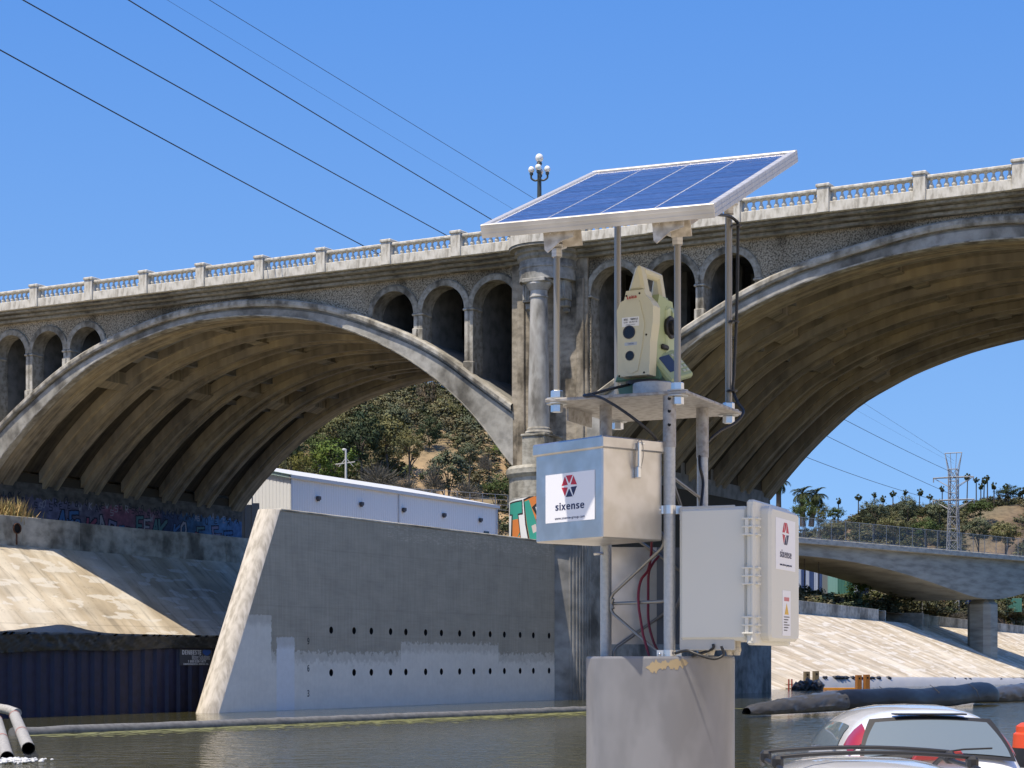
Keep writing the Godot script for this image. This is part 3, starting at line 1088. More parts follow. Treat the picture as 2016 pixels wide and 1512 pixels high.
	fill_poly(im, [Vector2(205, 24), Vector2(352, 16), Vector2(356, 96), Vector2(320, 98), Vector2(346, 256), Vector2(222, 256), Vector2(240, 96), Vector2(200, 94)], blk)
	fill_poly(im, [Vector2(212, 32), Vector2(346, 24), Vector2(348, 86), Vector2(312, 90), Vector2(338, 256), Vector2(250, 256), Vector2(258, 90), Vector2(212, 86)], teal)
	fill_poly(im, [Vector2(258, 120), Vector2(316, 118), Vector2(330, 190), Vector2(300, 232), Vector2(252, 226)], orange)
	fill_poly(im, [Vector2(280, 235), Vector2(334, 205), Vector2(338, 256), Vector2(270, 256)], orange)
	fill_poly(im, [Vector2(358, 14), Vector2(430, -10), Vector2(500, 0), Vector2(512, 40), Vector2(512, 118), Vector2(455, 132), Vector2(480, 256), Vector2(396, 256), Vector2(372, 150)], blk)
	fill_poly(im, [Vector2(366, 22), Vector2(432, 0), Vector2(494, 8), Vector2(506, 46), Vector2(500, 104), Vector2(440, 124), Vector2(468, 256), Vector2(406, 256), Vector2(380, 140)], orange)
	fill_poly(im, [Vector2(366, 26), Vector2(398, 18), Vector2(440, 130), Vector2(466, 256), Vector2(408, 256), Vector2(382, 140)], teal)
	fill_poly(im, [Vector2(416, 60), Vector2(440, 40), Vector2(476, 44), Vector2(480, 84), Vector2(444, 104)], blk)
	fill_poly(im, [Vector2(438, 58), Vector2(462, 54), Vector2(470, 76), Vector2(446, 90)], white)
	fill_poly(im, [Vector2(414, 160), Vector2(440, 150), Vector2(448, 190), Vector2(424, 200)], lin(0.6, 0.5, 0.45))
	M.tag = mat(1, 1, 1, 0.7)
	M.tag.albedo_texture = tex(im)


# ------------------------------------------------------------------ the setting
func land(x: float, d: float) -> float:
	var k := x / d * FOC + 1008.0
	var lw := 1.0 - smoothstep(1020.0, 1320.0, k)
	var rw := smoothstep(1150.0, 1500.0, k)
	var low := lerpf(10.7, 8.2, smoothstep(1000.0, 1500.0, k))
	var y := low
	y += lw * 33.0 * smoothstep(186.0, 305.0, d)
	y += lw * 4.0 * smoothstep(305.0, 360.0, d)
	y += rw * 2.0 * smoothstep(200.0, 330.0, d)
	var cr := 26.3 + 2.0 * smoothstep(1880.0, 1960.0, k) - 6.0 * (1.0 - smoothstep(1600.0, 1740.0, k))
	y += rw * cr * smoothstep(335.0, 445.0, d)
	y += hill_noise.get_noise_2d(x, d) * 2.4 * smoothstep(190.0, 250.0, d)
	return y


var hill_noise := FastNoiseLite.new()


func bank(k: float, r: float, y: float) -> Vector3:   # the upstream bank: k along it, r across it towards the camera
	return Vector3(0.4 * k + 0.916 * r, y, -(0.916 * k - 0.4 * r))


func build_setting() -> void:
	hill_noise.seed = 8
	hill_noise.frequency = 0.03
	hill_noise.fractal_octaves = 4
	# one sheet to the horizon, the river bed under the water
	var g := MB.new()
	g.quad(Vector3(-6000, -1.4, 400), Vector3(6000, -1.4, 400), Vector3(6000, -1.4, -6000), Vector3(-6000, -1.4, -6000))
	structure("ground", g, tri_tex(mat(0.20, 0.18, 0.14, 0.95), M.mottled, Vector3(0.05, 0.05, 0.05), true))
	var near := MB.new()
	near.box(Vector3(-60, -1.3, -27.5), Vector3(60, 0.02, 60))
	structure("yard_ground", near, tri_tex(mat(0.44, 0.40, 0.33, 0.95), M.mottled, Vector3(0.2, 0.2, 0.2), true))
	var wm := mat(0.062, 0.058, 0.020, 0.05)
	wm.metallic_specular = 0.42
	wm.normal_enabled = true
	var wn := noise_tex(31, 0.009, 5, [], 1024)
	wn.as_normal_map = true
	wn.bump_strength = 7.0
	wm.normal_texture = wn
	wm.normal_scale = 0.6
	wm.uv1_triplanar = true
	wm.uv1_world_triplanar = true
	wm.uv1_scale = Vector3(0.11, 0.11, 0.11)
	var wa := MB.new()
	wa.quad(Vector3(-300, 0, -27.4), Vector3(400, 0, -27.4), Vector3(400, 0, -700), Vector3(-300, 0, -700))
	structure("water", wa, wm)
	# left bank: slope, top and parapet
	var rows := []
	var uvs := []
	for i in 21:
		var t := i / 20.0
		var row := []
		var ru := []
		for j in 25:
			var q := j / 24.0
			row.append(river(lerpf(-36.6, -21.0, t), lerpf(9.25, -0.9, t), lerpf(70.0, -70.0, q)))
			ru.append(Vector2(q * 2.4, t))
		rows.append(row)
		uvs.append(ru)
	var sl := MB.new()
	sl.sheet(rows, uvs)
	structure("river_slope", sl, M.slope0)
	var bt := MB.new()
	bt.quad(river(-160, 10.55, 70), river(-36.8, 10.55, 70), river(-36.8, 10.55, -72), river(-160, 10.55, -72))
	structure("bank_top", bt, tri_tex(mat(0.36, 0.30, 0.21, 0.95), M.mottled, Vector3(0.15, 0.15, 0.15), true))
	var ob := MB.new()
	ob.sheet([[river(44.5, -0.9, 90), river(44.5, -0.9, -60)], [river(60.0, 9.25, 90), river(60.0, 9.25, -60)], [river(120.0, 9.4, 90), river(120.0, 9.4, -60)]], [[Vector2(0, 1), Vector2(3, 1)], [Vector2(0, 0), Vector2(3, 0)], [Vector2(0, -3), Vector2(3, -3)]], true)
	structure("opposite_slope", ob, M.slope1)
	var pw := thing("river_parapet", "low pale concrete parapet wall along the top of the left river slope", "wall", river(-36.7, 9.2, 0), RIVER_TURN)
	for i in 19:
		var z0 := 26.0 - i * 5.2
		var m := MB.new()
		m.box(Vector3(-0.22, -0.4, z0 - 5.185), Vector3(0.22, 1.82 + 0.04 * sin(i * 1.7), z0), 0.02)
		part("wall_panel", m, M.parapet, pw)
	# drain pipe mouth in the parapet, with its rust streak
	var dp := thing("drain_pipe", "black drain pipe mouth with rusty streak in the left parapet wall", "pipe", river(-36.46, 10.28, 0.55), RIVER_TURN)
	var m2 := MB.new()
	var side := Transform3D(Basis(Vector3(0, 0, 1), -PI / 2), Vector3.ZERO)
	m2.lathe([Vector2(0.30, 0.0), Vector2(0.34, 0.0), Vector2(0.34, 0.09), Vector2(0.30, 0.09), Vector2(0.30, 0.0)], 24, side)
	part("rim", m2, M.rust, dp)
	m2 = MB.new()
	m2.lathe([Vector2(0.0, 0.012), Vector2(0.305, 0.012)], 24, side)
	part("bore", m2, M.hole, dp)
	m2 = MB.new()
	m2.prism([Vector2(-0.06, -0.3), Vector2(0.06, -0.3), Vector2(0.075, -1.02), Vector2(-0.08, -1.02)], 0.0, 0.01, Transform3D(Basis(Vector3(0, 1, 0), PI / 2), Vector3.ZERO))
	part("rust_streak", m2, M.rust, dp)
	# upstream bank: slope, dry apron, parapet, land behind
	rows = []
	uvs = []
	for i in 13:
		var t := i / 12.0
		var row := []
		var ru := []
		for j in 41:
			var q := j / 40.0
			row.append(bank(lerpf(112.0, 470.0, q), lerpf(-50.3, -36.0, t), lerpf(6.93, -0.3, t)))
			ru.append(Vector2(q * 3.8, t))
		rows.append(row)
		uvs.append(ru)
	var s2 := MB.new()
	s2.sheet(rows, uvs, true)
	structure("upstream_slope", s2, M.slope1)
	var pp := thing("upstream_parapet", "long low concrete parapet at the top of the sunlit far slope", "wall")
	for i in 56:
		var k0 := 112.0 + i * 6.0
		if k0 + 6 > 231.0 and k0 < 251.0:
			continue
		var m := MB.new()
		var xf := Transform3D(Basis(Vector3(0.4, 0, -0.916), Vector3(0, 1, 0), Vector3(0.916, 0, 0.4)), bank(k0, -50.5, 6.8))
		m.box(Vector3(0, 0, -0.2), Vector3(5.97, 1.47, 0.2), 0.02, xf)
		part("wall_panel", m, M.parapet, pp)
	# outfall set into that bank
	var oxf := Transform3D(Basis(Vector3(0.4, 0, -0.916), Vector3(0, 1, 0), Vector3(0.916, 0, 0.4)), bank(229.5, -50.5, 6.85))
	var of := thing("storm_outfall", "blue-grey concrete storm drain outfall with steel gates set into the far slope", "outfall")
	var m3 := MB.new()
	m3.box(Vector3(0, -2.4, -4.0), Vector3(0.5, 1.4, 0.2), 0.02, oxf)
	part("wing_wall", m3, M.parapet, of)
	m3 = MB.new()
	m3.box(Vector3(21.6, -2.2, -4.0), Vector3(22.2, 1.4, 1.2), 0.02, oxf)
	part("wing_wall", m3, M.parapet, of)
	m3 = MB.new()
	m3.box(Vector3(13.0, -2.2, -4.0), Vector3(13.6, 1.4, 2.2), 0.02, oxf)
	part("wing_wall", m3, M.parapet, of)
	m3 = MB.new()
	m3.box(Vector3(0.5, -2.2, -3.9), Vector3(13.0, 1.2, -3.5), 0.0, oxf)
	part("back_wall", m3, mat(0.16, 0.19, 0.23, 0.8), of)
	for x in [13.8, 17.7]:
		m3 = MB.new()
		m3.box(Vector3(x, -2.0, -0.5), Vector3(x + 3.6, 1.2, -0.3), 0.03, oxf)
		part("steel_gate", m3, mat(0.13, 0.19, 0.24, 0.6, 0.3), of)
	m3 = MB.new()
	m3.box(Vector3(0.5, -2.4, -3.9), Vector3(21.6, -2.0, 2.6), 0.0, oxf)
	part("outfall_floor", m3, mat(0.12, 0.12, 0.12, 0.9), of)
	var b2 := MB.new()
	b2.quad(bank(112, -50.5, 8.1), bank(470, -50.5, 8.1), bank(470, -66.0, 8.3), bank(112, -66.0, 8.3))
	structure("upstream_bank_top", b2, tri_tex(mat(0.24, 0.19, 0.13, 0.95), M.mottled, Vector3(0.2, 0.2, 0.2), true))
	# hills
	var hm := MB.new()
	hm.tinted = true
	rows = []
	var xs := []
	var ds := []
	for i in 111:
		xs.append(-260.0 + i * 6.0)
	for j in 72:
		ds.append(118.0 + j * 6.0 if j < 62 else 490.0 + (j - 62) * 40.0)
	for d in ds:
		var row := []
		for x in xs:
			var rel := Basis(Vector3(0, 1, 0), -RIVER_TURN) * (Vector3(x, 0, -d) - RIVER)
			var r: float = 0.916 * x - 0.4 * d
			var dry: bool = (r < -57.0 and rel.z < -56.0) or (rel.x < -60.0 and rel.z < -40.0)
			row.append(Vector3(x, land(x, d) if dry else -3.0, -d))
		rows.append(row)
	hm.sheet(rows)
	var tn := FastNoiseLite.new()
	tn.seed = 40
	tn.frequency = 0.035
	tn.fractal_octaves = 4
	for i in hm.c.size():
		var p := hm.v[i]
		var t := tn.get_noise_2d(p.x, p.z)
		var dryness := clampf(0.5 + t * 1.4, 0, 1)
		hm.c[i] = Color(0.17, 0.14, 0.08).lerp(Color(0.42, 0.29, 0.16), dryness)
		if p.x > 40.0:
			hm.c[i] = Color(0.15, 0.125, 0.075).lerp(Color(0.27, 0.18, 0.105), dryness)
	var hmat := mat(1, 1, 1, 0.95)
	hmat.vertex_color_use_as_albedo = true
	tri_tex(hmat, M.mottled, Vector3(0.08, 0.08, 0.08), true)
	structure("hills", hm, hmat)


func build_river_wall() -> void:
	var t := thing("river_wall", "dark grey concrete divider wall with a sunlit slanting nose, two rows of drain holes and pale paint patches", "wall", RIVER, RIVER_TURN)
	var face := MB.new()
	var s := 1.96
	var top := 8.19
	var bot := -0.6
	var hz := [22.42, 20.67, 19.31, 17.74, 16.46, 14.75, 13.34, 11.66, 10.31, 8.72, 7.29, 5.66, 4.25, 2.53]
	var nose := func(y: float) -> float: return 30.1 - 4.05 * y / 8.19
	var uvf := func(y: float, z: float) -> Vector2: return Vector2(1.0 - z / 31.1, 1.0 - y / 8.19)
	var put4 := func(z0a: float, z0b: float, z1: float, y0: float, y1: float) -> void:
		face.quad(Vector3(s, y0, z0a), Vector3(s, y0, z1), Vector3(s, y1, z1), Vector3(s, y1, z0b), uvf.call(y0, z0a), uvf.call(y0, z1), uvf.call(y1, z1), uvf.call(y1, z0b))
	var bands := [[bot, 1.22, false], [1.22, 1.82, true], [1.82, 3.02, false], [3.02, 3.62, true], [3.62, top - 0.1, false]]
	for b in bands:
		var y0: float = b[0]
		var y1: float = b[1]
		if not b[2]:
			put4.call(nose.call(y0), nose.call(y1), 0.2, y0, y1)
			continue
		put4.call(nose.call(y0), nose.call(y1), hz[0] + 0.3, y0, y1)
		for i in hz.size():
			var z: float = hz[i]
			var yc := (y0 + y1) * 0.5
			var n := 16
			for k in n:
				var a0 := TAU * k / n
				var a1 := TAU * (k + 1) / n
				var p0 := Vector2(cos(a0), sin(a0))
				var p1 := Vector2(cos(a1), sin(a1))
				var e0 := p0 / maxf(absf(p0.x), absf(p0.y)) * 0.3
				var e1 := p1 / maxf(absf(p1.x), absf(p1.y)) * 0.3
				var i0 := p0 * Vector2(0.145, 0.155)
				var i1 := p1 * Vector2(0.145, 0.155)
				var q := [i0, e0, e1, i1]
				var w := []
				var uu := []
				for v in q:
					w.append(Vector3(s, yc + v.y, z - v.x))
					uu.append(uvf.call(yc + v.y, z - v.x))
				face.quad(w[0], w[1], w[2], w[3], uu[0], uu[1], uu[2], uu[3])
			var hl := MB.new()
			hl.lathe([Vector2(0.0, -0.45), Vector2(0.155, -0.45), Vector2(0.155, 0.0)], 16, Transform3D(Basis(Vector3(0, 0, 1), -PI / 2), Vector3(s - 0.001, yc, z)))
			part("drain_hole", hl, M.hole, t)
			var z2: float = hz[i + 1] + 0.3 if i + 1 < hz.size() else 0.2
			put4.call(z - 0.3, z - 0.3, z2, y0, y1)
	part("wall_face", face, M.wallface, t)
	var body := MB.new()
	var prof := [Vector2(30.1 + 0.30, -0.6), Vector2(26.05, 8.15), Vector2(0.0, 8.15), Vector2(0.0, -0.6)]
	body.prism(prof, 0.0, 0.5, Transform3D(Basis(Vector3(0, 0, 1), Vector3(0, 1, 0), Vector3(1, 0, 0)), Vector3(0.96, 0, 0)))
	part("wall_body", body, M.ring, t)
	var np := MB.new()
	var prev := []
	for j in 15:
		var y := lerpf(-0.6, 8.16, j / 14.0)
		var row := []
		for k in 13:
			var a := PI * k / 12.0
			row.append(Vector3(1.46 + 0.5 * cos(a), y, nose.call(y) + 0.5 * sin(a)))
		if prev.size():
			for k in 12:
				np.quad(prev[k], prev[k + 1], row[k + 1], row[k])
		prev = row
	for k in 11:
		np.tri(prev[0], prev[k + 1], prev[k + 2])
	for i in np.n.size():
		var p := np.v[i]
		var zc: float = nose.call(p.y)
		if absf(np.n[i].y) < 0.9:
			np.n[i] = Vector3((p.x - 1.46) / 0.5, 0.44, (p.z - zc) / 0.5).normalized()
	part("wall_nose", np, M.nose, t)
	var cop := MB.new()
	cop.box(Vector3(0.95, 8.09, 0.2), Vector3(1.99, 8.2, 26.05), 0.03)
	part("coping", cop, M.parapet, t)
	var jt := MB.new()
	jt.box(Vector3(1.9, -0.6, 0.35), Vector3(1.972, 8.1, 0.42))
	jt.box(Vector3(1.9, -0.6, 0.95), Vector3(1.985, 8.12, 1.02))
	part("expansion_joint", jt, M.hole, t)
	var digits := {"9": 2.84, "6": 1.71, "3": 0.67}
	for c in digits:
		text_on(t, "gauge_number", c, 0.15, 0.28, Transform3D(Basis(Vector3(0, 1, 0), PI / 2), Vector3(1.963, digits[c], 24.1)), M.black, true)


func build_tank() -> void:
	var t := thing("steel_tank", "dark navy corrugated steel water tank standing left of the wall nose", "tank", river(-0.7, 0, 0), RIVER_TURN)
	var m := MB.new()
	var z0 := 26.5
	var z1 := 47.5
	var n := int((z1 - z0) / 0.72)
	var navy := tri_tex(mat(0.010, 0.014, 0.05, 0.5), M.mottled, Vector3(0.3, 0.3, 0.3))
	for i in n:
		var z := z0 + i * 0.72
		var r := MB.new()
		var p := [Vector2(0, 0), Vector2(0.26, 0), Vector2(0.34, 0.11), Vector2(0.62, 0.11), Vector2(0.72, 0)]
		for k in 4:
			r.quad(Vector3(p[k].y, -0.5, z + p[k].x), Vector3(p[k].y, 2.5, z + p[k].x), Vector3(p[k + 1].y, 2.5, z + p[k + 1].x), Vector3(p[k + 1].y, -0.5, z + p[k + 1].x))
		part("corrugated_panel", r, navy, t)
	m.box(Vector3(-2.6, -0.5, z0), Vector3(-0.02, 2.6, z1))
	part("tank_body", m, navy, t)
	m = MB.new()
	m.box(Vector3(-2.6, 2.5, z0), Vector3(0.16, 2.62, z1), 0.03)
	part("top_rail", m, navy, t)
	# sign plate with its lettering
	var sx := Transform3D(Basis(Vector3(0, 1, 0), PI / 2), Vector3(0.13, 2.16, 28.3))
	m = MB.new()
	m.box(Vector3(-1.04, -0.32, -0.02), Vector3(1.04, 0.32, 0.0), 0.005, sx)
	part("sign_plate", m, mat(0.05, 0.055, 0.065, 0.5), t)
	text_on(t, "lettering", "DENBESTE", 1.2, 0.18, sx * Transform3D(Basis(), Vector3(-0.28, 0.2, 0.003)), M.white, true)
	text_on(t, "lettering", "Water Solutions", 1.15, 0.2, sx * Transform3D(Basis(), Vector3(0.3, 0.0, 0.003)), M.white)
	text_on(t, "lettering", "1 800 838-1477", 1.15, 0.10, sx * Transform3D(Basis(), Vector3(0.05, -0.16, 0.003)), M.white, true)
	text_on(t, "lettering", "ENVIRONMENTAL RENTAL CO.", 1.6, 0.07, sx * Transform3D(Basis(), Vector3(0.0, -0.27, 0.003)), M.white, true)
	m = MB.new()
	var blob := []
	for k in 16:
		var a := TAU * k / 16
		blob.append(Vector2(0.27 * cos(a), 0.12 * sin(a) * (1.0 + 0.25 * sin(3 * a))))
	m.prism(blob, 0.0, 0.004, sx * Transform3D(Basis(), Vector3(0.68, 0.21, 0.001)))
	part("emblem", m, mat(0.01, 0.10, 0.42, 0.5), t)
	# black plastic sheet folded over the rim
	var tarp := MB.new()
	var fnn := FastNoiseLite.new()
	fnn.seed = 17
	fnn.frequency = 0.9
	var rows := []
	for i in 131:
		var z := lerpf(z0, z1, i / 130.0)
		var row := []
		for j in 11:
			var q := j / 10.0
			var fold := fnn.get_noise_2d(z * 2.4 + q * 3.0, q * 2.2) * 0.09
			var hgt := lerpf(3.05, lerpf(2.56, 2.32, clampf((z - 27.0) / 12.0, 0, 1)) + 0.03 * sin(z * 0.9), clampf((q - 0.3) / 0.7, 0, 1))
			var x := 0.24 + fold if q > 0.25 else lerpf(-2.5, 0.2, q / 0.25)
			var up := 0.0
			if q < 0.3:
				up = 0.30 * exp(-pow((z - 35.6) / 1.6, 2.0)) * clampf(q / 0.15, 0, 1)
				up += 0.02 * fold
			row.append(Vector3(x, hgt + up + fold * 0.15, z))
		rows.append(row)
	tarp.sheet(rows, [], true)
	var tm := mat(0.016, 0.018, 0.016, 0.38)
	var o := thing("plastic_sheet", "black wrinkled plastic sheet folded over the top of the navy tank", "tarpaulin", river(-0.7, 0, 0), RIVER_TURN)
	part("sheet", tarp, tm, o)


func build_floats() -> void:
	var fnn := FastNoiseLite.new()
	fnn.seed = 61
	fnn.frequency = 0.25
	# containment boom along the wall
	var b := MB.new()
	var pts := []
	var rad := []
	for i in 81:
		var q := i / 80.0
		var p := Vector3(-13.45, 0.05, -50.6).lerp(Vector3(7.4, 0.05, -81.5), q)
		p += Vector3(0.876, 0, 0.48) * fnn.get_noise_1d(i * 1.3) * 0.12
		p.y += fnn.get_noise_1d(i * 3.0 + 90) * 0.03
		pts.append(p)
		rad.append(0.165 + 0.012 * fnn.get_noise_1d(i * 5.0))
	b.tube(pts, rad, 12)
	var boom := obj("floating_boom", b, tri_tex(mat(0.17, 0.17, 0.17, 0.75), M.mottled, Vector3(0.6, 0.6, 0.6)))
	tag(boom, "long grey floating boom lying on the water in front of the divider wall", "boom")
	# algae gathered against it
	var al := MB.new()
	al.tinted = true
	var r := RandomNumberGenerator.new()
	r.seed = 9
	var side := Vector3(0.829, 0, 0.559)
	for i in 240:
		var t := i / 240.0
		var a: Vector3 = pts[int(t * 80.0)].lerp(pts[int(t * 80.0) + 1], fposmod(t * 80.0, 1.0))
		var along: Vector3 = (pts[80] - pts[0]) / 240.0
		var reach := lerpf(3.6, 5.5, t)
		for j in 26:
			var q := j / 26.0
			var v := fnn.get_noise_2d(i * 0.55, j * 2.2) + 0.5 * fnn.get_noise_2d(i * 1.6 + 90, j * 4.0)
			if v < -0.35 + q * 1.05:
				continue
			var p := a + side * (0.1 + reach * q)
			p.y = 0.006
			al.tint = Color(0.115, 0.12, 0.035).lerp(Color(0.20, 0.20, 0.07), clampf(0.5 + v, 0, 1)) * r.randf_range(0.85, 1.1)
			al.quad(p, p + side * reach / 26.0, p + side * reach / 26.0 + along, p + along)
	for i in 500:
		var q: Vector3 = pts[r.randi() % 80] + side * (0.4 + absf(r.randfn(0, 0.9)))
		q.y = 0.008
		var s := r.randf_range(0.02, 0.09)
		al.tint = Color(0.15, 0.15, 0.04).lerp(Color(0.4, 0.38, 0.24), r.randf() * r.randf())
		al.tri(q + Vector3(s, 0, 0), q + Vector3(-s * 0.6, 0, -s * 2), q + Vector3(-s, 0, s * 1.5))
	var am := mat(1, 1, 1, 0.6)
	am.vertex_color_use_as_albedo = true
	var ao := obj("algae", al, am)
	ao.set_meta("kind", "stuff")
	tag(ao, "green algae scum gathered on the water along the grey boom", "algae")
	# pump discharge pipes at the left
	var pm := tri_tex(mat(0.46, 0.44, 0.40, 0.5), M.mottled, Vector3(1.2, 1.2, 1.2))
	var ends := [[spot(56, 1474, 39.0), spot(29, 1409, 47.2)], [spot(14, 1492, 38.4), spot(-6, 1418, 47.0)]]
	var lab := ["white open-ended discharge pipe near the left edge, right one of the strapped pair", "white discharge pipe cut by the left edge, left one of the strapped pair"]
	for i in 2:
		var o := thing("discharge_pipe", lab[i], "pipe", Vector3.ZERO, 0.0, "white discharge pipes")
		var a: Vector3 = ends[i][0]
		var c: Vector3 = ends[i][1]
		var m := MB.new()
		m.tube([a, a.lerp(c, 0.5), c], 0.135, 20, false)
		part("pipe_wall", m, pm, o)
		m = MB.new()
		m.tube([a, a.lerp(c, 0.5), c], 0.118, 20, false)
		part("pipe_inside", m, M.hole, o)
		m = MB.new()
		m.tube([a.lerp(c, 0.004), a.lerp(c, 0.05)], 0.139, 20, false)
		part("pipe_rim", m, pm, o)
		for q in [0.42, 0.97]:
			m = MB.new()
			m.tube([a.lerp(c, q), a.lerp(c, q + 0.012)], 0.142, 20, false)
			part("strap", m, mat(0.45, 0.09, 0.04, 0.6), o)
	var cr := MB.new()
	cr.tube([spot(34, 1404, 47.3), spot(14, 1397, 47.8), spot(-40, 1388, 48.5)], 0.12, 16)
	tag(obj("cross_pipe", cr, pm), "white pipe crossing behind the top of the two discharge pipes", "pipe")
	var fo := MB.new()
	for i in 200:
		var q := spot(30 + r.randfn(0, 26), 1500, 37.2)
		q.y = 0.01 + r.randf() * 0.05
		q.z += r.randfn(0, 0.35)
		var s := r.randf_range(0.02, 0.07)
		fo.ball(q, Vector3(s, s * 0.6, s), 3, 5)
	var f := obj("foam", fo, mat(0.55, 0.56, 0.56, 0.5))
	f.set_meta("kind", "stuff")
	tag(f, "white foam where the discharge pipes splash into the water", "foam")


func build_warehouse() -> void:
	var t := thing("white_warehouse", "long white corrugated metal warehouse behind the left arch", "warehouse", river(-41.0, 10.6, 0), RIVER_TURN)
	var wm := mat(0.86, 0.85, 0.82, 0.5)
	var em := mat(0.78, 0.80, 0.82, 0.5)
	var z0 := -35.0
	var z1 := -69.0
	var hgt := 6.35
	for p in [[-35.0, -51.3, 0.12], [-51.3, -69.0, 0.12]]:
		var m := MB.new()
		var n := int((p[0] - p[1]) / 0.34)
		for i in n:
			var za: float = p[0] - i * (p[0] - p[1]) / n
			var zb: float = p[0] - (i + 1) * (p[0] - p[1]) / n
			var zm := lerpf(za, zb, 0.7)
			m.quad(Vector3(0, 0, za), Vector3(0, 0, zm), Vector3(0, hgt, zm), Vector3(0, hgt, za))
			m.quad(Vector3(0, 0, zm), Vector3(-0.03, 0, lerpf(zm, zb, 0.4)), Vector3(-0.03, hgt, lerpf(zm, zb, 0.4)), Vector3(0, hgt, zm))
			m.quad(Vector3(-0.03, 0, lerpf(zm, zb, 0.4)), Vector3(0, 0, zb), Vector3(0, hgt, zb), Vector3(-0.03, hgt, lerpf(zm, zb, 0.4)))
		part("side_wall", m, wm, t)
	var e := MB.new()
	var wdt := 22.0
	for i in 64:
		var xa := -wdt * i / 64.0
		var xb := -wdt * (i + 1) / 64.0
		var xm := lerpf(xa, xb, 0.72)
		var ha := hgt + minf(-xa, wdt + xa) * 0.2
		var hb := hgt + minf(-xb, wdt + xb) * 0.2
		e.quad(Vector3(xm, 0, z0), Vector3(xa, 0, z0), Vector3(xa, ha, z0), Vector3(xm, lerpf(ha, hb, 0.72), z0))
		var xn := lerpf(xm, xb, 0.5)
		e.quad(Vector3(xn, 0, z0 - 0.04), Vector3(xm, 0, z0), Vector3(xm, lerpf(ha, hb, 0.72), z0), Vector3(xn, lerpf(ha, hb, 0.86), z0 - 0.04))
		e.quad(Vector3(xb, 0, z0), Vector3(xn, 0, z0 - 0.04), Vector3(xn, lerpf(ha, hb, 0.86), z0 - 0.04), Vector3(xb, hb, z0))
	part("end_wall", e, em, t)
	var r := MB.new()
	for sg in 2:
		var x0: float = 0.25 if sg == 0 else -wdt - 0.25
		r.quad(Vector3(x0, hgt - 0.03, z0 + 0.3), Vector3(x0, hgt - 0.03, z1 - 0.3), Vector3(-wdt / 2, hgt + wdt * 0.1 + 0.06, z1 - 0.3), Vector3(-wdt / 2, hgt + wdt * 0.1 + 0.06, z0 + 0.3))
	part("roof", r, mat(0.55, 0.56, 0.56, 0.6), t)
	var g := MB.new()
	g.box(Vector3(0.0, hgt - 0.32, z1 - 0.2), Vector3(0.24, hgt - 0.02, z0 + 0.2), 0.03)
	part("gutter", g, mat(0.66, 0.66, 0.64, 0.6), t)
	g = MB.new()
	g.prism([Vector2(0.2, hgt - 0.3), Vector2(0.2, hgt), Vector2(-wdt / 2, hgt + wdt * 0.1 + 0.05), Vector2(-wdt / 2, hgt + wdt * 0.1 - 0.28)], z0 - 0.02, z0 + 0.2)
	part("gable_trim", g, mat(0.42, 0.58, 0.55, 0.5), t)
	for z in [-38.8, -45.2, -52.0, -58.9, -65.6]:
		var v := MB.new()
		v.box(Vector3(0.02, hgt - 1.75, z - 0.22), Vector3(0.28, hgt - 1.45, z + 0.22), 0.04)
		v.box(Vector3(0.05, hgt - 1.85, z - 0.14), Vector3(0.2, hgt - 1.7, z + 0.14), 0.02)
		part("wall_lamp", v, mat(0.06, 0.06, 0.07, 0.5), t)
	var w := MB.new()
	w.box(Vector3(0.005, hgt - 3.4, -67.4), Vector3(0.06, hgt - 2.6, -66.4), 0.02)
	part("window", w, mat(0.015, 0.017, 0.02, 0.15), t)
	for z in [-51.3, -68.85, -35.1]:
		var d := MB.new()
		d.box(Vector3(0.005, 0, z - 0.1), Vector3(0.1, hgt - 0.33, z + 0.1), 0.02)
		part("downpipe", d, mat(0.60, 0.62, 0.64, 0.5), t)
	var bx := MB.new()
	bx.box(Vector3(-6.2, 2.6, z0), Vector3(-5.6, 4.4, z0 + 0.3), 0.04)
	part("duct", bx, mat(0.5, 0.52, 0.54, 0.5), t)


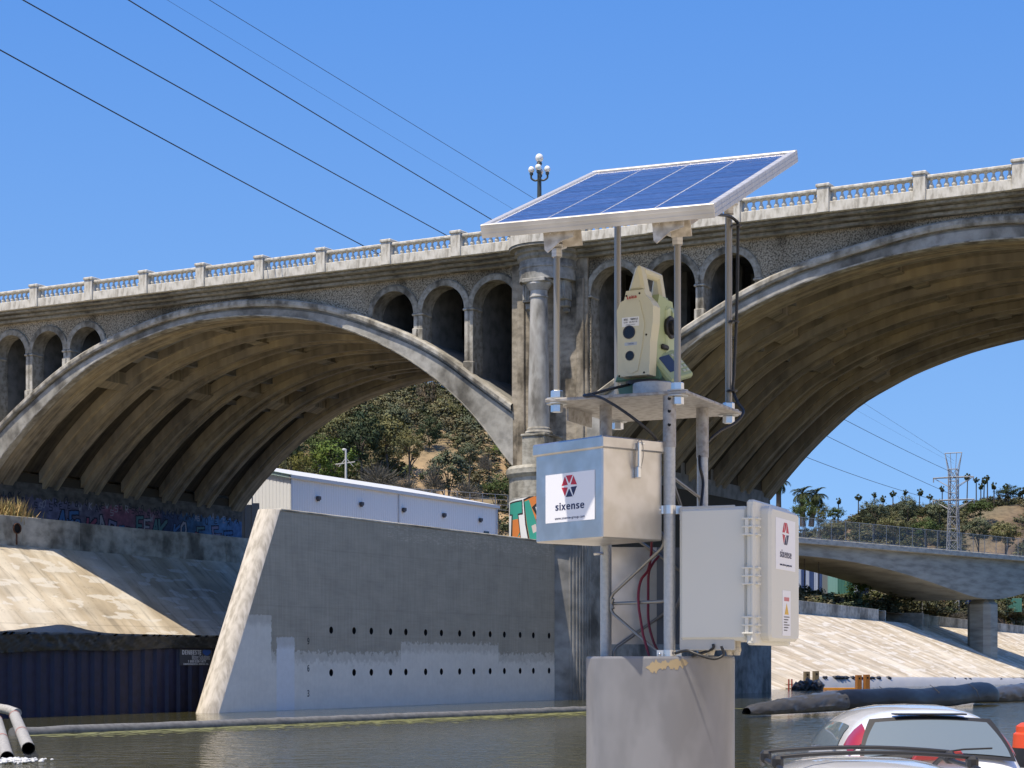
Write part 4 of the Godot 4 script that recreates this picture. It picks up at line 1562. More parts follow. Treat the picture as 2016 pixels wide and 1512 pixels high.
func build_low_bridge() -> void:
	var base := Vector3(63.6, 0, -248.0)
	# local x runs along the deck to the right and away
	var t := thing("road_bridge", "low grey concrete road bridge with a haunched girder crossing behind the right arch", "bridge", base, atan2(0.730, 0.683))
	var m := MB.new()
	var conc := relief(tri_tex(mat(0.43, 0.405, 0.345, 0.9), M.mottled, Vector3(0.03, 0.16, 0.03)), M.fine, 0.2)
	var top := 16.25
	var prof := []
	var tab := [Vector2(-60, 14.3), Vector2(-45.3, 14.2), Vector2(-38, 14.1), Vector2(-31.5, 13.8), Vector2(-24.7, 13.25), Vector2(-17.6, 12.4), Vector2(-10.1, 11.3), Vector2(-4.3, 10.45), Vector2(0, 10.2), Vector2(4.3, 10.45), Vector2(10.1, 11.3), Vector2(24.7, 13.25), Vector2(45, 14.2), Vector2(95, 14.2)]
	var up := []
	for i in 64:
		var x := lerpf(-56.0, 95.0, i / 63.0)
		prof.append(Vector2(x, curve(tab, x)))
		up.append(Vector2(x, top - 0.7))
	up.reverse()
	var poly := prof + up
	m.prism(poly, -0.7, -11.5)
	part("girder", m, conc, t)
	m = MB.new()
	m.box(Vector3(-56, top - 0.7, -12.0), Vector3(95, top - 0.05, 0.0), 0.04)
	part("deck_edge", m, relief(tri_tex(mat(0.52, 0.49, 0.43, 0.9), M.mottled, Vector3(0.1, 0.3, 0.1)), M.fine, 0.2), t)
	m = MB.new()
	m.box(Vector3(0.2, -1.5, -4.4), Vector3(3.5, 10.3, -1.0), 0.7)
	part("pier_column", m, conc, t)
	# chain-link fence on the deck
	var f := thing("deck_fence", "chain link fence along the edge of the low road bridge", "fence", base, atan2(0.730, 0.683))
	var st := mat(0.30, 0.32, 0.33, 0.5, 0.5)
	for i in 51:
		var x := -56.0 + i * 3.0
		var p := MB.new()
		p.tube([Vector3(x, top - 0.06, -0.25), Vector3(x, top + 2.3, -0.25)], 0.035, 6)
		part("fence_post", p, st, f)
	var rl := MB.new()
	for y in [0.05, 2.3]:
		rl.tube([Vector3(-56, top + y, -0.25), Vector3(95, top + y, -0.25)], 0.03, 6)
	part("fence_rail", rl, st, f)
	var wire := MB.new()
	var x := -56.0
	while x < 92.0:
		for sg in [-1.0, 1.0]:
			var a := Vector3(x, top + 0.05, -0.25)
			var b := Vector3(x + 2.25, top + 2.3, -0.25)
			if sg < 0:
				a.y = top + 2.3
				b.y = top + 0.05
			var nrm := Vector3(0, 0, 0.012)
			var wd := Vector3(-0.0055, 0.0055 * sg, 0)
			wire.quad(a - wd, b - wd, b + wd, a + wd)
		x += 0.22
	var wo := part("chain_link", wire, st, f)
	wo.set_meta("kind", "stuff")


func lattice(m: MB, a: Vector3, b: Vector3, w: float) -> void:
	m.tube([a, b], w, 4)


func build_pylon() -> void:
	var base := spot(1877, 1205, 300.0)
	var t := thing("power_pylon", "grey steel lattice power pylon standing before the scrubby hill", "pylon", base, -0.47)
	var st := mat(0.30, 0.31, 0.325, 0.6, 0.3)
	var h := 25.4
	var legs := []
	var wd := func(y: float) -> float: return lerpf(1.2, 0.64, clampf(y / 17.0, 0, 1))
	for sx in [-1.0, 1.0]:
		for sz in [-1.0, 1.0]:
			var m := MB.new()
			m.tube([Vector3(sx * wd.call(0.0), 0, sz * wd.call(0.0)), Vector3(sx * 0.64, 17, sz * 0.64), Vector3(sx * 0.64, h - 3.4, sz * 0.64)], 0.10, 5)
			part("leg", m, st, t)
	var br := MB.new()
	var y := 0.0
	while y < h - 4.2:
		var dy := 1.9
		var a: float = wd.call(y)
		var b: float = wd.call(y + dy)
		for q in 4:
			var rot := Basis(Vector3(0, 1, 0), q * PI / 2)
			lattice(br, rot * Vector3(-a, y, a), rot * Vector3(b, y + dy, b), 0.045)
			lattice(br, rot * Vector3(a, y, a), rot * Vector3(-b, y + dy, b), 0.045)
			lattice(br, rot * Vector3(-b, y + dy, b), rot * Vector3(b, y + dy, b), 0.045)
		y += dy
	part("bracing", br, st, t)
	for q in [[17.9, 3.3], [21.5, 3.2]]:
		var arm := MB.new()
		var yy: float = q[0]
		var l: float = q[1]
		for sz in [-0.8, 0.8]:
			arm.tube([Vector3(-l, yy, sz * 0.3), Vector3(0, yy, sz), Vector3(l, yy, sz * 0.3)], 0.08, 5)
		for sx in [-1.0, 1.0]:
			arm.tube([Vector3(sx * l, yy, 0), Vector3(sx * 0.64, yy - 1.5, 0.6)], 0.06, 5)
			arm.tube([Vector3(sx * l, yy, 0), Vector3(sx * 0.64, yy - 1.5, -0.6)], 0.06, 5)
			arm.tube([Vector3(sx * l, yy, 0), Vector3(sx * l, yy - 0.7, 0)], 0.09, 5)
		part("cross_arm", arm, st, t)
	var tp := MB.new()
	for sx in [-1.0, 1.0]:
		tp.tube([Vector3(sx * 0.64, h - 3.4, 0.64), Vector3(sx * 1.35, h, 0)], 0.07, 5)
		tp.tube([Vector3(sx * 0.64, h - 3.4, -0.64), Vector3(sx * 1.35, h, 0)], 0.07, 5)
		tp.tube([Vector3(sx * 0.3, h - 3.4, 0), Vector3(sx * 0.5, h, 0)], 0.05, 5)
	tp.tube([Vector3(-1.4, h, 0), Vector3(1.4, h, 0)], 0.08, 5)
	part("top_frame", tp, st, t)
	# the wires: each hangs from the pylon and climbs past the viaduct to the left
	var runs := [
		["lowest overhead power wire, passing behind the viaduct left of the pier", [Vector2(0, 100), Vector2(715, 483), Vector2(1588, 895.6), Vector2(1754, 966), Vector2(1860, 986)], 0.033],
		["second overhead power wire from the bottom, meeting the balustrade left of the lamp", [Vector2(65, 0), Vector2(860, 466), Vector2(1632, 856), Vector2(1764, 923), Vector2(1866, 972)], 0.033],
		["third overhead power wire from the bottom, running to the solar panel corner", [Vector2(262, 0), Vector2(955, 432), Vector2(1670, 825), Vector2(1789, 893), Vector2(1868, 927)], 0.033],
		["thin pale overhead wire, running in the sky above the three darker ones", [Vector2(420, 0), Vector2(1040, 390), Vector2(1714, 799), Vector2(1856, 894)], 0.017],
		["faintest overhead wire, between the third power wire and the top one", [Vector2(330, 0), Vector2(1010, 412), Vector2(1700, 815), Vector2(1858, 902)], 0.009],
	]
	var wm := mat(0.035, 0.036, 0.04, 0.6)
	for rr in runs:
		# least-squares parabola in height over the distance along the run
		var sx := [0.0, 0.0, 0.0, 0.0, 0.0]
		var sy := [0.0, 0.0, 0.0]
		for p in rr[1]:
			var k: float = (p.x - 1008.0) / FOC
			var d := (0.4411 - k)
			d = 61.8 / d
			var yy := height_at(p.y, d)
			var u := d / 100.0
			for i in 5:
				sx[i] += pow(u, i)
			for i in 3:
				sy[i] += yy * pow(u, i)
		var mt := Basis(Vector3(sx[0], sx[1], sx[2]), Vector3(sx[1], sx[2], sx[3]), Vector3(sx[2], sx[3], sx[4]))
		var co := mt.inverse() * Vector3(sy[0], sy[1], sy[2])
		var pts := []
		for i in 61:
			var d := lerpf(70.0, 300.0, i / 60.0)
			var u := d / 100.0
			pts.append(Vector3(-61.8 + 0.4411 * d, co.x + co.y * u + co.z * u * u, -d))
		var m := MB.new()
		m.tube(pts, rr[2], 5)
		tag(obj("power_wire", m, wm), rr[0], "wire", "overhead wires")


# ------------------------------------------------------------------ the survey station
func hexnut(m: MB, c: Vector3, r: float, h: float) -> void:
	var p := []
	for k in 6:
		p.append(Vector2(cos(k * PI / 3 + 0.4), sin(k * PI / 3 + 0.4)) * r)
	m.prism(p, -h * 0.5, h * 0.5, Transform3D(Basis(Vector3(1, 0, 0), -PI / 2), c), h * 0.1)


func disc(m: MB, c: Vector3, r: float, h: float, sides := 20) -> void:
	m.lathe([Vector2(0.0, -h * 0.5), Vector2(r, -h * 0.5), Vector2(r, h * 0.5), Vector2(0.0, h * 0.5)], sides, Transform3D(Basis(), c))


func logo(t: Node, c: Transform3D, r: float) -> void:   # a six-sided badge cut by a white star: four red wedges and two navy ones
	var cols := [M.red, M.red, M.red, M.ink, M.ink, M.red]
	for k in 6:
		var a0 := PI / 2 + PI / 6 - k * PI / 3
		var p := []
		var o0 := Vector2(cos(a0), sin(a0)) * r
		var o1 := Vector2(cos(a0 - PI / 3), sin(a0 - PI / 3)) * r
		var mid := (o0 + o1).normalized()
		var e := (o1 - o0).normalized()
		p = [o0 + e * r * 0.075, o1 - e * r * 0.075, mid * r * 0.24 + e * r * 0.02, mid * r * 0.24 - e * r * 0.02]
		var m := MB.new()
		m.prism(p, 0.0, 0.0006)
		part("badge_wedge", m, cols[[0, 1, 3, 4, 5, 2][k]] if false else [M.red, M.red, M.ink, M.ink, M.red, M.red][k], t, c)


func build_station() -> void:
	# post
	var post := thing("steel_post", "thick grey painted steel pipe post carrying the survey station", "post", Vector3(0.43, 0, -5.45))
	var m := MB.new()
	m.lathe([Vector2(0.211, -0.4), Vector2(0.215, 2.008), Vector2(0.213, 2.014), Vector2(0.204, 2.014), Vector2(0.203, 1.9)], 64, Transform3D())
	part("pipe", m, M.post, post)
	m = MB.new()
	m.lathe([Vector2(0.0, 2.006), Vector2(0.204, 2.006)], 48, Transform3D())
	part("cap_plate", m, M.post, post)
	# bare patch of old primer just under the rim
	m = MB.new()
	var ragged := FastNoiseLite.new()
	ragged.seed = 4
	ragged.frequency = 0.11
	ragged.fractal_octaves = 4
	var rows := []
	for i in 2:
		var row := []
		for j in 71:
			var q := j / 70.0
			var a := lerpf(-0.27, 0.30, q)
			var wide := (0.011 + 0.009 * sin(PI * q)) * clampf(sin(PI * q) * 3.0, 0.12, 1.0)
			var mid := 1.982 + 0.016 * q + 0.004 * ragged.get_noise_1d(j * 0.6 + 30)
			var y := mid + wide * (0.6 + ragged.get_noise_1d(j * 1.0)) * (1.0 if i == 0 else -1.0)
			row.append(Vector3(0.2155 * sin(a), minf(y, 2.007), 0.2155 * cos(a)))
		rows.append(row)
	m.sheet(rows)
	part("bare_patch", m, mat(0.36, 0.28, 0.165, 0.8), post)
	# lattice mast
	var pa := Vector3(0.4416, 0, -5.27)
	var pb := Vector3(0.274, 0, -5.485)
	var pc := Vector3(0.561, 0, -5.536)
	var mast := thing("lattice_mast", "galvanized triangular lattice mast of three tubes standing on the steel post", "mast", Vector3.ZERO)
	for p in [pa, pb, pc]:
		m = MB.new()
		m.tube([p + Vector3(0, 1.95, 0), p + Vector3(0, 2.61, 0)], 0.0165, 20)
		part("mast_tube", m, M.galv, mast)
		m = MB.new()
		m.tube([p + Vector3(0, 2.6, 0), p + Vector3(0, 2.745, 0)], 0.0185, 20)
		part("tube_sleeve", m, M.plate, mast)
	for q in [[0.0, 2.735], [0.0, 2.70], [0.0, 2.662]]:
		m = MB.new()
		m.tube([pa + Vector3(-0.002, q[1] - 0.001, 0.0165), pa + Vector3(-0.002, q[1], 0.0192)], 0.0048, 10)
		part("bolt_hole", m, M.hole, mast)
	# zigzag braces bent from round bar on the faces
	var zig := func(a: Vector3, b: Vector3, y0: float, step: float, n: int) -> void:
		var z := MB.new()
		var pts := []
		var d := (b - a).normalized()
		for i in n + 1:
			var p: Vector3 = (a + d * 0.021 if i % 2 == 0 else b - d * 0.021) + Vector3(0, y0 + i * step, 0)
			var inw := d if i % 2 == 0 else -d
			pts.append(p + inw * 0.012 + Vector3(0, -0.022, 0))
			pts.append(p + inw * 0.002 + Vector3(0, -0.008, 0))
			pts.append(p + inw * 0.002 + Vector3(0, 0.008, 0))
			pts.append(p + inw * 0.012 + Vector3(0, 0.022, 0))
		z.tube(pts, 0.0046, 8)
		part("brace", z, M.rod, mast)
	zig.call(pb, pa, 2.175, 0.165, 2)
	zig.call(pa, pb, 1.995, 0.165, 1)
	zig.call(pc, pa, 2.46, 0.08, 1)
	zig.call(pa, pc, 2.48, -0.165, 2)
	zig.call(pb, pc, 2.02, 0.2, 2)
	var hb := MB.new()
	hb.tube([pb + Vector3(0.015, 2.168, 0.006), pa + Vector3(-0.02, 2.168, -0.004), pa + Vector3(0, 2.175, 0)], 0.0048, 8)
	part("brace", hb, M.rod, mast)
	# top plate with its bolts, and the four rods that carry the panel
	var pt := Vector3(0.3965, 2.75, -5.546)
	var turn := -0.4328
	var plate := thing("mounting_plate", "weathered grey square steel plate bolted on top of the mast", "plate", pt, turn)
	m = MB.new()
	m.box(Vector3(-0.215, -0.005, -0.255), Vector3(0.215, 0.005, 0.255), 0.002)
	part("plate", m, M.plate, plate)
	m = MB.new()
	m.box(Vector3(-0.20, -0.045, -0.05), Vector3(-0.194, -0.005, 0.13))
	part("plate_stiffener", m, M.plate, plate)
	var cs := [Vector3(-0.19, 0, 0.225), Vector3(0.18, 0, 0.23), Vector3(0.18, 0, -0.225), Vector3(-0.18, 0, -0.225)]
	for c in cs:
		m = MB.new()
		hexnut(m, c + Vector3(0, 0.020, 0), 0.018, 0.022)
		hexnut(m, c + Vector3(0, -0.020, 0), 0.018, 0.022)
		part("nut", m, M.zinc, plate)
		m = MB.new()
		disc(m, c + Vector3(0, 0.007, 0), 0.030, 0.004)
		disc(m, c + Vector3(0, -0.007, 0), 0.030, 0.004)
		part("washer", m, M.galv, plate)
	# panel frame of reference: its lower left corner, along its lower edge, up its slope
	var A := Vector3(-0.0851, 3.1571, -4.983)
	var yaw := 0.37706
	var tilt := 0.3798
	var ea := Vector3(cos(yaw), 0, sin(yaw))
	var eb := Vector3(sin(yaw) * cos(tilt), sin(tilt), -cos(yaw) * cos(tilt))
	var en := ea.cross(eb).normalized()
	if en.y < 0:
		en = -en
	var under := func(p: Vector3) -> float: return A.y - (en.x * (p.x - A.x) + en.z * (p.z - A.z)) / en.y
	var names := ["left front rod between plate and panel, before the viaduct pier", "near rod between plate and panel, just right of the survey instrument", "right rear rod between plate and panel, with a black cable strapped along it", "rear rod between plate and panel, behind the survey instrument's left side"]
	for i in 4:
		var c: Vector3 = pt + Basis(Vector3(0, 1, 0), turn) * cs[i]
		var tp: float = [3.19, 3.19, 3.375, 3.385][i]
		var rod := thing("support_rod", names[i], "rod", c, 0.0, "rods that carry the solar panel")
		m = MB.new()
		var r: float = 0.0095 if i < 2 else 0.0105
		m.tube([Vector3(0, 0.03, 0), Vector3(0, tp - c.y, 0)], r, 16)
		part("rod", m, M.rod, rod)
		m = MB.new()
		hexnut(m, Vector3(0, tp - c.y - 0.012, 0), 0.0165, 0.026)
		disc(m, Vector3(0, tp - c.y + 0.006, 0), 0.029, 0.005)
		disc(m, Vector3(0, tp - c.y + 0.016, 0), 0.033, 0.006)
		part("rod_flange", m, M.frame, rod)
		m = MB.new()
		hexnut(m, Vector3(0, tp - c.y + 0.031, 0), 0.016, 0.022)
		m.tube([Vector3(0, tp - c.y + 0.03, 0), Vector3(0, tp - c.y + 0.075, 0)], 0.008, 10)
		part("top_nut", m, M.frame, rod)
	# solar panel: frame, glass, 36 cells
	var sp := thing("solar_panel", "blue solar panel in a white metal frame tilted above the survey station", "solar panel")
	var px := Transform3D(Basis(ea, eb, en), A)
	var W := 0.64
	var L := 0.9987
	var fw := 0.016
	m = MB.new()
	m.box(Vector3(0, 0, -0.036), Vector3(W, fw, 0.0), 0.0015)
	part("frame_side", m, M.frame, sp, px)
	m = MB.new()
	m.box(Vector3(0, L - 0.026, -0.036), Vector3(W, L, 0.0), 0.0015)
	part("frame_side", m, M.frame, sp, px)
	for x in [[0.0, 0.019], [W - 0.019, W]]:
		m = MB.new()
		m.box(Vector3(x[0], fw, -0.036), Vector3(x[1], L - 0.026, -0.0004), 0.0015)
		part("frame_side", m, M.frame, sp, px)
	# folded ridges along the frame's outer face
	for q in [[-0.012, -0.014], [-0.024, -0.026]]:
		m = MB.new()
		m.box(Vector3(0.002, -0.0012, q[1]), Vector3(W - 0.002, 0.0, q[0]))
		m.box(Vector3(W, 0.002, q[1]), Vector3(W + 0.0012, L - 0.002, q[0]))
		part("frame_ridge", m, M.frame, sp, px)
	m = MB.new()
	m.box(Vector3(0.019, fw, -0.010), Vector3(W - 0.019, L - 0.026, -0.006))
	part("backsheet", m, mat(0.70, 0.71, 0.74, 0.35), sp, px)
	var vary := []
	for k in 5:
		var cm := tri_tex(mat(0.055 + 0.004 * k, 0.085 + 0.006 * k, 0.20 + 0.012 * k, 0.3), noise_tex(50 + k, 0.03, 3, [[0.2, 0.7, 0.72, 0.8], [0.8, 1, 1, 1]], 128, FastNoiseLite.TYPE_CELLULAR), Vector3(9, 9, 9))
		cm.clearcoat_enabled = true
		cm.clearcoat = 0.6
		cm.clearcoat_roughness = 0.08
		vary.append(cm)
	var cw := (W - 0.038 - 0.012) / 4.0
	var ch := (L - fw - 0.026 - 0.016) / 9.0
	var r2 := RandomNumberGenerator.new()
	r2.seed = 3
	var bus := MB.new()
	for i in 4:
		for j in 9:
			var x0 := 0.019 + 0.006 + i * cw
			var y0 := fw + 0.008 + j * ch
			m = MB.new()
			m.box(Vector3(x0 + 0.0026, y0 + 0.0026, -0.006), Vector3(x0 + cw - 0.0026, y0 + ch - 0.0026, -0.0048))
			part("solar_cell", m, vary[r2.randi() % 5], sp, px)
			for k in 3:
				var by := y0 + ch * (k + 0.5) / 3.0
				bus.box(Vector3(x0 + 0.002, by - 0.0005, -0.0049), Vector3(x0 + cw - 0.002, by + 0.0005, -0.0044))
	var bo := part("busbar", bus, mat(0.16, 0.20, 0.34, 0.4), sp, px)
	bo.set_meta("kind", "stuff")
	# rails under the panel and the cut brackets at their ends
	for x in [[0.15, 0.205], [0.50, 0.56]]:
		m = MB.new()
		m.box(Vector3(x[0], 0.10, -0.050), Vector3(x[1], L - 0.1, -0.0365), 0.002)
		m.box(Vector3(x[0], 0.10, -0.085), Vector3(x[0] + 0.004, L - 0.1, -0.05))
		part("mounting_rail", m, M.bracket, sp, px)
	var b1 := [Vector2(0.0, 0.0), Vector2(0.085, 0.0), Vector2(0.085, -0.022), Vector2(0.05, -0.030), Vector2(0.012, -0.058), Vector2(0.004, -0.05)]
	for q in [[0.165, 0.13], [0.465, 0.13]]:
		m = MB.new()
		m.prism(b1, 0.0, 0.004, px * Transform3D(Basis(Vector3(1, 0, 0), Vector3(0, sin(0.38), cos(0.38)), Vector3(0, -cos(0.38), sin(0.38))), Vector3(q[0], q[1] - 0.10, -0.036)))
		part("end_bracket", m, M.bracket, sp)
		m = MB.new()
		m.boxc(px * Vector3(q[0] + 0.062, q[1] - 0.06, -0.062), Vector3(0.055, 0.05, 0.006), 0.001, px.basis * Basis(Vector3(1, 0, 0), PI / 2))
		part("bracket_web", m, M.bracket, sp)
		m = MB.new()
		m.ball(px * Vector3(q[0] + 0.02, q[1] - 0.104, -0.043), Vector3.ONE * 0.0035, 5, 8)
		part("bracket_bolt", m, M.zinc, sp)
	build_instrument(pt)
	build_boxes(pa)
	# cables
	var cab := MB.new()
	cab.tube(smooth([spot(1240, 757, 5.5), spot(1205, 765, 5.42), spot(1165, 776, 5.36), spot(1150, 778.5, 5.32), spot(1155, 780.5, 5.30), spot(1172, 780, 5.28), spot(1195, 789, 5.24), spot(1230, 811, 5.2), spot(1265, 838, 5.2), spot(1292, 866, 5.25), spot(1300, 905, 5.36)]), 0.0042, 8)
	tag(obj("instrument_cable", cab, M.rubber), "black cable looping from the survey instrument down behind the aluminium box", "cable")
	cab = MB.new()
	cab.tube(smooth([spot(1405, 422, 5.5), spot(1430, 424, 5.62), spot(1448, 434, 5.66), spot(1453, 452, 5.66), spot(1452, 560, 5.66), spot(1449, 650, 5.66), spot(1445, 740, 5.66), spot(1443, 768, 5.66), spot(1452, 792, 5.64), spot(1462, 806, 5.62), spot(1461, 818, 5.6), spot(1445, 834, 5.58), spot(1418, 848, 5.56), spot(1395, 868, 5.54), spot(1379, 892, 5.53), spot(1378, 918, 5.5), spot(1384, 950, 5.5), spot(1380, 1000, 5.45), spot(1372, 1100, 5.42), spot(1360, 1280, 5.4)]), 0.0046, 8)
	tag(obj("panel_cable", cab, M.rubber), "black cable from the solar panel strapped down the right rear rod", "cable")
	for y in [445.0, 634.0, 770.0]:
		var x := lerpf(1449.5, 1440.5, (y - 445.0) / 330.0)
		cab = MB.new()
		var cp := spot(x, y, 5.655)
		cab.tube([cp + Vector3(0, -0.002, 0), cp + Vector3(0, 0.003, 0)], 0.0165, 12)
		tag(obj("cable_tie", cab, M.rubber), {445.0: "topmost", 634.0: "middle", 770.0: "lowest"}[y] + " black cable tie round the right rear rod", "cable tie", "cable ties on the rod")
	var redm := mat(0.16, 0.008, 0.018, 0.4)
	cab = MB.new()
	cab.tube(smooth([spot(1283, 1055, 5.40), spot(1282, 1090, 5.40), spot(1276, 1122, 5.38), spot(1263, 1140, 5.37), spot(1257, 1165, 5.36), spot(1258, 1200, 5.35), spot(1266, 1250, 5.33), spot(1278, 1292, 5.31), spot(1280, 1304, 5.31)]), 0.0038, 8)
	tag(obj("red_cable", cab, redm), "dark red cable bowing left between mast tubes, below the aluminium box", "cable")
	cab = MB.new()
	cab.tube(smooth([spot(1297, 1095, 5.44), spot(1285, 1110, 5.42), spot(1277, 1130, 5.41), spot(1276, 1180, 5.40), spot(1277, 1225, 5.38), spot(1286, 1262, 5.36), spot(1300, 1292, 5.33), spot(1302, 1304, 5.33)]), 0.0038, 8)
	tag(obj("red_cable", cab, redm), "dark red cable hanging straight between mast tubes, beside the bowed one", "cable")
	cab = MB.new()
	cab.tube(smooth([spot(1330, 1286, 5.25), spot(1352, 1281, 5.2), spot(1375, 1289, 5.18), spot(1405, 1297, 5.17), spot(1424, 1289, 5.17), spot(1420, 1272, 5.17)]), 0.004, 8)
	cab.tube(smooth([spot(1362, 1292, 5.24), spot(1392, 1282, 5.22), spot(1404, 1276, 5.2), spot(1404, 1268, 5.2)]), 0.004, 8)
	tag(obj("gland_cable", cab, M.rubber), "black cables curling below the grey enclosure's cable glands", "cable")


func smooth(pts: Array) -> Array:
	var c := Curve3D.new()
	for i in pts.size():
		var t: Vector3 = (pts[mini(i + 1, pts.size() - 1)] - pts[maxi(i - 1, 0)]) / 6.0
		c.add_point(pts[i], -t, t)
	var o := []
	for p in c.tessellate(4, 3):
		o.append(p)
	return o


func build_instrument(pt: Vector3) -> void:
	var t := thing("survey_instrument", "cream and green robotic survey total station on the mounting plate", "survey instrument", Vector3(0.394, pt.y + 0.077, -5.52), -0.5236)
	var zs := func(zx: float, zy: float) -> Vector2: return Vector2((zx - 351.0) * 0.000278, (1245.0 - zy) * 0.000275)
	# side cover
	var outline := []
	for p in [[165, 1240], [160, 760], [152, 540], [195, 452], [238, 436], [262, 340], [470, 340], [485, 400], [540, 456], [575, 520], [570, 700], [542, 880], [526, 1240]]:
		outline.append(zs.call(p[0], p[1]))
	outline.reverse()
	var m := MB.new()
	m.prism(outline, 0.035, 0.082, Transform3D(), 0.009)
	part("side_cover", m, M.cream, t)
	# raised tapering panel on the cover
	var inn := []
	for p in [[262, 1190], [205, 950], [215, 700], [275, 455], [420, 452], [480, 700], [448, 950], [400, 1190], [330, 1216]]:
		inn.append(zs.call(p[0], p[1]))
	inn.reverse()
	m = MB.new()
	m.prism(inn, 0.082, 0.0845, Transform3D(), 0.0018)
	part("cover_panel", m, M.cream, t)
	# handle: front post, grip, rear post
	var hp := []
	for p in [[270, 338], [345, 110], [368, 78], [395, 74], [412, 92], [462, 338]]:
		hp.append(zs.call(p[0], p[1]))
	hp.reverse()
	m = MB.new()
	m.prism(hp, 0.040, 0.078, Transform3D(), 0.008)
	part("handle", m, M.cream, t)
	var grip := Vector2(0.0, 0)
	m = MB.new()
	m.box(Vector3(-0.004, 0.297, -0.062), Vector3(0.02, 0.322, 0.05), 0.007)
	part("handle", m, M.cream, t)
	var hr := []
	for p in [[300, 400], [345, 110], [368, 78], [395, 74], [412, 92], [462, 400]]:
		hr.append(zs.call(p[0], p[1]))
	hr.reverse()
	m = MB.new()
	m.prism(hr, -0.076, -0.046, Transform3D(), 0.008)
	part("handle", m, M.cream, t)
	m = MB.new()
	m.box(Vector3(-0.008, 0.252, -0.01), Vector3(0.012, 0.268, 0.03), 0.004)
	part("sight", m, M.black, t)
	# body, yoke and rear cover in pale green
	m = MB.new()
	m.box(Vector3(-0.042, 0.008, -0.05), Vector3(0.042, 0.225, 0.034), 0.006)
	part("body", m, M.green, t)
	var yk := [Vector2(0.034, 0.03), Vector2(0.034, 0.20), Vector2(0.02, 0.243), Vector2(-0.035, 0.235), Vector2(-0.07, 0.235), Vector2(-0.083, 0.20), Vector2(-0.082, 0.02)]
	var yx := Transform3D(Basis(Vector3(0, 0, 1), Vector3(0, 1, 0), Vector3(1, 0, 0)), Vector3.ZERO)
	m = MB.new()
	m.prism(yk, 0.030, 0.052, yx, 0.006)
	part("yoke", m, M.green, t)
	m = MB.new()
	m.prism([Vector2(-0.02, 0.06), Vector2(-0.02, 0.205), Vector2(-0.035, 0.218), Vector2(-0.075, 0.21), Vector2(-0.092, 0.16), Vector2(-0.092, 0.05), Vector2(-0.08, 0.02)], 0.050, 0.058, yx, 0.005)
	part("yoke_cover", m, mat(0.44, 0.50, 0.29, 0.42), t)
	m = MB.new()
	m.prism(outline, -0.078, -0.050, Transform3D(), 0.006)
	part("rear_cover", m, M.green, t)
	# focus knob on the side
	var kx := Transform3D(Basis(Vector3(0, 0, 1), -PI / 2), Vector3(0.052, 0.155, -0.045))
	m = MB.new()
	m.lathe([Vector2(0.033, 0.0), Vector2(0.034, 0.008), Vector2(0.031, 0.012), Vector2(0.0, 0.012)], 28, kx)
	part("knob", m, M.rubber, t)
	m = MB.new()
	m.lathe([Vector2(0.022, 0.011), Vector2(0.022, 0.022), Vector2(0.019, 0.025), Vector2(0.012, 0.025), Vector2(0.012, 0.036), Vector2(0.0, 0.037)], 24, kx)
	part("knob_dial", m, M.black, t)
	# lens windows in the cover, each with a rim
	for q in [[302, 780, 62, 0.0195], [310, 1028, 46, 0.0140]]:
		var c: Vector2 = zs.call(q[0], q[1])
		var fx := Transform3D(Basis(Vector3(1, 0, 0), PI / 2), Vector3(c.x, c.y, 0.0845))
		m = MB.new()
		m.lathe([Vector2(q[3], -0.001), Vector2(q[3], 0.0018), Vector2(q[3] * 0.86, 0.0018), Vector2(q[3] * 0.84, 0.0)], 28, fx)
		part("window_rim", m, mat(0.03, 0.026, 0.03, 0.4), t)
		m = MB.new()
		m.lathe([Vector2(q[3] * 0.86, 0.0006), Vector2(0.0, 0.0007)], 28, fx)
		part("lens_window", m, mat(0.006, 0.005, 0.007, 0.25), t)
	# sticker with small print, name in red script, pale mark
	var s0: Vector2 = zs.call(318, 670)
	m = MB.new()
	m.box(Vector3(s0.x - 0.0275, s0.y - 0.0135, 0.0845), Vector3(s0.x + 0.0275, s0.y + 0.0135, 0.0851))
	part("sticker", m, M.white, t)
	text_on(t, "small_print", "KSE", 0.012, 0.0055, Transform3D(Basis(), Vector3(s0.x - 0.015, s0.y + 0.007, 0.0852)), M.black, true)
	text_on(t, "small_print", "TM30-0.5", 0.024, 0.005, Transform3D(Basis(), Vector3(s0.x + 0.012, s0.y + 0.007, 0.0852)), M.black, true)
	text_on(t, "small_print", "S/N  364018", 0.044, 0.0045, Transform3D(Basis(), Vector3(s0.x, s0.y - 0.001, 0.0852)), mat(0.12, 0.13, 0.14, 0.6))
	text_on(t, "small_print", "survey control", 0.03, 0.004, Transform3D(Basis(), Vector3(s0.x, s0.y - 0.0085, 0.0852)), mat(0.2, 0.22, 0.22, 0.6))
	var n0: Vector2 = zs.call(332, 410)
	text_on(t, "red_script", "Leica", 0.030, 0.0095, Transform3D(Basis(Vector3(0, 0, 1), 0.08), Vector3(n0.x, n0.y, 0.0848)), mat(0.42, 0.02, 0.015, 0.5), true)
	var n1: Vector2 = zs.call(320, 903)
	m = MB.new()
	m.box(Vector3(n1.x - 0.02, n1.y - 0.0045, 0.0845), Vector3(n1.x + 0.02, n1.y + 0.0045, 0.0848))
	part("pale_mark", m, mat(0.42, 0.46, 0.50, 0.5), t)
	text_on(t, "pale_lettering", "TM30", 0.02, 0.005, Transform3D(Basis(), Vector3(n1.x, n1.y, 0.0849)), mat(0.22, 0.27, 0.36, 0.5), true)
	for q in [[265, 392], [418, 378], [496, 820], [183, 1232], [470, 1216]]:
		var c: Vector2 = zs.call(q[0], q[1])
		m = MB.new()
		m.ball(Vector3(c.x, c.y, 0.0825), Vector3(0.0032, 0.0032, 0.0015), 5, 10)
		part("screw", m, M.hole, t)
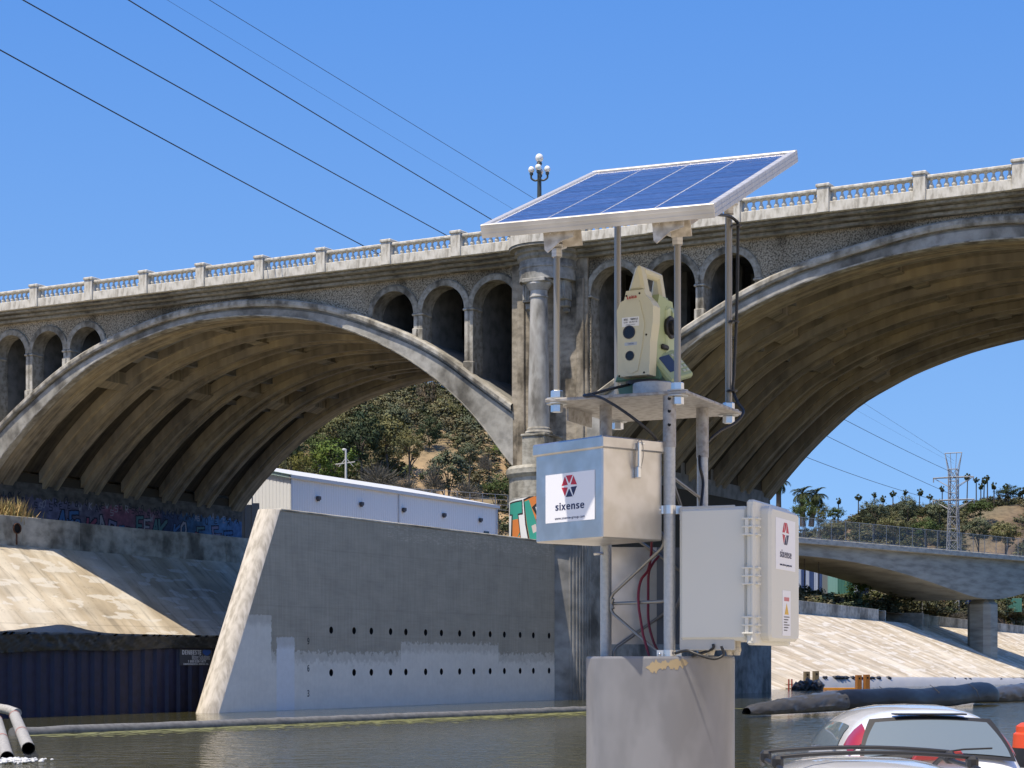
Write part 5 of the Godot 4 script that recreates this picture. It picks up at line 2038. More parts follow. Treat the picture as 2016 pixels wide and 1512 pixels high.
	# keypad tilted outward on the right side, with its screen and keys
	var kb := Transform3D(Basis(Vector3(0, 0, 1), 0.0), Vector3.ZERO)
	var fx2 := Transform3D(Basis(Vector3(0, 1, 0), 0.5236) * Basis(Vector3(0, 0, 1), 0.40) * Basis(Vector3(0, 1, 0), 0.70) * Basis(Vector3(1, 0, 0), -0.35), Vector3(0.082, 0.040, -0.012))
	m = MB.new()
	m.box(Vector3(-0.052, -0.050, -0.022), Vector3(0.052, 0.050, 0.0), 0.006, fx2)
	part("keypad", m, M.green, t)
	m = MB.new()
	m.box(Vector3(-0.034, -0.022, 0.0), Vector3(0.012, 0.036, 0.001), 0.0, fx2)
	part("keypad_screen", m, mat(0.05, 0.06, 0.085, 0.15), t)
	for i in 2:
		for j in 5:
			m = MB.new()
			m.boxc(fx2 * Vector3(0.022 + i * 0.015, 0.03 - j * 0.015, 0.0012), Vector3(0.011, 0.009, 0.003), 0.001, fx2.basis)
			part("key", m, mat(0.50, 0.53, 0.42, 0.5), t)
	m = MB.new()
	m.box(Vector3(0.05, 0.085, -0.03), Vector3(0.062, 0.10, 0.01), 0.004)
	part("latch", m, M.black, t)
	# base: green skirt, tribrach, steel pillar plate
	m = MB.new()
	m.prism([Vector2(-0.086, -0.004), Vector2(-0.083, 0.008), Vector2(-0.062, 0.052), Vector2(0.05, 0.052), Vector2(0.066, 0.0), Vector2(0.06, -0.008)], -0.08, 0.034, Transform3D(), 0.004)
	part("skirt", m, M.darkgreen, t)
	m = MB.new()
	disc(m, Vector3(0.0, -0.012, 0), 0.06, 0.012, 28)
	part("bearing", m, M.black, t)
	m = MB.new()
	m.prism([Vector2(-0.065, -0.05), Vector2(-0.072, -0.018), Vector2(0.05, -0.018), Vector2(0.05, -0.05)], -0.05, 0.05, Transform3D(), 0.004)
	part("tribrach", m, M.darkgreen, t)
	for a in 3:
		m = MB.new()
		disc(m, Vector3(0.055 * cos(a * TAU / 3 + 2.6), -0.052, 0.055 * sin(a * TAU / 3 + 2.6)), 0.013, 0.016, 16)
		part("foot_screw", m, M.black, t)
	m = MB.new()
	m.lathe([Vector2(0.058, -0.06), Vector2(0.0625, -0.058), Vector2(0.0625, -0.024), Vector2(0.060, -0.021), Vector2(0.0, -0.021)], 40, Transform3D(Basis(), Vector3(0.048, 0, 0.045)))
	part("pillar_plate", m, M.galv, t)


func build_boxes(pa: Vector3) -> void:
	# aluminium box: local z is the face to the right, -x the face with the label
	var ph := 0.6632
	var bw := 0.222
	var bl := 0.292
	var bh := 0.262
	var c0 := spot(1186, 1059, 5.13)
	var bas := Basis(Vector3(0, 1, 0), ph)
	var mid := c0 + bas * Vector3(bw * 0.5, 0, -bl * 0.5)
	var t := thing("aluminium_box", "silver aluminium equipment box with a lid and white label, hung left of the mast", "equipment box", mid, ph)
	var m := MB.new()
	m.box(Vector3(-bw / 2, 0, -bl / 2), Vector3(bw / 2, bh, bl / 2), 0.004)
	part("box_body", m, M.alu, t)
	m = MB.new()
	m.box(Vector3(-bw / 2 - 0.007, bh - 0.016, -bl / 2 - 0.007), Vector3(bw / 2 + 0.007, bh + 0.018, bl / 2 + 0.007), 0.004)
	part("lid", m, M.alu, t)
	# latch on the right face
	var lx := 0.012
	var lz := bl / 2
	m = MB.new()
	m.box(Vector3(lx - 0.004, bh - 0.062, lz + 0.010), Vector3(lx + 0.006, bh + 0.006, lz + 0.016), 0.001)
	part("latch", m, M.zinc, t)
	m = MB.new()
	m.box(Vector3(lx - 0.006, bh - 0.092, lz), Vector3(lx + 0.007, bh - 0.060, lz + 0.014), 0.002)
	part("latch", m, M.zinc, t)
	m = MB.new()
	m.tube(smooth([Vector3(lx - 0.011, bh - 0.066, lz + 0.008), Vector3(lx - 0.014, bh - 0.03, lz + 0.014), Vector3(lx - 0.007, bh + 0.008, lz + 0.016), Vector3(lx + 0.008, bh + 0.008, lz + 0.016), Vector3(lx + 0.014, bh - 0.03, lz + 0.014), Vector3(lx + 0.010, bh - 0.066, lz + 0.008)]), 0.0013, 6)
	part("latch_wire", m, M.rod, t)
	m = MB.new()
	m.box(Vector3(lx + 0.012, bh + 0.001, lz + 0.006), Vector3(lx + 0.022, bh + 0.008, lz + 0.012), 0.001)
	part("latch_hook", m, M.zinc, t)
	# label with a badge, a name and an address
	var lab := Transform3D(Basis(Vector3(0, 1, 0), -PI / 2), Vector3(-bw / 2 - 0.0006, 0.121, 0.008))
	m = MB.new()
	m.box(Vector3(-0.107, -0.068, 0.0), Vector3(0.107, 0.068, 0.0006), 0.0, lab)
	part("label", m, M.paper, t)
	logo(t, lab * Transform3D(Basis(), Vector3(-0.002, 0.031, 0.0007)), 0.0345)
	text_on(t, "name_lettering", "sixense", 0.125, 0.021, lab * Transform3D(Basis(), Vector3(0.0, -0.024, 0.0007)), M.ink, true)
	text_on(t, "address_lettering", "www.sixense-group.com", 0.13, 0.0085, lab * Transform3D(Basis(), Vector3(0.0, -0.058, 0.0007)), M.ink)
	# sheet-metal bracket behind, seen below the box
	var br := thing("backing_plate", "pale sheet metal plate fixed inside the mast under the aluminium box", "plate", Vector3(0.405, 2.05, -5.52), 0.12)
	m = MB.new()
	m.box(Vector3(-0.145, 0.0, -0.002), Vector3(0.02, 0.285, 0.002))
	part("plate", m, M.alu, br)
	m = MB.new()
	m.box(Vector3(0.02, 0.0, -0.002), Vector3(0.15, 0.285, 0.001))
	part("plate_return", m, mat(0.16, 0.175, 0.2, 0.5, 0.3), br)
	m = MB.new()
	m.tube([Vector3(-0.172, 0.262, 0.03), Vector3(-0.15, 0.264, 0.035), Vector3(-0.128, 0.258, 0.004)], 0.004, 8)
	part("hook_bolt", m, M.zinc, br)
	# grey enclosure: local z is the door's face, -x its near side wall
	var ed := 1.169
	var e0 := spot(1479, 1270, 5.15)
	var eb := Basis(Vector3(0, 1, 0), ed)
	var t2 := thing("grey_enclosure", "pale grey fibreglass enclosure with hinged door and warning label, right of the mast", "enclosure", e0, ed)
	var ew := 0.375
	var dp := 0.21
	var eh := 0.395
	m = MB.new()
	m.prism([Vector2(0, 0.012), Vector2(ew, 0.012), Vector2(ew, eh - 0.015), Vector2(0, eh - 0.015)], -dp, -0.002, Transform3D(), 0.0)
	var bodym := MB.new()
	bodym.box(Vector3(0.006, 0.012, -dp), Vector3(ew - 0.006, eh - 0.012, -0.012), 0.010)
	part("enclosure_body", bodym, M.fibreglass, t2)
	m = MB.new()
	m.box(Vector3(-0.004, 0.0, -0.013), Vector3(ew + 0.004, eh + 0.004, 0.012), 0.006)
	part("door_flange", m, M.fibreglass, t2)
	var dr := []
	for q in [[ew - 0.012, 0.012, -PI / 2], [ew - 0.012, eh - 0.01, 0.0], [0.06, eh - 0.01, PI / 2], [0.06, 0.012, PI]]:
		var cx: float = q[0] + (-0.022 if q[0] > 0.2 else 0.01)
		var cy: float = q[1] + (-0.022 if q[1] > 0.2 else 0.022)
		for k in 5:
			var a: float = q[2] + k * PI / 8
			dr.append(Vector2(cx + 0.022 * cos(a), cy + 0.022 * sin(a)))
	m = MB.new()
	m.prism(dr, 0.010, 0.042, Transform3D(), 0.008)
	part("door", m, M.fibreglass, t2)
	m = MB.new()
	m.tube([Vector3(-0.004, 0.012, 0.004), Vector3(-0.004, eh - 0.01, 0.004)], 0.004, 10)
	part("hinge_pin", m, M.fibreglass, t2)
	for y in [0.055, 0.19, 0.325]:
		m = MB.new()
		for dy in [-0.022, 0.0, 0.022]:
			m.box(Vector3(-0.012, y + dy - 0.0025, -0.024), Vector3(-0.003, y + dy + 0.0025, 0.008), 0.001)
			m.box(Vector3(0.0, y + dy - 0.0025, 0.008), Vector3(0.03, y + dy + 0.0025, 0.02), 0.001)
		m.box(Vector3(-0.0105, y - 0.024, -0.016), Vector3(-0.005, y + 0.024, -0.005), 0.001)
		part("hinge", m, M.fibreglass, t2)
	var lb := Transform3D(Basis(), Vector3(0.205, 0.285, 0.0422))
	m = MB.new()
	m.box(Vector3(-0.107, -0.072, 0.0), Vector3(0.107, 0.072, 0.0006), 0.0, lb)
	part("label", m, M.paper, t2)
	logo(t2, lb * Transform3D(Basis(), Vector3(-0.002, 0.031, 0.0008)), 0.036)
	text_on(t2, "name_lettering", "sixense", 0.125, 0.022, lb * Transform3D(Basis(), Vector3(0.0, -0.026, 0.0008)), M.ink, true)
	text_on(t2, "address_lettering", "www.sixense-group.com", 0.13, 0.008, lb * Transform3D(Basis(), Vector3(0.0, -0.058, 0.0008)), M.ink)
	var wl := Transform3D(Basis(), Vector3(0.215, 0.092, 0.0422))
	m = MB.new()
	m.box(Vector3(-0.045, -0.064, 0.0), Vector3(0.045, 0.064, 0.0006), 0.0, wl)
	part("warning_label", m, M.paper, t2)
	m = MB.new()
	m.prism([Vector2(-0.027, 0.034), Vector2(0.027, 0.034), Vector2(0.027, 0.045), Vector2(-0.027, 0.045)], 0.0007, 0.0011, wl)
	part("red_bar", m, mat(0.55, 0.16, 0.17, 0.5), t2)
	m = MB.new()
	m.prism([Vector2(-0.022, -0.004), Vector2(0.022, -0.004), Vector2(0.0, 0.028)], 0.0007, 0.0011, wl)
	part("warning_triangle", m, mat(0.72, 0.42, 0.03, 0.5), t2)
	for k in 6:
		m = MB.new()
		m.box(Vector3(-0.03, -0.0125 - k * 0.0075, 0.0007), Vector3(0.03 - 0.012 * (k % 3), -0.0095 - k * 0.0075, 0.0011), 0.0, wl)
		part("print_line", m, mat(0.10, 0.10, 0.11, 0.6), t2)
	# mounting straps, clamps and cable glands
	var mt := mat(0.48, 0.47, 0.43, 0.45)
	for y in [0.004, eh - 0.03]:
		m = MB.new()
		m.box(Vector3(0.10, y - 0.012, -dp - 0.006), Vector3(0.16, y + 0.03, -dp + 0.005), 0.002)
		m.box(Vector3(0.012, y - 0.018, -dp + 0.0), Vector3(0.02, y + 0.022, -dp + 0.16), 0.002)
		part("mounting_bracket", m, mt, t2)
	for z in [-0.155, -0.13, -0.075, -0.055]:
		m = MB.new()
		m.lathe([Vector2(0.0, -0.028), Vector2(0.009, -0.028), Vector2(0.011, -0.018), Vector2(0.0125, -0.017), Vector2(0.0125, -0.006), Vector2(0.011, -0.005), Vector2(0.011, 0.014)], 8, Transform3D(Basis(), Vector3(0.05, 0, z)))
		part("cable_gland", m, mat(0.52, 0.47, 0.38, 0.45), t2)
	for y in [2.02, 2.425]:
		var cl := thing("pipe_clamp", "shiny zinc pipe clamp round the front mast tube, " + ("beside the enclosure's foot" if y < 2.2 else "beside the enclosure's top"), "clamp", Vector3(pa.x, y, pa.z), 0.0, "pipe clamps on the mast")
		m = MB.new()
		m.tube([Vector3(0, -0.012, 0), Vector3(0, 0.012, 0)], 0.0185, 20)
		part("clamp_band", m, M.zinc, cl)
		m = MB.new()
		m.box(Vector3(-0.036, -0.012, -0.004), Vector3(-0.015, 0.012, 0.004), 0.001)
		m.box(Vector3(0.015, -0.012, -0.006), Vector3(0.034, 0.012, 0.0), 0.001)
		part("clamp_ear", m, M.zinc, cl)
		m = MB.new()
		m.ball(Vector3(-0.028, 0, 0.006), Vector3.ONE * 0.005, 6, 8)
		part("clamp_bolt", m, M.zinc, cl)


# ------------------------------------------------------------------ plants
func leaf(m: MB, p: Vector3, d: Vector3, size: float, nn: Vector3, aspect := 0.6) -> void:
	var side := d.cross(nn)
	if side.length() < 0.01:
		side = Vector3(1, 0, 0)
	side = side.normalized() * size * aspect * 0.5
	var a := p - d * size * 0.5
	var b := p + d * size * 0.5
	var i := m.put(a, nn)
	m.put(p + side, nn)
	m.put(b, nn)
	m.put(p - side, nn)
	m.ix.append_array(PackedInt32Array([i, i + 1, i + 2, i, i + 2, i + 3]))


func crown(sd: int, clumps: int, per: int, size: float, droop := 0.0, hollow := 0.55) -> ArrayMesh:
	var r := RandomNumberGenerator.new()
	r.seed = sd
	var m := MB.new()
	m.tinted = true
	for c in clumps:
		var dir := Vector3(r.randfn(), r.randfn() * 0.9 + 0.15, r.randfn()).normalized()
		var rad := lerpf(hollow, 0.95, pow(r.randf(), 0.6)) * (0.86 + 0.14 * sin(dir.x * 5.0 + sd) + 0.1 * sin(dir.z * 7.0 + dir.y * 4.0))
		var ce := dir * rad
		var cr := r.randf_range(0.16, 0.30)
		var tone := r.randf_range(0.62, 1.3)
		var warm := r.randf_range(-0.12, 0.16)
		for k in per:
			var o := Vector3(r.randfn(), r.randfn() * 0.75, r.randfn()) * 0.5
			if o.length() > 1.3:
				continue
			var p := ce + o * cr
			p.y -= droop * o.length_squared() * cr
			var nn := (dir * 0.5 + o.normalized() * 0.7 + Vector3(0, 0.35, 0) + Vector3(r.randfn(), r.randfn(), r.randfn()) * 0.3).normalized()
			var ld := Vector3(r.randfn(), r.randfn() - droop * 2.0, r.randfn()).normalized()
			var t := tone * r.randf_range(0.8, 1.2)
			m.tint = Color(t * (1.0 + warm), t, t * (1.0 - warm))
			leaf(m, p, ld, size * r.randf_range(0.6, 1.25), nn)
	return m.mesh()


func twigs(sd: int, n: int) -> ArrayMesh:
	var r := RandomNumberGenerator.new()
	r.seed = sd
	var m := MB.new()
	m.tinted = true
	for i in n:
		var dir := Vector3(r.randfn(), absf(r.randfn()) * 0.8 + 0.1, r.randfn()).normalized()
		var a := dir * r.randf_range(0.15, 0.55) + Vector3(0, -0.35, 0)
		var b := a + (dir + Vector3(r.randfn(), r.randfn() * 0.6, r.randfn()) * 0.5).normalized() * r.randf_range(0.25, 0.5)
		var w := Vector3(r.randfn(), r.randfn(), r.randfn()).normalized() * 0.011
		var t := r.randf_range(0.7, 1.3)
		m.tint = Color(t, t, t)
		m.quad(a - w, b - w * 0.3, b + w * 0.3, a + w)
	return m.mesh()


func trunk_mesh(sd: int, h: float, forks: int, rad: float) -> ArrayMesh:
	var r := RandomNumberGenerator.new()
	r.seed = sd
	var m := MB.new()
	var p := [Vector3.ZERO, Vector3(r.randfn() * 0.03, h * 0.4, r.randfn() * 0.03), Vector3(r.randfn() * 0.06, h, r.randfn() * 0.06)]
	m.tube(p, [rad, rad * 0.8, rad * 0.5], 7)
	for i in forks:
		var q: Vector3 = p[1].lerp(p[2], r.randf_range(0.0, 0.9))
		var d := Vector3(r.randfn(), r.randf_range(0.2, 0.8), r.randfn()).normalized() * r.randf_range(0.4, 0.8)
		d.y = minf(d.y, 1.02 * h - q.y)
		m.tube([q, q + d * 0.5 + Vector3(0, 0.04, 0), q + d], [rad * 0.45, rad * 0.3, rad * 0.1], 5)
	return m.mesh()


func frond_crown(sd: int, n: int, len: float, wide: float, fall: float) -> ArrayMesh:
	var r := RandomNumberGenerator.new()
	r.seed = sd
	var m := MB.new()
	m.tinted = true
	for i in n:
		var a := TAU * i / n * 2.39996 + r.randf() * 0.4
		var el := lerpf(1.35, -0.75, pow(float(i) / n, 0.8))
		var l := len * r.randf_range(0.8, 1.05)
		var t := r.randf_range(0.7, 1.25) * (0.75 if el < -0.3 else 1.0)
		m.tint = Color(t, t, t * 0.9)
		var p := Vector3.ZERO
		var out := Vector3(cos(a), 0, sin(a))
		var segs := 7
		var e := el
		for k in segs:
			var d := out * cos(e) + Vector3(0, sin(e), 0)
			var q := p + d * l / segs
			var side := Vector3(-sin(a), 0, cos(a))
			var w0 := wide * sin(PI * clampf((k + 0.4) / (segs + 0.3), 0, 1))
			for g in 3:
				var pp := p.lerp(q, g / 3.0)
				for sg in [-1.0, 1.0]:
					var tip: Vector3 = pp + side * sg * w0 + d * w0 * 0.7 - Vector3(0, w0 * 0.35, 0)
					m.tri(pp - d * l * 0.016, pp + d * l * 0.02, tip)
			m.quad(p - side * 0.02 * len, q - side * 0.014 * len, q + side * 0.014 * len, p + side * 0.02 * len)
			p = q
			e -= fall / segs * (1.0 + k * 0.2)
	return m.mesh()


func foliage(r: float, g: float, b: float) -> StandardMaterial3D:
	var m := mat(r, g, b, 0.7)
	m.vertex_color_use_as_albedo = true
	m.backlight_enabled = true
	m.backlight = Color(0.3, 0.34, 0.2)
	m.metallic_specular = 0.25
	return m


func build_plants() -> void:
	var crowns := [crown(1, 60, 60, 0.10), crown(2, 70, 55, 0.095), crown(3, 54, 60, 0.11), crown(4, 46, 46, 0.10, 0.8, 0.3), crown(5, 34, 40, 0.10, 0.9, 0.2)]
	var bare := twigs(6, 700)
	var bark := mat(0.10, 0.085, 0.07, 0.9)
	var pale_bark := mat(0.26, 0.24, 0.21, 0.9)
	var trunks := [trunk_mesh(1, 1.0, 6, 0.07), trunk_mesh(2, 1.0, 5, 0.055)]
	var fm := {
		"bright": foliage(0.111, 0.163, 0.036), "green": foliage(0.078, 0.111, 0.039), "olive": foliage(0.150, 0.150, 0.068), "dark": foliage(0.044, 0.065, 0.034),
		"greygreen": foliage(0.111, 0.130, 0.081), "brown": foliage(0.111, 0.088, 0.058), "grey": foliage(0.155, 0.145, 0.125), "yellow": foliage(0.155, 0.155, 0.045)}
	# px, py of the crown's middle, its half width and half height in the photograph, distance, leaf tone, crown shape, description
	var ts := [
		[655, 905, 54, 42, 206.0, "bright", 0, "bright green round tree just above the warehouse roof, left of the utility pole"],
		[594, 914, 24, 26, 203.0, "yellow", 1, "yellow-green small tree over the gable end of the white warehouse"],
		[572, 893, 30, 28, 240.0, "dark", 2, "dark round tree at the far left below the arch soffit"],
		[664, 846, 46, 40, 250.0, "olive", 1, "olive tree high up behind the bright green round tree"],
		[712, 858, 44, 54, 236.0, "dark", 0, "tall dark green tree in the middle of the slope under the left arch"],
		[763, 858, 52, 42, 240.0, "olive", 2, "broad olive oak right of the tall dark green tree"],
		[806, 876, 36, 32, 232.0, "olive", 1, "small olive tree beside the tan bare ground, left edge of it"],
		[745, 797, 44, 36, 290.0, "greygreen", 0, "grey-green tree on the crest behind the broad olive oak"],
		[838, 800, 30, 62, 278.0, "brown", 3, "brown drooping eucalyptus near the small gap of sky"],
		[876, 822, 34, 34, 272.0, "olive", 1, "light olive tree right of the brown drooping eucalyptus"],
		[916, 805, 26, 58, 282.0, "dark", 3, "dark slender eucalyptus close to the arch's falling edge"],
		[920, 852, 40, 36, 262.0, "greygreen", 2, "grey-green oak above the bare tan slope, below the dark slender eucalyptus"],
		[962, 870, 36, 36, 266.0, "green", 0, "green oak rightmost on the slope, against the arch ring"],
		[978, 893, 20, 19, 250.0, "bright", 1, "little green tree with its trunk showing on the bare tan slope"],
		[883, 925, 50, 40, 205.0, "greygreen", 2, "grey-green bush in front of the bare tan slope, centre"],
		[924, 893, 28, 22, 232.0, "greygreen", 1, "small round bush on the upper part of the bare tan slope"],
		[981, 958, 30, 26, 204.0, "green", 0, "green bush beside the round pier base"],
		[606, 852, 26, 26, 268.0, "yellow", 2, "yellowish tree tucked under the soffit at the upper left"],
		[680, 816, 22, 22, 292.0, "dark", 1, "small dark tree on the crest under the soffit edge"],
		[800, 772, 40, 38, 312.0, "greygreen", 0, "pale grey-green crest tree, left of the brown eucalyptus"],
		[850, 752, 22, 34, 316.0, "brown", 3, "thin brown eucalyptus crown touching the soffit edge"],
		[905, 770, 22, 30, 322.0, "greygreen", 4, "feathery eucalyptus crown right of the gap of sky"],
		[720, 800, 30, 26, 306.0, "dark", 2, "dark crest tree next to the grey-green one"],
		[946, 838, 30, 30, 276.0, "dark", 1, "dark tree between the slender eucalyptus and the arch ring"],
		[780, 825, 30, 30, 262.0, "greygreen", 2, "grey-green tree above the broad olive oak"],
		[630, 880, 26, 26, 232.0, "green", 1, "green tree behind the bright round one, left side"],
		[845, 850, 30, 30, 250.0, "dark", 0, "dark oak under the brown drooping eucalyptus"],
		[545, 925, 28, 26, 222.0, "olive", 2, "olive bush half hidden by the arch foot at far left"],
		[1583, 1003, 26, 22, 222.0, "green", 0, "green shrub at the foot of the date palms, left one"],
		[1612, 1010, 20, 26, 226.0, "yellow", 1, "yellow-green shrub at the foot of the date palms, right one"],
		[1645, 1012, 20, 14, 380.0, "green", 2, "low green tree on the ridge just right of the date palms"],
		[1722, 1006, 32, 24, 395.0, "greygreen", 0, "round grey-green oak on the ridge, left of the pylon"],
		[1786, 1001, 30, 26, 398.0, "greygreen", 1, "round grey-green oak on the ridge, second left of the pylon"],
		[1848, 1010, 30, 28, 392.0, "greygreen", 2, "grey-green oak directly left of the pylon's shaft"],
		[1758, 1036, 34, 22, 370.0, "olive", 0, "olive brush tree lower on the far hill, between the ridge oaks"],
		[1822, 1040, 34, 22, 368.0, "green", 1, "green brush tree lower on the far hill, beside the pylon"],
		[1930, 1000, 30, 16, 410.0, "green", 2, "low green tree on the ridge right of the pylon"],
		[1985, 968, 26, 14, 425.0, "dark", 0, "dark shrub mass on the hilltop among the right hand palms"],
		[1925, 1040, 36, 24, 372.0, "greygreen", 1, "grey-green brush on the slope below the reddish bare patch"],
		[1980, 1050, 34, 22, 368.0, "olive", 2, "olive brush on the slope at the right edge"],
		[1690, 1160, 26, 34, 245.0, "bright", 1, "bright green tree behind the striped shed, under the low bridge"],
		[1775, 1165, 26, 30, 262.0, "green", 0, "green tree behind the signed fence, under the low bridge"],
		[1832, 1150, 28, 28, 275.0, "olive", 2, "olive tree above the red-roofed hut"],
		[1730, 1150, 26, 36, 285.0, "dark", 1, "dark tree far behind the signed fence"],
		[1800, 1140, 26, 26, 290.0, "dark", 2, "dark tree behind the olive one near the red-roofed hut"],
		[2000, 1216, 28, 22, 350.0, "olive", 0, "olive shrub on the bank at the right edge beyond the bridge column"],
		[1640, 1040, 34, 18, 300.0, "olive", 1, "olive brush above the road bridge fence, right of the date palms"],
	]
	var kinds := {"bright": "green", "dark": "dark"}
	for t in ts:
		var d: float = t[4]
		var c := spot(t[0], t[1], d)
		var sc: float = d / FOC
		var hw: float = t[2] * sc
		var hh: float = t[3] * sc
		var gy := minf(land(c.x, d), c.y - hh * 0.6)
		var bush: bool = hh < 1.7
		var o := thing("shrub" if bush else "tree", t[7], "shrub" if bush else "tree", Vector3(c.x, gy, c.z), t[0] * 0.7)
		var cm: ArrayMesh = crowns[t[6]]
		part("crown", cm, fm[t[5]], o, Transform3D(Basis.from_scale(Vector3(hw, hh, hw) * 1.08), Vector3(0, c.y - gy, 0)))
		var th := c.y - gy
		part("trunk", trunks[t[0] % 2], pale_bark if t[6] >= 3 else bark, o, Transform3D(Basis.from_scale(Vector3(hw * 0.9, th, hw * 0.9)), Vector3.ZERO))
	for t in [[747, 930, 60, 40, 200.0, "bare grey-brown brush tree above the warehouse roof, right of the utility pole"], [800, 950, 42, 34, 198.0, "bare grey-brown brush, lower and right of the larger bare one"], [917, 962, 46, 32, 196.0, "bare grey brush above the right end of the warehouse roof"], [855, 935, 34, 46, 203.0, "bare pale branches sticking up before the grey-green bush"], [1885, 1210, 26, 16, 292.0, "dry bare brush between the red-roofed hut and the bridge column"], [955, 905, 20, 30, 240.0, "dead leafless sapling on the bare tan slope"]]:
		var d: float = t[4]
		var c := spot(t[0], t[1], d)
		var sc: float = d / FOC
		var o := thing("bare_shrub", t[5], "shrub", c - Vector3(0, t[3] * sc, 0), t[0] * 0.3)
		part("twigs", bare, fm["grey"], o, Transform3D(Basis.from_scale(Vector3(t[2] * sc, t[3] * sc * 1.5, t[2] * sc)), Vector3(0, t[3] * sc * 0.85, 0)))
	# scrub that covers the hills
	var scrub := crown(12, 26, 34, 0.17, 0.0, 0.2)
	var mm := MultiMesh.new()
	mm.transform_format = MultiMesh.TRANSFORM_3D
	mm.use_colors = true
	mm.mesh = scrub
	var spots := []
	var r := RandomNumberGenerator.new()
	r.seed = 14
	var tn := FastNoiseLite.new()
	tn.seed = 77
	tn.frequency = 0.02
	for i in 5200:
		var left := i % 3 == 0
		var k := r.randf_range(520, 1030) if left else r.randf_range(1480, 2060)
		var d := r.randf_range(192, 320) if left else r.randf_range(215, 460)
		var x := (k - 1008.0) / FOC * d
		var rel := Basis(Vector3(0, 1, 0), -RIVER_TURN) * (Vector3(x, 0, -d) - RIVER)
		if rel.x > -44 and rel.z > -72:
			continue
		if 0.916 * x - 0.4 * d > -54:
			continue
		if left and k > 770 and k < 1040 and d > 205 and d < 262 and r.randf() < 0.86:
			continue
		if not left and k > 1900 and k < 2016 and d > 372 and d < 430 and r.randf() < 0.9:
			continue
		var y := land(x, d)
		var s := r.randf_range(0.9, 2.4) * (1.0 if left else 1.15)
		spots.append([Transform3D(Basis(Vector3(0, 1, 0), r.randf() * TAU).scaled(Vector3(s * r.randf_range(0.9, 1.4), s * r.randf_range(0.55, 0.9), s)), Vector3(x, y + s * 0.25, -d)), Color(0.085, 0.105, 0.05).lerp(Color(0.17, 0.155, 0.10), r.randf()) * r.randf_range(0.75, 1.3)])
	mm.instance_count = spots.size()
	for i in spots.size():
		mm.set_instance_transform(i, spots[i][0])
		mm.set_instance_color(i, spots[i][1])
	var mi := MultiMeshInstance3D.new()
	mi.name = numbered("scrub")
	mi.multimesh = mm
	mi.material_override = foliage(1, 1, 1)
	mi.set_meta("kind", "stuff")
	add_child(mi)
	tag(mi, "low dry scrub scattered over the hillsides", "scrub")
	build_palms(pale_bark)
	# dry grass on the left bank
	var gm := MB.new()
	gm.tinted = true
	for c in [[-37.9, 2.9, 1.9, 300], [-38.0, -0.1, 1.6, 620], [-38.4, -1.5, 1.1, 260], [-38.2, 4.6, 1.6, 160], [-38.6, -5.6, 0.5, 90]]:
		for i in c[3]:
			var p := river(c[0] + r.randfn() * 0.55, 10.55, c[1] + r.randfn() * 0.65)
			var h: float = c[2] * r.randf_range(0.6, 1.2)
			var ln := Vector3(r.randfn() * 0.35, 1, r.randfn() * 0.35).normalized() * h
			var w := Vector3(r.randfn(), 0, r.randfn()).normalized() * 0.025
			gm.tint = Color(0.48, 0.32, 0.15).lerp(Color(0.30, 0.27, 0.10), r.randf()) * r.randf_range(0.7, 1.25)
			gm.quad(p - w, p + ln * 0.6 - w * 0.7, p + ln * 0.6 + w * 0.7, p + w)
			gm.tri(p + ln * 0.6 - w * 1.6, p + ln + Vector3(r.randfn() * 0.1, 0, r.randfn() * 0.1), p + ln * 0.6 + w * 1.6)
	var gmat := mat(1, 1, 1, 0.9)
	gmat.vertex_color_use_as_albedo = true
	var go := obj("dry_grass", gm, gmat)
	go.set_meta("kind", "stuff")
	tag(go, "dry golden grass clumps behind the left parapet wall", "grass")


func build_palms(bark: Material) -> void:
	var date := frond_crown(4, 70, 1.0, 0.17, 1.25)
	var fan := crown(5, 16, 26, 0.55, 0.5, 0.1)
	var pf := foliage(0.060, 0.075, 0.032)
	var tm := mat(0.075, 0.06, 0.045, 0.9)
	for q in [[1580, 972, 1580, 1012, "date palm with drooping fronds, left of the leaning one, beside the grey enclosure"], [1607, 974, 1597, 1012, "leaning date palm, right of the upright one, beside the grey enclosure"], [1533, 948, 1533, 1012, "palm trunk half hidden behind the right arch, leftmost palm"]]:
		var d := 226.0
		var top := spot(q[0], q[1], d)
		var bot := spot(q[2], q[3], d)
		var o := thing("date_palm", q[4], "palm", bot)
		part("crown", date, pf, o, Transform3D(Basis.from_scale(Vector3.ONE * 1.85), top - bot))
		var m := MB.new()
		m.tube([Vector3(0, -1.5, 0), (top - bot) * 0.5, top - bot], [0.36, 0.30, 0.34], 9)
		part("trunk", m, tm, o)
	var ps := [[1533, 1016, 952], [1649, 1016, 986], [1690, 1006, 979], [1722, 990, 974], [1737, 992, 982], [1758, 990, 972], [1782, 985, 969], [1809, 985, 969], [1831, 992, 978], [1855, 990, 962], [1903, 982, 939], [1922, 978, 945], [1931, 982, 957], [1936, 978, 946], [1944, 976, 940], [1957, 976, 956], [1979, 968, 958], [2008, 975, 972], [2013, 985, 966]]
	ps.pop_front()
	var i := 0
	for p in ps:
		var d := 425.0
		var bot := spot(p[0], p[1] + 14, d)
		var top := spot(p[0] + (2 if i % 3 == 0 else 0), p[2], d)
		var o := thing("fan_palm", ordinal(i) + " tall thin fan palm from the left along the far ridge", "palm", bot, i * 1.1, "fan palms along the ridge")
		var s := 0.80 + 0.12 * sin(i * 2.3)
		part("crown", fan, pf, o, Transform3D(Basis.from_scale(Vector3(s, s * 1.0, s)), Basis(Vector3(0, 1, 0), -i * 1.1) * (top - bot)))
		var m := MB.new()
		m.tube([Vector3(0, -2, 0), Basis(Vector3(0, 1, 0), -i * 1.1) * (top - bot)], [0.16, 0.11], 6)
		part("trunk", m, tm, o)
		i += 1


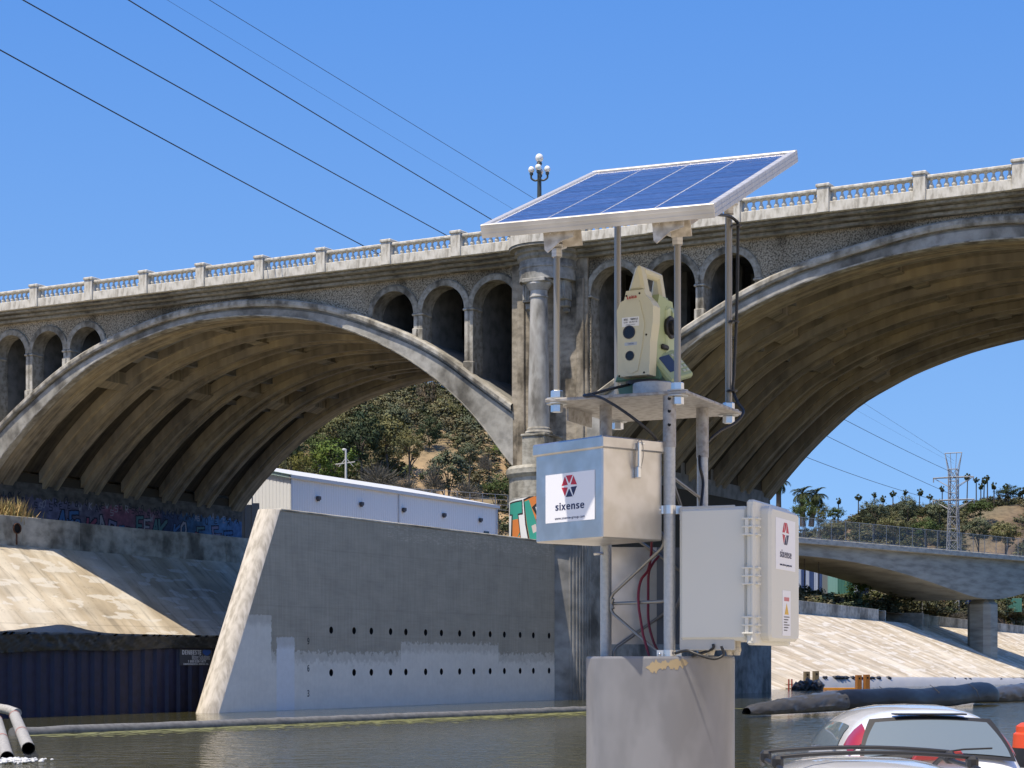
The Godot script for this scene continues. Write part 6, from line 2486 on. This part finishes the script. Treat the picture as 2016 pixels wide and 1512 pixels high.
# ------------------------------------------------------------------ things on the far bank and the water's edge
func build_far_bank() -> void:
	# striped shed
	var d := 256.0
	var sc := d / FOC
	var o := thing("striped_shed", "tall storage shed of blue, white and green corrugated panels under the low bridge", "shed", spot(1560, 1172, d), -0.30)
	var cols := {"b": mat(0.035, 0.07, 0.19, 0.5), "w": mat(0.40, 0.46, 0.58, 0.5), "g": mat(0.06, 0.19, 0.15, 0.5), "t": mat(0.22, 0.42, 0.38, 0.5), "k": mat(0.2, 0.22, 0.22, 0.6)}
	var x := 0.0
	for q in [["b", 9], ["w", 7], ["b", 9], ["w", 6], ["b", 9], ["w", 7], ["b", 8], ["k", 5], ["k", 5], ["t", 18], ["g", 30], ["w", 8], ["b", 9]]:
		var w: float = q[1] * sc / cos(0.35)
		var m := MB.new()
		var n := maxi(int(w / 0.2), 2)
		for i in n:
			var a := x + w * i / n
			var b := x + w * (i + 0.55) / n
			m.box(Vector3(a, 0, -0.06), Vector3(b, 5.1, 0.0 if i % 2 == 0 else -0.02))
			m.box(Vector3(b, 0, -0.1), Vector3(x + w * (i + 1) / n, 5.1, -0.06))
		part("corrugated_panel", m, cols[q[0]], o)
		x += w
	var m := MB.new()
	m.box(Vector3(0, 0, -6), Vector3(x, 5.05, -0.1))
	part("shed_body", m, cols["b"], o)
	m = MB.new()
	m.box(Vector3(-0.1, 5.05, -6.1), Vector3(x + 0.1, 5.25, 0.1), 0.03)
	part("roof_edge", m, mat(0.45, 0.48, 0.5, 0.5), o)
	# fence with notice boards
	d = 262.0
	sc = d / FOC
	var f := thing("signed_fence", "wire fence of tall grey posts with white notice boards under the low bridge", "fence")
	var st := mat(0.30, 0.31, 0.32, 0.6, 0.3)
	for px in [1709, 1731, 1744, 1762, 1797, 1816]:
		var mm := MB.new()
		var b := spot(px, 1206, d)
		mm.tube([b, spot(px, 1116 + (px - 1709) * 0.22, d)], 0.075, 6)
		part("fence_post", mm, st, f)
	for k in 9:
		var mm := MB.new()
		var y := 1196.0 - k * 8.0
		mm.tube([spot(1705, y - 2, d), spot(1822, y + 2, d)], 0.018, 4)
		part("fence_wire", mm, st, f)
	for q in [[1724, 1145, 8], [1746, 1158, 8], [1768, 1162, 7], [1810, 1180, 6]]:
		var mm := MB.new()
		mm.boxc(spot(q[0], q[1], d - 0.2), Vector3(q[2] * sc, q[2] * sc * 1.35, 0.04), 0.01, Basis(Vector3(0, 0, 1), 0.12))
		part("notice_board", mm, M.white, f)
	# hut with a red roof
	d = 288.0
	sc = d / FOC
	var h := thing("red_roofed_hut", "small dark hut with a red tiled roof beyond the far slope", "hut", spot(1847, 1206, d))
	var bm := MB.new()
	bm.box(Vector3(-1.5, 0, -2.0), Vector3(1.5, 1.7, 0.0), 0.02)
	part("hut_wall", bm, mat(0.10, 0.085, 0.07, 0.8), h)
	bm = MB.new()
	bm.box(Vector3(-0.2, 0, -0.01), Vector3(0.4, 0.9, 0.02))
	part("doorway", bm, M.hole, h)
	bm = MB.new()
	bm.prism([Vector2(0.45, 1.6), Vector2(0.5, 1.75), Vector2(-1.0, 2.9), Vector2(-2.5, 1.75), Vector2(-2.45, 1.6)], -1.9, 1.9, Transform3D(Basis(Vector3(0, 0, 1), Vector3(0, 1, 0), Vector3(1, 0, 0)), Vector3.ZERO))
	part("roof", bm, mat(0.23, 0.045, 0.035, 0.7), h)
	# containers right of it
	var cs := [[1912, 1205, 302.0, 2.6, 2.1, "b", "blue shipping container just left of the bridge column"], [1992, 1205, 345.0, 3.6, 2.5, "g", "green shipping container right of the bridge column"]]
	for q in cs:
		var c := thing("shipping_container", q[6], "container", spot(q[0], q[1], q[2]), -0.2)
		var n := 10
		var w: float = q[3]
		var mm := MB.new()
		mm.box(Vector3(-w * 0.5, 0, -2.4), Vector3(w * 0.5, q[4], -0.05), 0.02)
		part("container_body", mm, cols[q[5]], c)
		for i in n:
			var pm := MB.new()
			var a := -w * 0.5 + w * i / n
			pm.box(Vector3(a, 0.06, -0.05), Vector3(a + w / n * 0.6, q[4] - 0.06, 0.0), 0.01)
			part("corrugated_rib", pm, cols[q[5]] if i % 2 == 0 else cols["w"] if q[5] == "b" else cols[q[5]], c)
	# utility pole above the warehouse
	d = 190.0
	var up := thing("utility_pole", "grey utility pole with crossarms rising behind the warehouse roof", "utility pole", spot(681, 960, d))
	var um := MB.new()
	um.tube([Vector3(0, -2, 0), Vector3(0, 3.9, 0)], [0.14, 0.10], 8)
	part("pole", um, mat(0.42, 0.42, 0.41, 0.7), up)
	um = MB.new()
	um.tube([Vector3(-1.05, 2.35, 0), Vector3(0.9, 2.6, 0)], 0.06, 6)
	um.tube([Vector3(-0.7, 2.1, 0), Vector3(0, 3.0, 0)], 0.04, 6)
	um.tube([Vector3(0.7, 2.2, 0), Vector3(0, 3.0, 0)], 0.04, 6)
	part("crossarm", um, mat(0.36, 0.35, 0.33, 0.7), up)
	um = MB.new()
	um.ball(Vector3(-0.18, 3.85, 0), Vector3(0.22, 0.12, 0.14), 6, 8)
	part("lamp_head", um, mat(0.5, 0.5, 0.5, 0.6), up)
	# fence on the bank right of the warehouse, and poles by the arch foot
	var bf := thing("bank_fence", "thin chain link fence above the right end of the warehouse", "fence")
	for i in 9:
		var mm := MB.new()
		var k := 800.0 + i * 25.0
		var dd := lerpf(186.0, 194.0, i / 8.0)
		mm.tube([spot(k, 1000, dd), spot(k, lerpf(961, 975, i / 8.0), dd)], 0.045, 5)
		part("fence_post", mm, st, bf)
	for y in [0.0, 10.0, 20.0, 30.0]:
		var mm := MB.new()
		mm.tube([spot(800, 961 + y, 186.0), spot(1000, 975 + y, 194.0)], 0.025, 4)
		part("fence_wire", mm, st, bf)
	var gf := thing("yard_fence", "grey steel fence panels at the foot of the arch beside the warehouse", "fence")
	for i in 3:
		var mm := MB.new()
		var k := 476.0 + i * 14.0
		var a := spot(k, 1060, 146.0)
		mm.box(a + Vector3(-0.28, -1, 0), a + Vector3(0.27, 2.5 + 0.12 * i, 0.05), 0.01)
		part("fence_panel", mm, mat(0.33, 0.35, 0.37, 0.6, 0.2), gf)
		mm = MB.new()
		mm.tube([a + Vector3(-0.28, -1, 0.06), a + Vector3(-0.28, 3.3, 0.06)], 0.05, 6)
		part("fence_post", mm, st, gf)


func bag(sd: int, pts: Array, rad: Array, wrinkle: float, sides := 28) -> MB:
	var f := FastNoiseLite.new()
	f.seed = sd
	f.frequency = 1.0
	var m := MB.new()
	var rows := []
	var n := pts.size()
	for i in n:
		var d: Vector3 = (pts[mini(i + 1, n - 1)] - pts[maxi(i - 1, 0)]).normalized()
		var sd2 := d.cross(Vector3(0, 1, 0)).normalized()
		var row := []
		for k in sides + 1:
			var a := TAU * k / sides
			var kk := k % sides
			var w: float = wrinkle * (f.get_noise_2d(i * 0.35, kk * 0.9) + 0.6 * f.get_noise_2d(i * 0.9 + 50, kk * 0.35))
			var r: float = rad[i] * (1.0 + w)
			var y := sin(a) * r
			if y < -0.45 * rad[i]:
				y = -0.45 * rad[i]
			row.append(pts[i] + sd2 * cos(a) * r * 1.08 + Vector3(0, y, 0))
		rows.append(row)
	m.sheet(rows)
	return m


func build_water_edge() -> void:
	var blackp := mat(0.008, 0.011, 0.020, 0.45)
	var greyp := mat(0.075, 0.075, 0.076, 0.30)
	# big dewatering tube
	var a := spot(1560, 1404, 70.0)
	var b := spot(1962, 1384, 88.5)
	a.y = 0.32
	b.y = 0.36
	var pts := []
	var rad := []
	for i in 49:
		var t := i / 48.0
		pts.append(a.lerp(b, lerpf(0.17, 1.0, t)) + Vector3(0, 0.05 * sin(t * 9.0), 0.25 * sin(t * 5.0)))
		rad.append(lerpf(0.50, 0.62, t) + 0.03 * sin(t * 23.0) - 0.45 * maxf(t - 0.93, 0) / 0.07)
	var o := thing("sediment_tube", "long navy-black fabric tube floating across the water by the far slope", "tube")
	part("tube_skin", bag(3, pts, rad, 0.05), blackp, o)
	pts = []
	rad = []
	for i in 25:
		var t := i / 24.0
		pts.append(a.lerp(b, lerpf(-0.17, 0.18, t)) + Vector3(0, -0.12 * (1.0 - t), 0))
		rad.append((0.16 + 0.36 * sqrt(t)) * (1.0 if t < 0.9 else 1.0))
	part("tube_end", bag(8, pts, rad, 0.14), greyp, o)
	var m := MB.new()
	for q in [0.37, 0.62, 0.83]:
		var c := a.lerp(b, q)
		m.tube([c + Vector3(0, 0.64, 0.0), c + Vector3(0.25, 0.35, 0.58), c + Vector3(0.35, -0.1, 0.64)], 0.012, 5)
	part("rope", m, M.rubber, o)
	# second tube at the right edge
	pts = []
	rad = []
	for i in 33:
		var t := i / 32.0
		pts.append(spot(1925, 1372, 92.0).lerp(spot(2080, 1362, 99.0), t) + Vector3(0, -0.1, 0))
		rad.append(0.25 + 0.42 * sqrt(sin(clampf(t * 1.2, 0, 1) * PI * 0.5)))
	tag(obj("sediment_tube", bag(12, pts, rad, 0.10), greyp), "shiny grey fabric tube at the right edge, behind the end of the long black one", "tube")
	# grey sheeted barrier behind
	var rows := []
	var f := FastNoiseLite.new()
	f.seed = 33
	f.frequency = 0.5
	for i in 90:
		var t := i / 89.0
		var p0 := spot(lerpf(1612.0, 2050.0, t), 1366, lerpf(138.0, 168.0, t))
		var row := []
		for j in 7:
			var q := j / 6.0
			row.append(p0 + Vector3(0.05 * f.get_noise_2d(i * 0.8, q * 4), lerpf(1.25, 1.42, t) * (1.0 - pow(1.0 - q, 1.7)) + 0.05 * f.get_noise_1d(i * 1.3), -1.6 * q))
		rows.append(row)
	m = MB.new()
	m.sheet(rows)
	tag(obj("sheeted_barrier", m, mat(0.36, 0.36, 0.36, 0.38)), "low barrier covered in grey plastic sheeting at the foot of the far slope", "barrier")
	# sandbags and scraps along its top
	var r := RandomNumberGenerator.new()
	r.seed = 24
	m = MB.new()
	for i in 46:
		var t := r.randf()
		if i < 30:
			t = r.randf_range(0.02, 0.36)
		else:
			t = r.randf_range(0.62, 0.98)
		var p := spot(lerpf(1612.0, 2040.0, t), lerpf(1333.0, 1338.0, t), lerpf(139.0, 169.0, t)) + Vector3(0, -0.02, -0.4)
		m.ball(p, Vector3(r.randf_range(0.1, 0.36), r.randf_range(0.06, 0.17), 0.2), 5, 7)
	var sb := obj("sandbags", m, blackp)
	sb.set_meta("kind", "stuff")
	tag(sb, "small black sandbags weighing down the grey plastic sheeting", "sandbags")
	# yellow-orange trench box end
	var d := 134.0
	var c0 := spot(1656, 1370, d)
	var tb := thing("orange_barrier", "orange-yellow barrier panel standing behind the black tube", "barrier", c0)
	m = MB.new()
	m.box(Vector3(-1.6, 0.0, -0.2), Vector3(1.4, 0.58, 0.0), 0.02)
	part("panel", m, mat(0.62, 0.26, 0.02, 0.55), tb)
	m = MB.new()
	m.box(Vector3(-1.2, 0.07, 0.0), Vector3(1.05, 0.38, 0.015), 0.0)
	part("dark_stripe", m, mat(0.07, 0.05, 0.02, 0.6), tb)
	var om := tri_tex(mat(0.42, 0.17, 0.035, 0.7), M.mottled, Vector3(2.5, 2.5, 2.5))
	var gm2 := tri_tex(mat(0.24, 0.19, 0.12, 0.7), M.mottled, Vector3(2.5, 2.5, 2.5))
	var pl := [[1588, 1322, 1362, "muddy", "muddy square steel post with a hole, leftmost of the four"], [1606, 1321, 1362, "muddy", "muddy square steel post, second of the four"], [1690, 1329, 1368, "orange", "rusty orange square steel post, third of the four"], [1706, 1328, 1370, "orange", "rusty orange square steel post, rightmost of the four"]]
	for q in pl:
		var pd := 133.0
		var pb := spot(q[0], q[2], pd)
		var hh: float = (q[2] - q[1]) * pd / FOC
		var p := thing("steel_post", q[4], "post", pb, 0.3)
		m = MB.new()
		m.box(Vector3(-0.18, -0.3, -0.18), Vector3(0.18, hh, 0.18), 0.01)
		part("post_tube", m, om if q[3] == "orange" else gm2, p)
		m = MB.new()
		m.box(Vector3(-0.07, hh - 0.3, 0.175), Vector3(0.06, hh - 0.16, 0.184))
		part("pin_hole", m, M.hole, p)
	for q in [[1553, "left"], [1559, "right"]]:
		m = MB.new()
		m.tube([spot(q[0], 1372, 133.0), spot(q[0], 1337, 133.0)], 0.055, 8)
		tag(obj("red_stake", m, mat(0.33, 0.03, 0.025, 0.6)), "thin red stake, " + q[1] + " one of the pair before the far slope", "stake")
	# crumpled black sheeting heap
	m = MB.new()
	for k in 5:
		var cc := spot(1572 + k * 9, 1358 - (k % 3) * 4, 131.0)
		var rw := []
		for i in 11:
			var la := PI * i / 10.0
			var row := []
			for j in 15:
				var an := TAU * j / 14.0
				var di := Vector3(sin(la) * cos(an), cos(la), sin(la) * sin(an))
				var rr := 0.48 * (1.0 + 0.7 * f.get_noise_3d(di.x * 3 + k * 9, di.y * 3, di.z * 3))
				row.append(cc + di * rr)
			rw.append(row)
		m.sheet(rw, [], true)
	tag(obj("sheeting_heap", m, mat(0.03, 0.032, 0.036, 0.32)), "crumpled heap of black plastic between the muddy posts and the tube end", "tarpaulin")
	# tarp line and pipes on the slope's foot, left
	for k in 3:
		m = MB.new()
		m.tube([spot(1518, 1346 + k * 8, 140.0 - k * 2), spot(1600, 1348 + k * 8, 138.0 - k * 2)], 0.07, 8)
		tag(obj("edge_pipe", m, mat(0.36, 0.33, 0.28, 0.6)), ["upper", "middle", "lower"][k] + " pale pipe lying at the water's edge right of the pier", "pipe", "pipes at the water's edge")


# ------------------------------------------------------------------ cars
func build_cars() -> void:
	var paint := mat(0.80, 0.80, 0.80, 0.25)
	paint.clearcoat_enabled = true
	paint.clearcoat = 1.0
	paint.clearcoat_roughness = 0.04
	var glass := mat(0.15, 0.19, 0.22, 0.04)
	glass.metallic_specular = 0.6
	var trim := mat(0.012, 0.012, 0.013, 0.5)
	var lamp := mat(0.32, 0.008, 0.012, 0.15)
	lamp.clearcoat_enabled = true
	var st := [[0.02, 0.30, 0.62, 0.64, 0.80], [-0.02, 0.24, 0.80, 0.98, 0.85], [-0.10, 0.22, 0.84, 1.10, 0.87], [-0.30, 0.22, 0.88, 1.28, 0.88], [-0.52, 0.22, 0.90, 1.47, 0.885], [-0.80, 0.22, 0.91, 1.545, 0.89], [-1.4, 0.22, 0.92, 1.58, 0.90], [-2.2, 0.22, 0.92, 1.56, 0.90], [-2.75, 0.22, 0.92, 1.46, 0.89], [-3.3, 0.22, 0.92, 1.08, 0.88], [-3.9, 0.24, 0.84, 0.92, 0.86], [-4.3, 0.28, 0.66, 0.74, 0.78]]
	var ring := func(s: Array) -> Array:
		var o := []
		o.append(Vector3(-s[4] * 0.9, s[1], s[0]))
		o.append(Vector3(-s[4], s[1] + 0.12, s[0]))
		o.append(Vector3(-s[4], lerpf(s[1], s[2], 0.6), s[0]))
		for k in 21:
			var th := PI - PI * k / 20.0
			var cx := cos(th)
			var sy := sin(th)
			var n := 3.3
			o.append(Vector3(signf(cx) * pow(absf(cx), 2.0 / n) * s[4] * 0.985, s[2] + (s[3] - s[2]) * pow(sy, 2.0 / 2.05), s[0]))
		o.append(Vector3(s[4], lerpf(s[1], s[2], 0.6), s[0]))
		o.append(Vector3(s[4], s[1] + 0.12, s[0]))
		o.append(Vector3(s[4] * 0.9, s[1], s[0]))
		return o
	var car := thing("white_car", "white hatchback parked at the lower right, seen from behind", "car", Vector3(0.2275 * 18.2, -0.03, -18.2), -0.02)
	var rows := []
	for i in st.size() - 1:
		for k in 4:
			var t := k / 4.0
			var s := []
			for j in 5:
				var p0: float = st[maxi(i - 1, 0)][j]
				var p1: float = st[i][j]
				var p2: float = st[i + 1][j]
				var p3: float = st[mini(i + 2, st.size() - 1)][j]
				if j == 0:
					s.append(lerpf(p1, p2, t))
				else:
					var m1 := (p2 - p0) * 0.4
					var m2 := (p3 - p1) * 0.4
					var t2 := t * t
					var t3 := t2 * t
					s.append(p1 * (2 * t3 - 3 * t2 + 1) + m1 * (t3 - 2 * t2 + t) + p2 * (-2 * t3 + 3 * t2) + m2 * (t3 - t2))
			rows.append(ring.call(s))
	rows.append(ring.call(st[st.size() - 1]))
	var m := MB.new()
	m.sheet(rows, [], true)
	part("body", m, paint, car)
	m = MB.new()
	m.box(Vector3(-0.75, 0.3, -0.1), Vector3(0.75, 0.62, 0.05), 0.04)
	part("bumper", m, paint, car)
	# rear window: dark frame and glass, curved
	for q in [["window_frame", 0.755, 0.60, 1.10, 1.485, 0.05, trim], ["rear_window", 0.71, 0.55, 1.14, 1.45, 0.062, glass]]:
		var wr := []
		for i in 9:
			var v := i / 8.0
			var row := []
			for j in 17:
				var u := j / 8.0 - 1.0
				var hw := lerpf(q[1], q[2], pow(v, 1.6))
				var xx := u * hw
				var yc := lerpf(q[3], q[4], v) - 0.08 * xx * xx
				var zz := lerpf(-0.06, -0.52, (yc - 1.05) / 0.44)
				row.append(Vector3(xx, yc, zz - 0.09 * xx * xx + q[5]))
			wr.append(row)
		m = MB.new()
		m.sheet(wr, [], false)
		part(q[0], m, q[6], car)
	m = MB.new()
	m.prism([Vector2(-0.27, 1.07), Vector2(0.27, 1.07), Vector2(0.20, 1.165), Vector2(-0.20, 1.165)], -0.15, 0.035, Transform3D(), 0.01)
	part("brake_light", m, lamp, car)
	for sg in [-1.0, 1.0]:
		var tr := []
		for i in range(13, 19):
			var row := []
			for k in range(3, 7):
				var kk := 3 + (k if sg < 0 else 20 - k)
				row.append(rows[i][kk] + Vector3(sg * 0.012, 0.006, 0.008))
			tr.append(row)
		m = MB.new()
		m.sheet(tr, [], sg > 0)
		part("tail_light", m, lamp, car)
		m = MB.new()
		m.prism([Vector2(sg * 0.87, 0.66), Vector2(sg * 0.60, 0.66), Vector2(sg * 0.64, 0.86), Vector2(sg * 0.87, 0.92)], -0.12, 0.035, Transform3D(), 0.01)
		part("tail_light", m, lamp, car)
		for z in [-0.85, -3.4]:
			m = MB.new()
			m.lathe([Vector2(0.0, -0.1), Vector2(0.3, -0.1), Vector2(0.33, -0.06), Vector2(0.33, 0.06), Vector2(0.3, 0.1), Vector2(0.2, 0.11), Vector2(0.0, 0.09)], 24, Transform3D(Basis(Vector3(0, 0, 1), -sg * PI / 2), Vector3(sg * 0.80, 0.33, z)))
			part("wheel", m, M.rubber, car)
		var sr := []
		for i in range(21, 33):
			var row := []
			for k in range(2, 6):
				var kk := 3 + (k if sg < 0 else 20 - k)
				row.append(rows[i][kk] + Vector3(sg * 0.008, 0.003, 0))
			sr.append(row)
		m = MB.new()
		m.sheet(sr, [], sg > 0)
		part("side_window", m, glass, car)
	m = MB.new()
	m.box(Vector3(-0.36, 1.497, -0.60), Vector3(0.36, 1.512, -0.42), 0.006)
	part("spoiler_lip", m, trim, car)
	m = MB.new()
	m.tube([Vector3(0.0, 1.15, 0.07), Vector3(0.22, 1.18, 0.05), Vector3(0.5, 1.19, 0.03)], 0.010, 6)
	part("wiper", m, trim, car)
	var car2 := dup(car, "white_car", Vector3(0.209 * 10.6, 0.02, -10.6), -0.03, "white car in front at the bottom edge, only its roof with rack bars in view")
	car2.scale = Vector3(0.865, 0.865, 0.865)
	# rack on the nearer car's roof
	var rk := thing("roof_rack", "black roof rack bars on the nearer white car at the bottom edge", "roof rack", Vector3(0.209 * 10.6, 0.02, -10.6), -0.03)
	for q in [[-1.05, 0.60], [-1.75, 0.60]]:
		m = MB.new()
		var bar := []
		for k in 9:
			var u := k / 4.0 - 1.0
			bar.append(Vector3(u * q[1], 1.415 - 0.03 * u * u, q[0]))
		m.tube(bar, 0.014, 8)
		part("cross_bar", m, trim, rk)
		for sg in [-1.0, 1.0]:
			m = MB.new()
			m.box(Vector3(sg * q[1] - 0.035, 1.31, q[0] - 0.05), Vector3(sg * q[1] + 0.035, 1.395, q[0] + 0.05), 0.02)
			part("rack_foot", m, trim, rk)
	for sg in [-1.0, 1.0]:
		m = MB.new()
		m.tube([Vector3(sg * 0.58, 1.27, -0.7), Vector3(sg * 0.60, 1.325, -0.85), Vector3(sg * 0.60, 1.335, -2.0), Vector3(sg * 0.58, 1.28, -2.15)], 0.016, 8)
		part("side_rail", m, trim, rk)
	# orange traffic barrel at the right edge
	var dr := thing("traffic_barrel", "red-orange traffic barrel with a black foot cut by the right edge", "traffic barrel", Vector3(0.2803 * 22.0, 0.02, -22.0))
	m = MB.new()
	m.lathe([Vector2(0.30, 0.97), Vector2(0.29, 1.13), Vector2(0.26, 1.15), Vector2(0.26, 1.22), Vector2(0.20, 1.26), Vector2(0.0, 1.26)], 28)
	part("barrel", m, mat(0.70, 0.075, 0.015, 0.4), dr)
	m = MB.new()
	m.lathe([Vector2(0.31, 0.75), Vector2(0.305, 0.968)], 28)
	part("dark_band", m, M.rubber, dr)
	m = MB.new()
	m.lathe([Vector2(0.42, 0.0), Vector2(0.42, 0.06), Vector2(0.34, 0.08), Vector2(0.315, 0.75)], 28)
	part("foot", m, mat(0.28, 0.28, 0.28, 0.5), dr)


func build_lamp() -> void:
	var t := thing("street_lamp", "dark green street lamp with three white globes standing on the viaduct parapet", "street lamp", river(0.85, 25.02, 1.5), RIVER_TURN)
	var gm := mat(0.045, 0.055, 0.05, 0.5)
	var m := MB.new()
	m.lathe([Vector2(0.2, 0.0), Vector2(0.2, 0.2), Vector2(0.15, 0.3), Vector2(0.125, 0.5), Vector2(0.105, 2.5), Vector2(0.13, 2.55), Vector2(0.10, 2.62), Vector2(0.09, 2.85), Vector2(0.15, 3.0), Vector2(0.12, 3.08), Vector2(0.0, 3.1)], 16)
	part("lamp_pole", m, gm, t)
	var globe := mat(0.82, 0.82, 0.80, 0.3)
	globe.subsurf_scatter_enabled = true
	globe.subsurf_scatter_strength = 0.3
	m = MB.new()
	m.ball(Vector3(0, 3.30, 0), Vector3(0.21, 0.23, 0.21), 12, 18)
	part("globe", m, globe, t)
	for k in 4:
		var a := -0.35 + k * PI / 2
		var di := Vector3(cos(a), 0, sin(a)) * 0.42
		m = MB.new()
		m.tube(smooth([Vector3(0, 2.2, 0), di * 0.5 + Vector3(0, 2.12, 0), di + Vector3(0, 2.25, 0), di + Vector3(0, 2.45, 0)]), 0.05, 8)
		m.lathe([Vector2(0.0, 2.4), Vector2(0.09, 2.42), Vector2(0.10, 2.52), Vector2(0.07, 2.56)], 12, Transform3D(Basis(), di))
		part("arm", m, gm, t)
		m = MB.new()
		m.ball(di + Vector3(0, 2.70, 0), Vector3(0.165, 0.18, 0.165), 10, 16)
		part("globe", m, globe, t)


func _ready() -> void:
	# camera
	var cam := Camera3D.new()
	cam.name = "camera"
	cam.projection = Camera3D.PROJECTION_FRUSTUM
	cam.near = 1.0
	cam.far = 9000.0
	cam.size = 2.0 * 756.0 / FOC
	cam.frustum_offset = Vector2(0, (1302.0 - 756.0) / FOC)
	cam.position = Vector3(0, EYE, 0)
	add_child(cam)
	cam.current = true
	# sky and sun
	var env := Environment.new()
	env.background_mode = Environment.BG_SKY
	var sky := ProceduralSkyMaterial.new()
	sky.sky_top_color = lin(0.017, 0.118, 0.43)
	sky.sky_horizon_color = lin(0.205, 0.37, 0.60)
	sky.sky_curve = 0.19
	sky.ground_bottom_color = lin(0.16, 0.15, 0.13)
	sky.ground_horizon_color = lin(0.30, 0.33, 0.36)
	sky.sun_angle_max = 48.0
	sky.sun_curve = 0.55
	env.sky = Sky.new()
	env.sky.sky_material = sky
	env.tonemap_mode = Environment.TONE_MAPPER_LINEAR
	env.tonemap_exposure = 1.72
	env.sdfgi_enabled = true
	env.ssao_enabled = true
	env.ssil_enabled = true
	var we := WorldEnvironment.new()
	we.name = "environment"
	we.environment = env
	add_child(we)
	var sun := DirectionalLight3D.new()
	sun.name = "sun"
	sun.light_energy = 1.05
	sun.light_color = Color(1.0, 0.95, 0.87)
	sun.light_angular_distance = 0.5
	sun.shadow_enabled = true
	add_child(sun)
	sun.basis = Basis.looking_at(Vector3(0.30, -1.0, -0.30).normalized(), Vector3(0, 0, -1))
	# structure, then objects, small details last
	make_materials()
	make_pictures()
	build_setting()
	build_viaduct()
	build_river_wall()
	build_low_bridge()
	build_warehouse()
	build_tank()
	build_floats()
	build_water_edge()
	build_far_bank()
	build_lamp()
	build_pylon()
	build_plants()
	build_cars()
	build_station()
